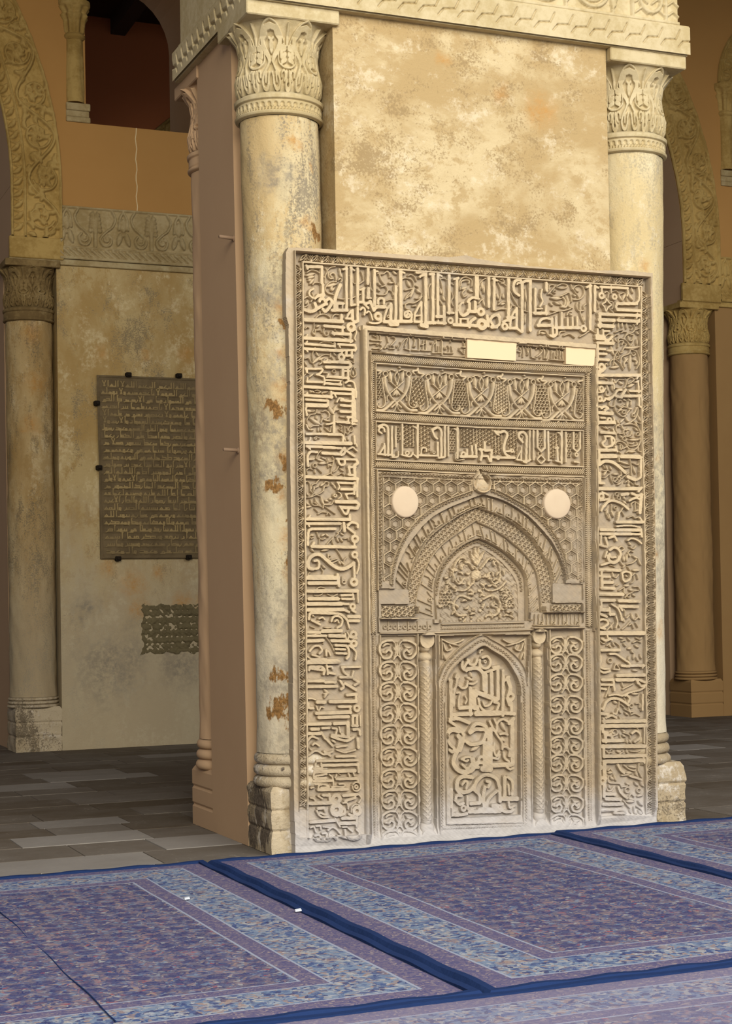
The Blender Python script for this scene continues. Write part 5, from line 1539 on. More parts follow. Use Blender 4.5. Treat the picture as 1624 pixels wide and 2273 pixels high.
LOW = [(960, 1395, 6.767, """
L 62 310,790 312,1330;L 45 275,750 310,830;C 42 400,970 450,975 430,1070 425,1180;L 46 362,920 352,1160;C 42 430,860 480,900 540,880 560,800;C 42 380,740 400,690 430,730;C 46 405,750 390,850 365,950;L 62 440,1200 620,1190;L 62 330,1300 620,1285;L 58 602,900 602,1300;C 32 530,1030 550,1080 530,1130
L 74 645,950 665,1200;C 46 500,620 520,560 580,480;C 46 560,470 600,540 670,540 700,470;C 50 480,500 478,590 540,640;C 64 560,615 700,600 795,700 805,920;C 36 590,835 650,835 700,800;l 55 550,740 650,790;l 50 600,660 640,740;C 46 735,520 780,585 840,600 890,560 900,480 850,420 780,440;O 30 822,500;L 50 740,480 740,600
C 30 740,370 750,335 780,325;L 46 790,675 1040,590;L 40 940,585 1030,570;L 70 828,700 832,960;L 66 916,670 922,990;L 62 1012,630 1016,1060;L 76 700,965 990,1070;L 70 682,940 682,1010;C 46 720,1060 750,1180 830,1250 900,1240;C 36 790,1110 820,1170 890,1150 930,1090;C 46 960,1110 1030,1140 1000,1230
L 82 690,1285 1040,1275;L 56 1096,640 1088,1310;L 60 700,1180 720,1250;C 70 1165,770 1200,900 1180,1000;O 75 1205,1030;L 60 1155,1060 1190,1150;L 56 1216,1120 1222,1260;C 46 1130,780 1155,740 1185,730;L 62 1110,1275 1260,1285
L 46 890,1400 960,1540;C 42 1000,1540 1010,1420 1090,1370 1160,1400;l 66 1070,1410 1140,1550;C 42 960,1370 980,1410 1000,1450;L 62 1180,1430 1250,1360;L 70 1230,1400 1230,1624;C 62 300,1370 420,1360 580,1420;L 52 290,1400 500,1540;C 62 590,1560 680,1440 820,1470 880,1600;C 52 260,1600 290,1520 430,1520 500,1600
"""), (960, 1620, 6.767, """
C 66 270,150 260,70 330,10 430,30;C 52 270,170 300,230 360,290 330,340 290,310;C 74 420,100 450,150 430,270 370,400 350,520 430,620 560,640 650,580 640,450;C 52 500,90 490,200 450,320;C 42 470,450 530,420 600,420 620,480;C 46 480,530 560,590 620,520;C 40 480,450 540,480 570,460
C 62 530,170 600,220 700,220 790,180 830,80;C 62 600,50 680,0 790,0;C 56 830,20 870,120 880,240;L 110 832,230 832,570;L 72 906,0 906,590;O 70 770,460;C 72 640,560 680,530 720,500;L 92 790,595 905,600;L 60 640,560 720,570;l 66 630,320 750,250
C 42 960,0 1000,80 1080,200 1090,300;C 42 960,210 960,330 1000,400 1040,330;C 42 1050,70 1110,60 1160,80;C 42 1080,130 1100,155 1120,170;C 46 1090,260 1150,270 1200,320 1190,400;C 42 1110,350 1120,430 1180,480;C 42 950,430 1020,440 1050,380;L 76 950,540 1210,530;C 42 1150,570 1200,600 1250,580;L 72 1232,0 1237,520
C 66 400,900 410,770 500,710 640,720;C 62 650,900 700,780 790,700 900,690 1000,750 1040,870;C 62 430,900 500,950 600,920 660,850;C 46 480,830 520,780 560,800 540,890;C 52 400,790 400,900 440,970;C 52 380,1070 400,1000 470,1000;C 46 390,1080 440,1130 500,1110;C 46 560,1010 560,1120 570,1200;C 56 660,910 740,990 750,1100
L 62 610,1120 740,1110;C 62 820,870 800,1000 810,1170;C 56 1000,930 900,1020 860,1090 850,1180;C 52 850,780 900,800 870,870;L 92 750,1220 1040,1220;L 60 940,1150 1020,1150;L 62 1042,860 1052,1080;L 62 1120,720 1120,1050;C 52 1170,720 1230,780 1240,900 1230,980;C 42 1170,830 1180,900 1190,980;L 76 1100,1045 1310,1045
C 42 1180,1100 1200,1180 1270,1150;C 52 1060,1150 1100,1230 1200,1240 1250,1210;L 62 312,900 322,1290;O 55 500,1190;C 52 400,1270 460,1290 550,1270;L 60 590,1240 730,1240;L 50 590,1195 640,1195;L 60 330,1285 420,1290
""")]
STRIP = [(820, 730, 6.246, """
L 16 30,150 180,160;L 14 120,80 120,160;L 14 160,80 165,180;L 14 60,90 100,110;C 14 20,210 60,200 120,200 180,230;L 16 60,270 180,265;O 16 120,215;C 14 175,230 180,270 150,290;L 14 220,270 260,200;C 14 215,260 270,250;C 16 250,100 270,180;C 16 320,110 350,110 370,150 330,200 300,230;O 14 300,230;C 14 330,230 350,250 340,275;L 16 290,270 360,270;O 16 395,240;C 14 440,180 450,220 420,280
C 14 460,200 520,130 530,160 500,240;L 18 560,90 565,300;C 16 620,110 640,160 620,240;L 16 500,270 560,290;L 18 700,130 700,300;L 16 600,290 700,295;O 14 640,240;L 16 760,160 750,280;C 14 730,220 780,200;L 18 800,160 795,290;L 16 720,290 860,300;O 16 870,190;L 16 930,150 935,300;C 14 880,320 900,220 940,180;L 14 960,240 960,320;L 14 985,240 985,320;L 16 880,330 1000,330;L 20 1015,120 1015,350;L 16 870,130 1000,140
O 20 1065,265;L 16 1050,330 1170,335;C 14 1100,230 1120,280 1110,320;L 14 1150,240 1160,320;L 14 1130,120 1140,180;L 16 1310,140 1330,240;L 18 1300,250 1340,250;L 16 1330,280 1320,340;L 14 1250,290 1310,340;O 14 1260,270
"""), (1070, 750, 6.246, """
L 16 500,80 600,80;C 16 490,150 520,110 550,180 540,240;L 16 580,110 580,260;L 18 500,180 540,190;L 16 620,110 640,200;L 16 665,110 645,200;O 16 645,225;L 16 690,110 690,260;L 16 700,270 760,280;C 18 770,150 800,110 840,180 800,230 760,260;O 14 820,270;L 18 870,110 870,280;C 16 900,110 920,190 890,280;O 16 905,280;L 16 975,170 970,280;L 14 1010,200 1010,290;L 14 1060,110 1050,280;L 14 1095,110 1090,290;O 14 1045,255;L 16 950,295 1150,310;L 16 1120,190 1130,300
""")]

RES = 0.0023
MR = Relief(-0.085, 2.215, -0.004, 3.19, RES)
PXM = 0.0025            # metres on the panel per measured unit
G0 = -0.026             # depth of the carved ground


def P2(x, y):
    """measured point -> (u, v) on the panel plane y = 0"""
    p = un(x, y, 1, 0.0)
    return p[0], p[2]


def Pn(pts):
    return np.array([P2(a, b) for a, b in pts])


def lift(poly_px, level):
    m = MR.poly_mask(Pn(poly_px))
    MR.base[m] = level
    return m


def carve(block, hl=0.024, hv=0.018, coat=1.0, wm=1.0):
    x0, y0, s, txt = block
    for st in txt.replace('\n', ';').split(';'):
        st = st.strip()
        if not st:
            continue
        w = st.split()
        k = w[0]
        width = float(w[1]) / s * PXM * wm
        pts = []
        for q in w[2:]:
            if ',' in q:
                a, b = q.split(',')
                pts.append(P2(x0 + float(a) / s, y0 + float(b) / s))
        if k == 'L':
            MR.line(pts, width, hl, coat=coat)
        elif k == 'C':
            MR.line(pts, width, hl, curve=True, coat=coat)
        elif k == 'O':
            MR.disc(pts[0], width * 1.0, hl, coat=coat)
            MR.disc(pts[0], width * 0.26, hl * 0.7, cut=True)
        elif k == 'v':
            MR.line(pts, width * 1.15, hv, 'round', curve=True)
        elif k == 'l':
            MR.leaf(pts[0], pts[1], width * 1.1, hv)
        elif k == 'r':
            r = float(w[3]) / s * PXM
            MR.ring(pts[0], r, width, hv, 'round')


def pxline(pts, w, h, prof='flat', curve=False):
    MR.line(Pn(pts), w * PXM, h, prof, curve=curve)


def along(pts, step):
    """points along a measured polyline at equal steps (px) with unit tangents, in px"""
    p = spline(np.array(pts, float)) if len(pts) > 2 else np.array(pts, float)
    d = np.hypot(*np.diff(p, axis=0).T)
    L = np.r_[0, np.cumsum(d)]
    n = max(2, int(L[-1] / step))
    s = np.linspace(0, L[-1], n + 1)
    x = np.interp(s, L, p[:, 0]); y = np.interp(s, L, p[:, 1])
    tx = np.gradient(x); ty = np.gradient(y)
    q = np.hypot(tx, ty)
    return np.c_[x, y], np.c_[tx / q, ty / q]


def leaf_border(pts, width, period=24.0, h=0.02):
    """zigzag of curved lines with an almond leaf in each slope and a bud in each corner"""
    c, t = along(pts, period / 2)
    n = np.c_[-t[:, 1], t[:, 0]]
    w = width * 0.42
    for k in range(len(c) - 1):
        sg = 1 if k % 2 == 0 else -1
        a = c[k] + n[k] * w * sg
        b = c[k + 1] - n[k + 1] * w * sg
        m = (a + b) / 2
        d = (b - a) / np.hypot(*(b - a))
        e = np.array([-d[1], d[0]])
        for q in (-1, 1):
            pxline([a, m + e * q * 3.0, b], 2.2, h, curve=True)
        # bud in the open corner
        f = c[k + 1] + n[k + 1] * w * 0.55 * sg
        pxline([f - t[k] * 2.6 + n[k] * 2.2 * sg, f - n[k] * 2.4 * sg, f + t[k] * 2.6 + n[k] * 2.2 * sg], 2.0, h)


def knot_border(pts, width, period=11.5, h=0.018, w=2.0):
    c, t = along(pts, 1.25)
    n = np.c_[-t[:, 1], t[:, 0]]
    s = np.r_[0, np.cumsum(np.hypot(*np.diff(c, axis=0).T))]
    A = width * 0.36
    for ph in (0, 0.5):
        o = A * np.sin(2 * math.pi * (s / (period * 1.6) + ph))
        q = c + n * o[:, None] + t * (period * 0.22 * np.sin(4 * math.pi * (s / (period * 1.6) + ph)))[:, None]
        pxline(q, w, h)
    for ph in (0.25, 0.75):
        o = A * np.sin(2 * math.pi * (s / (period * 1.6) + ph))
        q = c + n * o[:, None] + t * (period * 0.22 * np.sin(4 * math.pi * (s / (period * 1.6) + ph)))[:, None]
        pxline(q, w, h)


def chain_border(pts, width, period=8.0, h=0.014, w=1.5):
    c, t = along(pts, period)
    for k in range(len(c)):
        MR.ring(P2(*c[k]), width * 0.28 * PXM, w * PXM, h, n=12)
        if k + 1 < len(c):
            m0 = c[k] + t[k] * width * .28
            m1 = c[k + 1] - t[k] * width * .28
            pxline([m0, m1], w, h)


def field(mask, fn, h):
    """set carving in a masked region from a function of (x_px, y_px)-like coordinates; fn -> 0..1"""
    jj, ii = np.where(mask)
    if not len(jj):
        return
    j0, j1, i0, i1 = jj.min(), jj.max() + 1, ii.min(), ii.max() + 1
    U, V = np.meshgrid(MR.u[i0:i1], MR.v[j0:j1])
    val = fn(U / PXM, V / PXM) * h
    sub = MR.R[j0:j1, i0:i1]
    mm = mask[j0:j1, i0:i1]
    sub[mm] = np.maximum(sub[mm], val[mm])


def tri_net(p, w, rot=0.0):
    def f(x, y):
        out = np.zeros_like(x)
        for a in (rot, rot + math.pi / 3, rot + 2 * math.pi / 3):
            d = (x * math.cos(a) + y * math.sin(a)) / p
            d = np.abs(d - np.round(d)) * p
            out = np.maximum(out, np.clip((w / 2 - d) / 1.0 + 0.5, 0, 1))
        return out
    return f


def hex_net(p, w):
    def f(x, y):
        a1, a2 = p, p * math.sqrt(3)
        d = np.full(x.shape, 1e9)
        e = np.full(x.shape, 1e9)
        for ox, oy in ((0, 0), (.5, .5)):
            cx = (np.round(x / a1 - ox) + ox) * a1
            cy = (np.round(y / a2 - oy) + oy) * a2
            for qx in (-1, 0, 1):
                dd = np.hypot(x - cx - qx * a1, y - cy)
                e = np.where(dd < d, d, np.minimum(e, dd))
                d = np.minimum(d, dd)
        return np.clip((w - (e - d)) / 1.2 + 0.5, 0, 1)
    return f


def y_fret(p, w):
    """loose three-armed frets in double line, with a chevron nested between the arms"""
    def f(x, y):
        out = np.zeros_like(x)
        a2 = p * math.sqrt(3)
        best = np.full(x.shape, 1e9); BX = np.zeros_like(x); BY = np.zeros_like(x)
        for ox, oy in ((0, 0), (.5, .5)):
            cx = (np.round(x / p - ox) + ox) * p
            cy = (np.round(y / a2 - oy) + oy) * a2
            for qx in (-1, 0, 1):
                dd = np.hypot(x - cx - qx * p, y - cy)
                m = dd < best
                best = np.where(m, dd, best); BX = np.where(m, x - cx - qx * p, BX); BY = np.where(m, y - cy, BY)
        for a in (math.pi / 2, -math.pi / 6, math.pi * 7 / 6):
            s_ = BX * math.cos(a) + BY * math.sin(a)
            d = np.abs(-BX * math.sin(a) + BY * math.cos(a))
            out = np.maximum(out, np.clip((w * .65 - d) / 0.9 + 0.5, 0, 1) * (s_ > 0))
            c = a + math.pi / 3
            s2 = BX * math.cos(c) + BY * math.sin(c)
            d2 = np.abs(-BX * math.sin(c) + BY * math.cos(c))
            v = s2 - d2 / math.tan(math.pi / 3)
            for off in (4.6, 9.0):
                out = np.maximum(out, 0.55 * np.clip((w * .42 - np.abs(v - off) * .87) / 0.9 + 0.5, 0, 1) * (s2 > 0) * (d2 < s2 * 1.73 - 3.0))
        return out
    return f


def blank(poly_px):
    m = MR.poly_mask(Pn(poly_px))
    MR.R[m] = 0
    MR.coat[m] = 0
    return m


# ---- levels
OUT = [(652, 557), (1440, 615), (1456, 1838), (664, 1905)]
lift([(640, 547), (1452, 606), (1456, 1850), (655, 1912)], 0.0)
BAND = [(675, 583), (1424, 636), (1437, 1806), (686, 1858), (682, 1700)]
lift([(673, 583), (1424, 636), (1437, 1806), (686, 1860)], G0)                     # inscription ground (frame band)
lift([(653, 560), (1437, 617), (1450, 1812), (664, 1800), (655, 700)], G0)
lift([(673, 580), (1425, 633), (1439, 1806), (688, 1862)], G0)
INNER = [(802, 722), (1320, 765), (1331, 1832), (822, 1885)]
lift(INNER, -0.004)
lift([(820, 738), (1316, 780), (1322, 1830), (824, 1880)], -0.030)                 # field inside the roll moulding
# frame lines
pxline([(652, 558), (659, 1340), (664.5, 1800)], 2.4, 0.024)
pxline([(652, 558), (1045, 588), (1439, 616)], 2.4, 0.024)
pxline([(1439, 616), (1450, 1300), (1452, 1812)], 2.4, 0.024)
pxline([(673, 581), (673, 900), (677.5, 1108), (681.4, 1508), (685.5, 1860)], 4.2, 0.026)
pxline([(673, 581), (1045, 610), (1424, 636)], 4.6, 0.026)
pxline([(1424, 636), (1423, 823), (1431, 1163), (1436.5, 1600), (1437, 1806)], 4.2, 0.026)
leaf_border([(662.5, 585), (663, 750), (667, 1108), (671, 1508), (674.5, 1790)], 18)
leaf_border([(668, 570), (1045, 599), (1428, 626)], 18)
leaf_border([(1431.5, 645), (1432, 823), (1440.5, 1163), (1445, 1600), (1446, 1806)], 17)
# plain foot of the border, left side, lost under new plaster
m = MR.poly_mask(Pn([(664, 1798), (686, 1798), (688, 1860), (666, 1860)]))
MR.base[m] = -0.014; MR.R[m] *= 0.15
for b in LET:
    carve(b, wm=1.12)
# roll moulding around the inner field
pxline([(808, 735), (812, 1100), (816, 1500), (820, 1884)], 11, 0.034, 'round')
pxline([(1324, 775), (1327, 1200), (1329, 1600), (1330, 1832)], 9, 0.032, 'round')
pxline([(803, 728), (1062, 749), (1322, 770)], 11, 0.016)
# second line of writing with the plain patches
lift([(822, 742), (1318, 784), (1318, 806), (822, 780)], -0.022)
for b in STRIP:
    carve(b, 0.017, 0.012, 0.5)
# ---- registers: knot borders and rails
KB = [[(822, 793), (1070, 810), (1314, 820)], [(836, 922), (1070, 936), (1300, 944)], [(836, 1029), (1070, 1040), (1300, 1046)]]
lift([(820, 783), (1316, 810), (1316, 832), (820, 803)], -0.024)
for k in KB:
    knot_border(k, 17)
knot_border([(827, 800), (829, 1100), (832, 1405)], 14)
knot_border([(1308, 828), (1309, 1100), (1312, 1390)], 14)
RAIL = [[(820, 780), (1070, 800), (1256, 811), (1318, 812)], [(836, 806), (1070, 822), (1297, 835)], [(836, 912), (1070, 926), (1297, 934)], [(836, 935), (1070, 949), (1296, 956)],
        [(836, 1020), (1070, 1030), (1297, 1036)], [(838, 1042), (1070, 1052), (1297, 1058)]]
for r in RAIL:
    pxline(r, 3.4, 0.026)
for a in ([(836, 806), (836, 912)], [(1297, 835), (1296, 934)], [(836, 935), (836, 1020)], [(1296, 956), (1296, 1036)], [(820, 783), (822, 1405)], [(1317, 812), (1320, 1400)], [(839, 1042), (841, 1310)], [(1296, 1060), (1298, 1290)]):
    pxline(a, 2.6, 0.026)


# ---- frieze of crossed horns and tulips
def frieze():
    cxs = [883, 978, 1070.6, 1160, 1250]
    for k, cx in enumerate(cxs):
        top = np.interp(cx, [836, 1070, 1297], [808, 824, 837])
        sc = 6.246
        m3 = lambda a, b: P2(cx + (a - 395) / sc, top + (b - 485) / sc)
        for sg in (1, -1):
            q = lambda pts: [m3(395 + sg * (a - 395), b) for a, b in pts]
            MR.line(q([(565, 660), (548, 780), (505, 880), (440, 965)]), 62 / sc * PXM, 0.026, 'round', curve=True, w2=30 / sc * PXM)
            MR.line(q([(440, 965), (395, 1000), (330, 1060)]), 30 / sc * PXM, 0.02, 'round', curve=True)
            MR.line(q([(430, 970), (500, 1040), (580, 1100), (665, 1105)]), 40 / sc * PXM, 0.024, 'round', curve=True, w2=56 / sc * PXM)
            MR.line(q([(600, 660), (585, 800), (560, 1000), (600, 1060), (650, 1060), (672, 1010), (640, 990)]), 20 / sc * PXM, 0.022, curve=True)
            MR.ring(q([(556, 600)])[0], 34 / sc * PXM, 18 / sc * PXM, 0.022)
            MR.line(q([(420, 560), (470, 540), (520, 560)]), 18 / sc * PXM, 0.02, curve=True)
            MR.leaf(q([(470, 700)])[0], q([(488, 555)])[0], 62 / sc * PXM, 0.022)
            MR.line(q([(395, 560), (425, 650), (390, 755)]), 18 / sc * PXM, 0.022, curve=True)
            MR.line(q([(300, 700), (400, 790), (520, 900), (530, 970)]), 18 / sc * PXM, 0.02, curve=True)
            MR.leaf(q([(395, 820)])[0], q([(440, 900)])[0], 45 / sc * PXM, 0.02)
            MR.line(q([(395, 1010), (420, 1090), (470, 1130)]), 16 / sc * PXM, 0.02, curve=True)
            MR.line(q([(620, 555), (680, 545), (690, 520)]), 30 / sc * PXM, 0.02, curve=True)
            MR.leaf(q([(600, 560)])[0], q([(660, 610)])[0], 34 / sc * PXM, 0.02)
            MR.disc(q([(350 + 80 * (sg > 0), 505)])[0], 12 / sc * PXM, 0.02)
        MR.leaf(m3(395, 900), m3(395, 800), 40 / sc * PXM, 0.02)
    # nets in the gaps between the horns
    mids = [930, 1024, 1115, 1205]
    for k, cx in enumerate(mids):
        top = np.interp(cx, [836, 1070, 1297], [808, 824, 837])
        poly = [(cx - 9, top + 22), (cx + 9, top + 22), (cx + 13, top + 45), (cx + 17, top + 80), (cx + 8, top + 90), (cx - 8, top + 90), (cx - 17, top + 80), (cx - 13, top + 45)]
        field(MR.poly_mask(Pn(poly)), [tri_net(7, 1.9, .3), hex_net(6.5, 1.7), tri_net(6.5, 2.2), hex_net(8, 2)][k], 0.018)
    for a in (843, 1290):
        top = np.interp(a, [836, 1297], [808, 837])
        field(MR.poly_mask(Pn([(a - 5, top + 20), (a + 6, top + 20), (a + 10, top + 70), (a - 5, top + 80)])), hex_net(6, 1.6), 0.016)


frieze()
# ---- the confession of faith on a net ground
for poly in ([(839, 938), (1070, 952), (1070, 1028), (839, 1018)],):
    pass
x0, y0, s = 825, 930, 6.496
for (a, b, c, d, fn) in ((470, 80, 640, 400, tri_net(7.5, 1.7)), (700, 80, 870, 480, tri_net(8, 1.7)), (1135, 130, 1220, 480, hex_net(6.5, 1.7)), (1310, 100, 1624, 400, tri_net(7.5, 1.7)), (365, 100, 435, 330, hex_net(6, 1.6))):
    field(MR.poly_mask(Pn([(x0 + a / s, y0 + b / s), (x0 + c / s, y0 + b / s), (x0 + c / s, y0 + d / s), (x0 + a / s, y0 + d / s)])), fn, 0.015)
x0, y0 = 1065, 940
for (a, b, c, d, fn) in ((0, 70, 340, 300, tri_net(7.5, 1.7)), (200, 300, 330, 440, tri_net(7.5, 1.7)), (420, 90, 560, 440, tri_net(7.5, 1.7)), (860, 150, 925, 350, hex_net(6, 1.7)), (1020, 140, 1160, 500, tri_net(7.5, 1.7)), (1270, 130, 1340, 480, hex_net(6.5, 1.7)), (1380, 130, 1440, 340, hex_net(6, 1.7))):
    field(MR.poly_mask(Pn([(x0 + a / s, y0 + b / s), (x0 + c / s, y0 + b / s), (x0 + c / s, y0 + d / s), (x0 + a / s, y0 + d / s)])), fn, 0.015)
for b in SHA:
    carve(b, 0.025, 0.017, 0.8)


# ---- spandrels, arches and tympanum
def n1(p):
    return [(835 + a / 5.98, 1035 + b / 5.98) for a, b in p]


def n2(p):
    return [(1060 + a / 5.98, 1035 + b / 5.98) for a, b in p]


EXT = n1([(195, 1560), (200, 1450), (240, 1250), (330, 1020), (470, 800), (700, 580), (960, 440), (1230, 340), (1390, 285)]) + n2([(240, 310), (500, 440), (720, 570), (900, 740), (1040, 930), (1120, 1080), (1180, 1250), (1215, 1480)])
A1 = n1([(265, 1640), (275, 1480), (320, 1290), (430, 1060), (560, 880), (740, 690), (960, 560), (1200, 460), (1390, 385)]) + n2([(150, 385), (420, 480), (680, 650), (860, 830), (1000, 1000), (1110, 1200), (1180, 1420), (1190, 1560)])
A2 = n1([(455, 1830), (465, 1600), (510, 1380), (610, 1140), (760, 920), (960, 760), (1200, 610), (1390, 535)]) + n2([(80, 560), (240, 615), (520, 760), (740, 950), (880, 1150), (990, 1350), (1030, 1560), (1040, 1800)])
A3 = n1([(560, 1990), (590, 1700), (680, 1400), (790, 1190), (930, 1030), (1130, 880), (1330, 740), (1400, 705)]) + n2([(60, 735), (250, 820), (480, 980), (650, 1130), (780, 1290), (850, 1450), (880, 1650), (905, 1930)])
A4 = n1([(860, 2080), (840, 1650), (870, 1450), (960, 1260), (1130, 1090), (1300, 990), (1420, 950)]) + n2([(110, 965), (200, 1000), (400, 1120), (570, 1270), (680, 1420), (710, 1600), (720, 2080)])


def closed(c, yb):
    s = [tuple(q) for q in spline(np.array(c))]
    return s + [(s[-1][0], yb), (s[0][0], yb)]


lift([(841, 1046), (1297, 1060), (1299, 1400), (843, 1404)], -0.012)               # spandrel surface
sp_mask = MR.poly_mask(Pn([(851, 1058), (1290, 1068), (1291, 1285), (852, 1290)])) & ~MR.poly_mask(Pn(closed(EXT, 1330)))
sp_mask &= ~MR.poly_mask(Pn([(1056, 1040), (1086, 1040), (1092, 1096), (1050, 1096)]))
MR.base[MR.poly_mask(Pn([(851, 1058), (1290, 1068), (1291, 1285), (852, 1290)]))] = -0.020
field(sp_mask, y_fret(29, 2.0), 0.016)
MR.base[MR.poly_mask(Pn(closed(EXT, 1310)))] = -0.012
MR.base[MR.poly_mask(Pn(closed(A1, 1312)))] = -0.040
MR.base[MR.poly_mask(Pn(closed(A2, 1345)))] = -0.052
MR.base[MR.poly_mask(Pn(closed(A3, 1375)))] = -0.056
MR.base[MR.poly_mask(Pn(closed(A4, 1388)))] = -0.068
# keep the carved rails from being buried
for m in (MR.poly_mask(Pn(closed(EXT, 1345))),):
    MR.R[m] = 0
pxline(spline(np.array(EXT)), 2.6, 0.014)
chain_border([(p[0] + (4.2 if i < 9 else -4.2) * (0.75 if 5 < i < 11 else 1), p[1] + (4.6 if 4 < i < 12 else 1.6)) for i, p in enumerate(EXT)], 8, 8.2, 0.012)
pxline(spline(np.array(A2)), 3.0, 0.022)
pxline(spline(np.array(A3)), 3.0, 0.018)
pxline(spline(np.array(A4)), 2.6, 0.02)
chain_border([(1066 + (p[0] - 1066) * 0.93, p[1] + 7) for p in A4[1:-1]], 8, 8.5, 0.012)
# borders around the spandrels
chain_border([(846, 1052), (846, 1300)], 8)
chain_border([(1291, 1070), (1291, 1290)], 8)
chain_border([(850, 1050), (1050, 1059)], 8)
chain_border([(1096, 1062), (1288, 1066)], 8)
for a in ([(851, 1058), (1048, 1066)], [(1098, 1068), (1285, 1074)], [(852, 1058), (853, 1288)], [(1284, 1074), (1285, 1285)], [(1048, 1066), (1050, 1092)], [(1098, 1068), (1100, 1090)]):
    pxline(a, 2.4, 0.014)


def band_text(outer, inner, n, seed, hl, word):
    """upright letters between two arch curves: tall shafts, teeth and loops on the base line, in the rhythm of the worn text"""
    o, _ = along(outer, 0.5); i_, _ = along(inner, 0.5)
    rng = random.Random(seed)
    N = 400
    O = o[np.linspace(0, len(o) - 1, N).astype(int)]
    I = i_[np.linspace(0, len(i_) - 1, N).astype(int)]

    def at(f, t):
        k = min(max(f, 0), 1) * (N - 1)
        a = int(k)
        return O[a] * t + I[a] * (1 - t)
    f = 0.03
    for ch in word:
        st = 0.97 / len(word)
        w = 2.3
        if ch == '|':
            pxline([at(f, .16), at(f, .86)], w, hl)
            pxline([at(f, .84), at(f + st * .35, .84)], w, hl)
        elif ch == 'L':
            pxline([at(f, .86), at(f, .2), at(f - st * .7, .2)], w, hl)
        elif ch == 't':
            pxline([at(f, .2), at(f, .46)], w, hl); pxline([at(f - st * .5, .2), at(f + st * .5, .2)], w, hl)
        elif ch == 'o':
            MR.ring(P2(*at(f, .3)), 3.2 * PXM, w * PXM, hl, n=12)
            pxline([at(f - st * .5, .2), at(f + st * .5, .2)], w, hl)
        elif ch == 's':
            for q in (-.4, 0, .4):
                pxline([at(f + st * q, .2), at(f + st * q, .44)], w * .8, hl)
            pxline([at(f - st * .5, .2), at(f + st * .5, .2)], w, hl)
        elif ch == 'k':
            pxline([at(f - st * .3, .8), at(f, .55), at(f - st * .2, .38), at(f + st * .3, .3)], w, hl, curve=True)
            pxline([at(f - st * .5, .2), at(f + st * .5, .2)], w, hl)
        elif ch == 'r':
            pxline([at(f + st * .3, .45), at(f, .3), at(f - st * .4, .1)], w, hl, curve=True)
        f += st
    return at


half = len(A1) // 2
band_text(A1, A2, 60, 3, 0.017, 't|oL|Lr k|s|Lo|tLkt|r|Ltos|Lok||rt|oLtk|Ls|o|tLr|kt|oL|sr')
band_text(A3, A4, 60, 5, 0.012, '|tLor|sk|Lt|o|rLtk|oLs|t|Lr|ko|tL|s|roLt|k|')
# net on the hollow between the bands
hol = MR.poly_mask(Pn(closed(A2, 1372))) & ~MR.poly_mask(Pn(closed(A3, 1372)))
field(hol, tri_net(9.5, 2.2, .2), 0.010)
# carved tympanum: boss, palmette, scrolls and net, all much worn
tym = MR.poly_mask(Pn([(1072 + (p[0] - 1072) * .86, p[1] + 18) for p in spline(np.array(A4))] + [(1165, 1385), (985, 1385)]))
MR.base[tym] = -0.074
MR.disc(P2(1071, 1277), 13 * PXM, 0.026, 'round')
rg = random.Random(8)
for sg in (-1, 1):
    q = lambda a, b: P2(1071 + sg * a, b)
    MR.leaf(q(0, 1255), q(16, 1222), 9 * PXM, 0.02)
    MR.leaf(q(0, 1250), q(5, 1212), 9 * PXM, 0.02)
    MR.line([q(8, 1262), q(30, 1238), q(48, 1250), q(52, 1280), q(40, 1296), q(28, 1284)], 5 * PXM, 0.02, 'round', curve=True)
    MR.line([q(10, 1295), q(26, 1310), q(50, 1306), q(66, 1290)], 5 * PXM, 0.018, 'round', curve=True)
    MR.line([q(14, 1330), q(36, 1322), q(52, 1340), q(44, 1364), q(24, 1366)], 6 * PXM, 0.02, 'round', curve=True)
    for k in range(46):
        a, b = rg.uniform(8, 80), rg.uniform(1238, 1378)
        if a > 86 - max(0, 1300 - b) * .75:
            continue
        an = rg.uniform(0, 6.3)
        MR.leaf(q(a, b), q(a + 11 * math.cos(an), b + 11 * math.sin(an)), 6 * PXM, 0.018, 0.2)
    poly = [(1071 + sg * a, b) for a, b in ((60, 1300), (80, 1310), (86, 1350), (60, 1348), (52, 1320))]
    field(MR.poly_mask(Pn(poly)), hex_net(7.5, 2), 0.014)
for k in range(26):
    a, b = rg.uniform(-40, 40), rg.uniform(1300, 1384)
    MR.disc(P2(1071 + a, b), rg.uniform(2, 5) * PXM, 0.016, 'round')
U, V = np.meshgrid(MR.u, MR.v)
MR.R[tym] += (0.005 * wob(U, V, 150, 3) + 0.004 * wob(U, V, 70, 5))[tym]
# boss over the crown
MR.R[MR.poly_mask(Pn([(1056, 1045), (1086, 1045), (1092, 1096), (1050, 1096)]))] = 0
MR.line(Pn([(1066, 1046), (1060, 1066), (1056, 1084)]), 9 * PXM, 0.03, 'round')
MR.disc(P2(1070, 1074), 20 * PXM, 0.034, 'round', ry=22 * PXM)
MR.ring(P2(1070, 1072), 21 * PXM, 4 * PXM, 0.026, 'round')
MR.line(Pn([(1069, 1046), (1074, 1060), (1082, 1070)]), 9 * PXM, 0.04, 'round', cut=True)
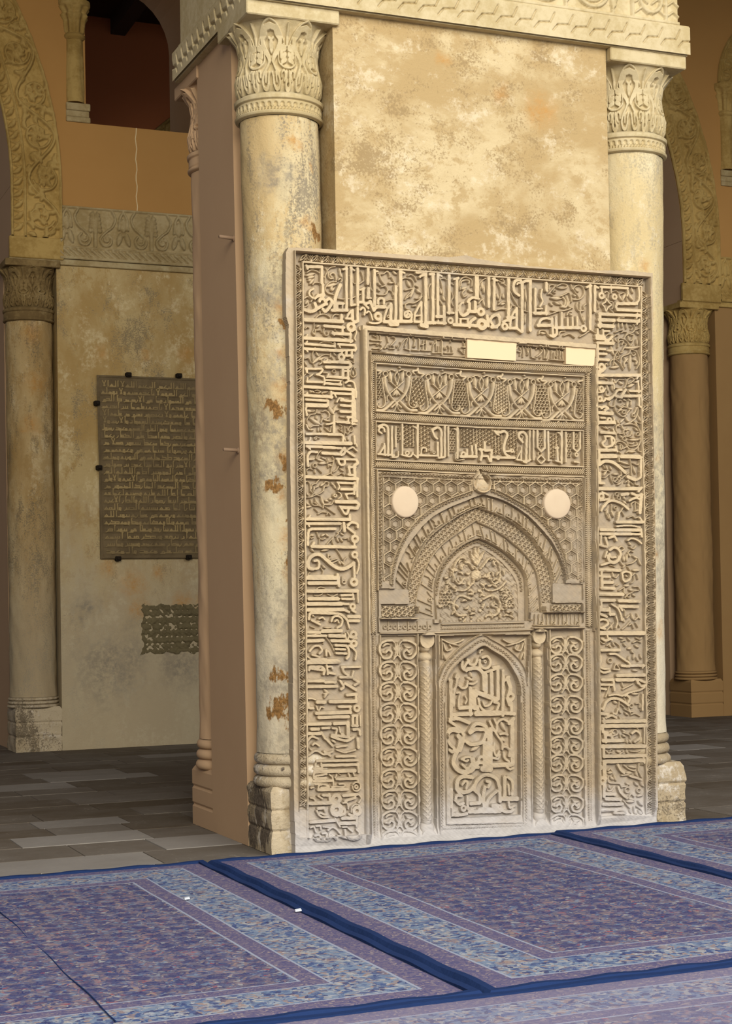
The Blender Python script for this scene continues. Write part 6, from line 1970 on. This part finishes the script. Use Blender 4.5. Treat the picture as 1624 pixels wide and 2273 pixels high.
# springing blocks, left and right
for (poly, lv) in (([(844, 1306), (912, 1308), (913, 1341), (845, 1341)], -0.026), ([(848, 1341), (925, 1341), (930, 1370), (849, 1372)], -0.045), ([(846, 1374), (966, 1374), (966, 1403), (847, 1405)], -0.030),
                   ([(1232, 1294), (1297, 1296), (1298, 1338), (1232, 1338)], -0.026), ([(1213, 1338), (1298, 1338), (1298, 1358), (1213, 1358)], -0.045), ([(1184, 1359), (1298, 1359), (1299, 1392), (1184, 1393)], -0.030)):
    m = lift(poly, lv)
    MR.R[m] = 0
field(MR.poly_mask(Pn([(851, 1345), (925, 1345), (928, 1368), (851, 1370)])), tri_net(9, 2.2, .2), 0.014)
field(MR.poly_mask(Pn([(1230, 1342), (1296, 1342), (1296, 1356), (1230, 1356)])), tri_net(9, 2.2, .2), 0.014)
pxline([(846, 1373), (930, 1373)], 3, 0.024)
pxline([(1212, 1359), (1298, 1359)], 3, 0.024)
pxline([(847, 1406), (966, 1404)], 3, 0.024)
pxline([(1184, 1394), (1299, 1393)], 3, 0.024)
for k, x in enumerate(range(1192, 1292, 9)):
    pxline([(x, 1364), (x - 1, 1386)], 2.4, 0.016)
    if k % 3 == 1:
        MR.ring(P2(x + 4, 1383), 3 * PXM, 2 * PXM, 0.016, n=10)
pxline([(1188, 1388), (1292, 1388)], 2.2, 0.016)
for k, x in enumerate(range(855, 960, 11)):
    if k % 2:
        pxline([(x, 1380), (x, 1398)], 2.6, 0.010)
    MR.ring(P2(x + 4, 1392), 4 * PXM, 2.2 * PXM, 0.010, n=10)

m = lift([(966, 1384), (1184, 1378), (1184, 1404), (966, 1406)], -0.030)
MR.R[m] = 0
knot_border([(985, 1394), (1070, 1392), (1168, 1389)], 9, 9, 0.008, 1.6)
pxline([(966, 1404), (1184, 1398)], 3, 0.016)
pxline([(985, 1386), (1168, 1382)], 2.4, 0.014)
# ---- lower register: scroll strips, colonettes and the little niche
lift([(823, 1406), (1322, 1395), (1326, 1834), (824, 1882)], -0.022)


def scroll_strip(rows, xa, xb, ra):
    for k, y in enumerate(rows):
        t = k / (len(rows) - 1)
        a = xa[0] + (xa[1] - xa[0]) * t
        b = xb[0] + (xb[1] - xb[0]) * t
        for c, sg in ((a, 1), (b, -1)):
            q = lambda p: [P2(c + sg * u * ra, y + v * ra) for u, v in p]
            # C-shaped scroll with curled ends, back to back
            MR.line(q([(.5, -1.12), (-.25, -1.05), (-.98, -.55), (-1.02, .25), (-.45, .95), (.25, .85), (.45, .3), (.1, .0), (-.2, .25)]), 5.8 * PXM, 0.024, curve=True)
            MR.line(q([(.5, -1.12), (.9, -.7), (.95, .2), (.75, 1.0)]), 3.6 * PXM, 0.022, curve=True)
            MR.leaf(q([(-.5, -.35)])[0], q([(.4, -.6)])[0], 7 * PXM, 0.02, 0.2)
            MR.leaf(q([(-.6, .3)])[0], q([(-.1, .55)])[0], 6 * PXM, 0.02, 0.2)
            MR.disc(q([(.0, .1)])[0], 2.6 * PXM, 0.02, 'round')
        m = (a + b) / 2
        MR.leaf(P2(m, y + 12), P2(m, y - 17), 10 * PXM, 0.022)
        for sg in (-1, 1):
            MR.leaf(P2(m + sg * 3, y + 4), P2(m + sg * 9, y - 8), 5 * PXM, 0.02)
            MR.disc(P2(m + sg * 6, y + 14), 3 * PXM, 0.02, 'round')
        MR.line(Pn([(m - 9, y + 22), (m, y + 12), (m + 9, y + 22)]), 3.4 * PXM, 0.022, curve=True)


scroll_strip([1443, 1490, 1536, 1583, 1632, 1681, 1730, 1777, 1823, 1866], (863, 871), (907, 912), 19)
scroll_strip([1433, 1472, 1516, 1564, 1612, 1655, 1695, 1740, 1786, 1828], (1240, 1243), (1277, 1281), 17)
# deeper ground between the scrolls
for poly in ([(848, 1412), (927, 1412), (930, 1880), (851, 1880)], [(1223, 1400), (1296, 1398), (1300, 1834), (1226, 1842)]):
    m = MR.poly_mask(Pn(poly))
    MR.base[m] = -0.034
pxline([(846, 1410), (850, 1880)], 3, 0.016)
pxline([(929, 1408), (932, 1874)], 3, 0.018)
pxline([(1222, 1398), (1224, 1840)], 3, 0.018)
pxline([(1297, 1396), (1302, 1834)], 3, 0.016)
knot_border([(834, 1412), (836, 1650), (838, 1870)], 11, 9, 0.010, 1.6)
knot_border([(1309, 1400), (1312, 1620), (1314, 1820)], 11, 9, 0.010, 1.6)


def colonette_relief(xt, xb, y0, y1, w):
    lift([(xt - w * .95, y0), (xt + w * .95, y0), (xb + w * .95, y1 + 14), (xb - w * .95, y1 + 14)], -0.056)
    pxline([(xt, y0 + 62), (xb, y1 - 32)], w * 1.15, 0.050, 'round')
    pxline([(xt, y0 + 10), (xt, y0 + 12)], w * 1.7, 0.048)
    pxline([(xt, y0 + 24), (xt, y0 + 28)], w * 1.2, 0.046, 'round')
    MR.disc(P2(xt, y0 + 50), w * .8 * PXM, 0.050, 'round', ry=w * .62 * PXM)
    MR.disc(P2(xb, y1 - 20), w * .8 * PXM, 0.050, 'round', ry=w * .7 * PXM)
    pxline([(xb, y1 + 2), (xb, y1 + 8)], w * 1.7, 0.048)
    # cross-hatched shaft
    m = MR.poly_mask(Pn([(xt - w * .62, y0 + 70), (xt + w * .62, y0 + 70), (xb + w * .62, y1 - 36), (xb - w * .62, y1 - 36)]))
    jj, ii = np.where(m)
    U, V = MR.u[ii] / PXM, MR.v[jj] / PXM
    f = np.maximum(np.abs(np.sin((U + V * .8) * .33)) ** 8, np.abs(np.sin((U - V * .8) * .33)) ** 8)
    MR.R[jj, ii] += 0.004 * f.astype(np.float32)


colonette_relief(951, 955, 1410, 1858, 20)
colonette_relief(1200, 1206, 1402, 1834, 19)
# little niche
NI = [(973, 1410), (1180, 1406), (1184, 1848), (978, 1858)]
lift(NI, -0.012)


def p1(p):
    return [(960 + a / 6.767, 1395 + b / 6.767) for a, b in p]


inA = p1([(205, 1000), (215, 850), (290, 650), (430, 490), (600, 370), (768, 262), (900, 330), (1100, 460), (1230, 640), (1310, 800), (1335, 1000)])
outA = p1([(100, 800), (125, 700), (180, 570), (310, 420), (480, 260), (740, 100), (900, 170), (1100, 285), (1300, 460), (1410, 650), (1440, 850)])
spn = [tuple(p) for p in spline(np.array(outA))]
lft = spn[:len(spn) // 2]
rgt = spn[len(spn) // 2:]
lift([(976, 1412)] + lft + [(1068, 1408)], -0.036)
lift([(1178, 1409)] + rgt[::-1] + [(1072, 1408)], -0.036)
lift([tuple(p) for p in spline(np.array(inA))] + p1([(1335, 1000)]) + [(1158, 1810), (1004, 1818)], -0.044)
pxline(outA, 2.6, 0.014, curve=True)
pxline(inA, 2.4, 0.012, curve=True)
midA = [((a[0] + b[0]) / 2, (a[1] + b[1]) / 2) for a, b in zip(inA, outA)]
chain_border(midA, 8, 7, 0.008, 1.4)
chain_border([midA[0], (983, 1840)], 8, 7, 0.008, 1.4)
chain_border([midA[-1], (1170, 1826)], 8, 7, 0.008, 1.4)
for a in ([(975, 1412), (979, 1856)], [(989, 1560), (993, 1830)], [(1160, 1560), (1164, 1828)], [(1178, 1408), (1183, 1846)], [(975, 1411), (1178, 1407)], [(993, 1830), (1164, 1826)]):
    pxline(a, 2.6, 0.014)
knot_border([(984, 1838), (1075, 1834), (1168, 1830)], 10, 9, 0.008, 1.6)
for sg, cx in ((1, 990), (-1, 1163)):
    q = lambda a, b: P2(cx + sg * a, 1422 + b)
    MR.line([q(-6, -4), q(-4, 40)], 3 * PXM, 0.022)
    MR.line([q(-4, -2), q(14, 6), q(30, 4), q(42, -2)], 4 * PXM, 0.022, curve=True)
    MR.line([q(-2, 6), q(4, 22), q(16, 18), q(12, 10)], 4 * PXM, 0.022, curve=True)
    MR.leaf(q(-2, 26), q(4, 44), 6 * PXM, 0.022)
    MR.leaf(q(14, 6), q(34, 12), 6 * PXM, 0.022)
for b in LOW:
    carve(b, 0.026, 0.02, 0.4)

# ---- age: the foot of the panel is smothered in repair plaster, surfaces are uneven, edges chipped
U, V = np.meshgrid(MR.u, MR.v)
wear = 0.5 + 0.5 * wob(U, V, 9.0, 1.0)
fade = np.clip((V - 0.012 - 0.045 * wear) / 0.06, 0, 1)
MR.R *= (0.72 + 0.28 * np.clip(V / 1.7, 0, 1)).astype(np.float32)
deep = MR.base + MR.R
foot = -0.012 + 0.003 * wob(U, V, 14, 2)
MR.coat = np.maximum(MR.coat, np.clip((MR.R - 0.003) / 0.010, 0, 1) * 0.8).astype(np.float32)  # all raised carving paled by height: recess shade put into the colour
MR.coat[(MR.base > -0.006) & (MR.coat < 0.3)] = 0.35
tot = deep * fade + np.minimum(foot, 0.0) * (1 - fade)
MR.R = np.zeros_like(MR.R); MR.base = tot.astype(np.float32)
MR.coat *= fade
worn = np.clip(1.1 - V / 3.1, 0, 1) * np.clip(wob(U, V, 13.0, 4.0) - 0.5, 0, 1) * 1.1
worn += 0.9 * np.exp(-(((U - 1.72) / .12) ** 2 + ((V - 1.55) / .25) ** 2)) * np.clip(0.8 + wob(U, V, 20, 7), 0, 1.2)
worn = np.clip(worn, 0, 0.6)
k = 9
ker = np.ones(k) / k
sm = np.apply_along_axis(lambda a: np.convolve(a, ker, 'same'), 0, MR.base)
sm = np.apply_along_axis(lambda a: np.convolve(a, ker, 'same'), 1, sm)
MR.base = MR.base * (1 - worn) + (sm - 0.002) * worn
MR.base += 0.0016 * wob(U, V, 45, 3) + 0.0010 * wob(U, V, 130, 6)
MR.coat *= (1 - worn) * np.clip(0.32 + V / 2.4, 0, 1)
MR.base *= 1.25
"""END_NUMPY"""


def rim_mask():
    """the ragged bed of plaster in which the panel sits"""
    top = [(634, 700), (633, 620), (634, 560), (640, 549), (700, 551), (800, 557), (900, 565), (1000, 570), (1035, 566), (1060, 574), (1150, 588), (1250, 597), (1330, 600), (1400, 600), (1448, 606)]
    right = [(1449, 700), (1448, 900), (1453, 1100), (1456, 1300), (1459, 1600), (1460, 1832)]
    left = [(658, 1915), (652, 1800), (650, 1600), (648, 1400), (646, 1200), (643, 1000), (643, 850), (640, 760), (640, 720)]
    return MR.poly_mask(Pn(top + right + [(1460, 1846)] + left))


def build_mihrab():
    rim = rim_mask()
    MR.base[~rim] = -0.085
    c = lambda m: m[:-1, :-1] & m[1:, :-1] & m[:-1, 1:] & m[1:, 1:]
    grow = rim.copy()
    for _ in range(2):
        g = grow.copy()
        g[1:] |= grow[:-1]; g[:-1] |= grow[1:]; g[:, 1:] |= grow[:, :-1]; g[:, :-1] |= grow[:, 1:]
        grow = g
    keep = c(grow)
    pid = np.zeros((MR.nv, MR.nu), int)
    names = ['plaster_rim']

    def part(name, poly_px):
        names.append(name)
        pid[MR.poly_mask(Pn(poly_px))] = len(names) - 1
    part('leaf_border', [(650, 556), (1441, 613), (1454, 1812), (688, 1812), (688, 1860), (662, 1860)])
    part('inscription_band', [(675, 583), (1423, 635), (1435, 1808), (688, 1864)])
    part('roll_moulding', [(802, 722), (1319, 764), (1333, 1836), (822, 1888)])
    part('inscribed_strip', [(819, 740), (1317, 782), (1318, 808), (819, 781)])
    part('knot_border', [(819, 781), (1318, 808), (1320, 1396), (823, 1406)])
    part('horn_frieze', [(836, 807), (1297, 836), (1297, 934), (836, 912)])
    part('creed_inscription', [(836, 935), (1296, 956), (1297, 1036), (836, 1020)])
    part('fretted_spandrel', [(839, 1043), (1072, 1053), (1072, 1310), (841, 1310)])
    part('fretted_spandrel', [(1072, 1053), (1297, 1059), (1299, 1300), (1072, 1300)])
    part('springing_block', [(843, 1304), (970, 1304), (970, 1406), (845, 1406)])
    part('springing_block', [(1182, 1292), (1299, 1292), (1300, 1396), (1182, 1398)])
    part('outer_arch_band', closed(A1, 1312))
    part('latticed_hollow', closed(A2, 1345))
    part('inner_arch_band', closed(A3, 1384))
    part('tympanum', closed(A4, 1385))
    part('crown_boss', [(1050, 1044), (1092, 1044), (1094, 1097), (1048, 1097)])
    part('scroll_strip', [(824, 1407), (931, 1406), (934, 1890), (826, 1890)])
    part('colonette', [(931, 1406), (972, 1405), (976, 1890), (934, 1890)])
    part('colonette', [(1181, 1398), (1221, 1397), (1226, 1850), (1184, 1860)])
    part('scroll_strip', [(1221, 1397), (1322, 1395), (1328, 1840), (1226, 1850)])
    part('niche_frame', [(972, 1406), (1181, 1401), (1184, 1862), (976, 1872)])
    part('niche_panel', [tuple(p) for p in spline(np.array(inA))] + [(1157, 1542), (1160, 1810), (1004, 1818), (990, 1540)])
    cell = pid[:-1, :-1]
    U, V = np.meshgrid(MR.u, MR.v)
    X = np.stack([U, -MR.base, V], -1).reshape(-1, 3)
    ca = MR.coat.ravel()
    root = empty('mihrab', (1.07, 0.0, 0.0))
    tag(root, 'carved stucco prayer niche covered in letters and scrolls on the front of the pier', 'prayer niche')
    j, i = np.meshgrid(np.arange(MR.nv - 1), np.arange(MR.nu - 1), indexing='ij')
    a = j * MR.nu + i
    Q = np.stack([a, a + 1, a + MR.nu + 1, a + MR.nu], -1)
    for k, nm in enumerate(names):
        m = keep & (cell == k)
        F = Q[m]
        if not len(F):
            continue
        used = np.unique(F)
        remap = np.full(len(X), -1, np.int64)
        remap[used] = np.arange(len(used))
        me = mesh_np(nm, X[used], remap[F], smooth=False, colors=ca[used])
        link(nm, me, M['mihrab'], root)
    # smooth plaster discs set in the spandrels
    for (cx, cy, rx, ry) in ((899.5, 1114, 29.5, 35), (1236.5, 1118.5, 29.5, 33)):
        u, v = P2(cx, cy)
        u1, _ = P2(cx + rx, cy)
        _, v1 = P2(cx, cy - ry)
        a_, b_ = u1 - u, v1 - v
        n, rr = 48, [0, .5, .9, .96, 1.0, 1.03]
        yy = [-.006, -.006, -.005, -.003, .002, .02]
        vv, ff = [(u, yy[0], v)], []
        for q in range(1, 6):
            for t in range(n):
                an = 2 * math.pi * t / n
                vv.append((u + a_ * rr[q] * math.cos(an), yy[q], v + b_ * rr[q] * math.sin(an)))
        for t in range(n):
            ff.append((0, 1 + t, 1 + (t + 1) % n))
        for q in range(4):
            for t in range(n):
                t2 = (t + 1) % n
                ff.append((1 + q * n + t, 1 + (q + 1) * n + t, 1 + (q + 1) * n + t2, 1 + q * n + t2))
        b = MB(); b.add(vv, ff)
        b.build('smooth_disc', M['disc'], root, True)
    for quad in ([(1036, 747), (1146, 755), (1144, 801), (1036, 794)], [(1255, 770), (1321, 775), (1317, 813), (1255, 808)]):
        p = Pn(quad)
        b = MB()
        f = [(x, -.003, z) for x, z in p]
        g = [(x, .03, z) for x, z in p]
        b.add(f + g, [(0, 3, 2, 1), (0, 1, 5, 4), (1, 2, 6, 5), (2, 3, 7, 6), (3, 0, 4, 7)])
        b.build('plaster_patch', M['patch'], root)


build_mihrab()

# ------------------------------------------------------------------ inscribed tablet on the pier behind
KUF = {'A': (0.75, [[(0, 0), (0, 2.5), (.15, 2.6)]]), 'l': (0.75, [[(.1, 0), (0, 0), (0, 2.5)], [(0, 0), (-.75, 0)]]), 'b': (0.7, [[(0, 0), (0, .95)], [(.1, 0), (-.7, 0)]]),
       'd': (1.3, [[(.1, 0), (-1.0, 0)], [(0, 0), (.1, .9), (-.9, .9)]]), 'k': (1.7, [[(.1, 0), (-1.7, 0)], [(0, 0), (.1, .9), (-1.2, .9), (-1.2, 1.6)]]), 'h': (1.3, [[(.1, 0), (-1.3, 0)], [(-.2, 1.1), (-1.0, 0)]]),
       'r': (0.8, [[(0, .7), (-.1, .1), (-.6, -.5)]]), 's': (1.6, [[(.1, 0), (-1.6, 0)], [(0, 0), (0, .8)], [(-.5, 0), (-.5, .8)], [(-1.0, 0), (-1.0, .8)]]), 'c': (1.6, [[(.1, 0), (-1.6, 0)], [(0, 0), (0, .7), (-1.1, .7), (-1.1, 0)]]),
       'e': (1.0, [[(.1, 0), (-1.0, 0)], [(-.4, 0), (-.1, .9), (-.8, .9), (-.4, 0)]]), 'f': (1.1, [[(.1, 0), (-1.1, 0)], [(-.1, .1), (-.1, .9), (-.7, .9), (-.7, .1)]]), 'w': (1.1, [[(-.1, .3), (-.1, .9), (-.6, .9), (-.6, .2), (0, .2)], [(-.6, .2), (-.7, -.2), (-.1, -.5)]]),
       'm': (1.0, [[(.1, 0), (-1.0, 0)], [(-.1, -.2), (-.1, .6), (-.7, .6), (-.7, -.2), (-.1, -.2)]]), 'n': (1.0, [[(.1, 0), (0, .8), (-.1, -.1), (-.7, -.4)]]), 'y': (1.3, [[(.1, 0), (-.1, .6), (-.5, .5), (-.6, 0), (.1, -.5), (-1.0, -.5)]]),
       'H': (1.1, [[(.1, 0), (-1.1, 0)], [(-.1, 0), (-.5, 1.0), (-.8, .5), (-.8, 0)]]), 'X': (1.4, [[(0, 2.5), (-.7, .1), (-.2, .1), (-1.0, 2.5)]]), ' ': (0.55, [])}
LINES = ["bsm AllH Alrhmn Alrhbm AllH X AlH AX", "Hw Alhy Alfbwm X bAhdH sbH wX bwm lH", "mA fy AlsmwAb wmA fy AXrc mn dA Aldy", "bsfe ebdH AX bAdbH belm mA bbn AbdbHm",
         "wmA hlfHm wX bhbcwn bsy mn elmH AX", "bmA sA wse krsbH AlsmwAb wAXrc wX", "bwdH hfcHmA wHw Alely Alecbm mhmd rswl", "AllH wAldbn meH AsdA ely AlkfAr rhmA",
         "bbbHm brbHm rkeA shdA bbbewn fcX mn", "AllH wrcwAbA sbmAHm fy whwHHm mn", "Abr Alshwd dlk mblHm fy AlbwrbH wmblHm", "Amr AXmbr Abw AlebAs Ahmd bn cwlwn",
         "mwly Ambr Almwmbbn AdAm AllH lH Aler", "wAlkrAmH wAlbemH AlbAmH fy AXhrH wAXwly", "bbbA HdA Almshd AlmbArk Almbmwn mn", "hAlc mA AfA AllH elbH wcbbH lhmAeH", "Almslmbn AbbeA rcwAn AllH wAldAr AXhrH",
         "wAbbArA lmA fbH bsbbH Aldbn wAlfH", "AlmwmbbH wrebH fy emArH bbwb AllH", "wAdA frcH wblAwH kbAbH wmdAwmH dkrH", "Ad bfwl AllH bbArk wbelA fy bbwb Adn", "AllH An brfe wbdkr fbHA AsmH", "fy sHr rmcAn sbH hms wsbbn wmAbbbn", "AllHm cl ely mhmd wAl mhmd"]


def tablet():
    u0, u1, v0, v1 = 0.645, 1.645, 1.765, 3.485
    T = Relief(u0, u1, v0, v1, 0.0042)
    n = len(LINES)
    pitch = (v1 - v0 - 0.09) / n
    unit = pitch * 0.30
    for k, ln in enumerate(LINES):
        base = v1 - 0.05 - pitch * (k + 0.78)
        T.line([(u0 + .03, base - unit * .62), (u1 - .03, base - unit * .62)], 0.006, 0.008)
        tot = sum(KUF[c][0] for c in ln)
        sx = (u1 - u0 - 0.08) / tot
        x = u1 - 0.04
        for c in ln:
            adv, st = KUF[c]
            for s in st:
                T.line([(x + a * sx, base + b * unit) for a, b in s], 0.0125, 0.016, coat=1.0)
            x -= adv * sx
    T.line([(u0 + .012, v0 + .012), (u1 - .012, v0 + .012), (u1 - .012, v1 - .012), (u0 + .012, v1 - .012)], 0.014, 0.012, close=True)
    U, V = np.meshgrid(T.u, T.v)
    wr = np.clip(wob(U, V, 14, 5) * .9 + .35 + 0.5 * ((V - v0) < .18), 0, 1) * .6
    T.R = T.R * (1 - wr * .6); T.coat = T.coat * (1 - wr)
    cr = np.abs((U - 1.33) + (V - 2.95) * .8 + .01 * wob(U, V, 40, 2))
    T.R -= 0.012 * np.exp(-(cr / .006) ** 2) * (V > 2.75) * (V < 3.1)
    root = empty('stone_tablet', (1.145, OY, 1.765))
    tag(root, 'dark stone tablet cut with many lines of angular letters, held by iron clamps', 'tablet')
    S = NT('inscribed_stone')
    at = S.n('ShaderNodeAttribute', attribute_name='coat')
    n1, n2 = S.noise(4, 5, .65), S.noise(30, 4, .7)
    c = S.mix(S.ramp(S.math('ADD', n1, S.math('MULTIPLY', n2, .4)), .5, .9), rgb(112, 96, 70), rgb(92, 78, 56))
    c = S.mix(S.math('MULTIPLY', at.outputs['Fac'], 0.9), c, rgb(160, 138, 94))
    S.bump(n2, .3, .004)
    relief_wall('inscribed_face', T, S.done(c), lambda a, b, h: (a + (b - 1.8) * -0.012, OY - 0.008 - h, b), root, coats=True)
    b = MB()
    q = 0.02
    b.box(u0 - .004, u1 + .0, OY - .006, OY + .06, v0, v1)
    b.build('slab', M['tablet'], root)
    for (px, py) in ((285, 832), (397, 834), (215, 895), (449, 911), (220, 1038), (449, 1043), (262, 1240), (419, 1237)):
        p = un(px, py, 1, OY - .02)
        b = MB()
        w = .026
        b.box(p[0] - w, p[0] + w, OY - .045, OY + .03, p[2] - .022, p[2] + .022, .006)
        b.box(p[0] - w * .55, p[0] + w * .55, OY - .06, OY - .04, p[2] - .012, p[2] + .012, .004)
        b.build('iron_clamp', M['iron'], root)


tablet()


def brick_patch():
    u0, u1, v0, v1 = 0.99, 1.62, 0.84, 1.36
    B = Relief(u0, u1, v0, v1, 0.006)
    rng = random.Random(4)
    z = v0
    k = 0
    while z < v1:
        x = u0 - (k % 2) * .06
        while x < u1:
            w = rng.uniform(.10, .15)
            hgt = rng.uniform(.004, .014)
            if rng.random() < .8:
                B.line([(x + .025, z + .03), (x + w - .025, z + .03)], .045, hgt, 'round')
            x += w
        z += .062
        k += 1
    U, V = np.meshgrid(B.u, B.v)
    B.R += 0.007 * np.clip(wob(U, V, 60, 2), -1, 1) + 0.005 * wob(U, V, 130, 4)
    e = np.minimum(np.minimum(U - u0, u1 + 9 - U), np.minimum(V - v0, v1 - V))
    B.R = np.where(e + 0.03 * wob(U, V, 40, 9) < .035, -0.03, B.R)
    o = relief_wall('bare_brick_patch', B, M['brick'], lambda a, b, h: (a, OY + .014 - h, b))
    tag(o, 'rough patch of bare brick where plaster fell, low on the wall below the tablet', 'brick patch')


brick_patch()
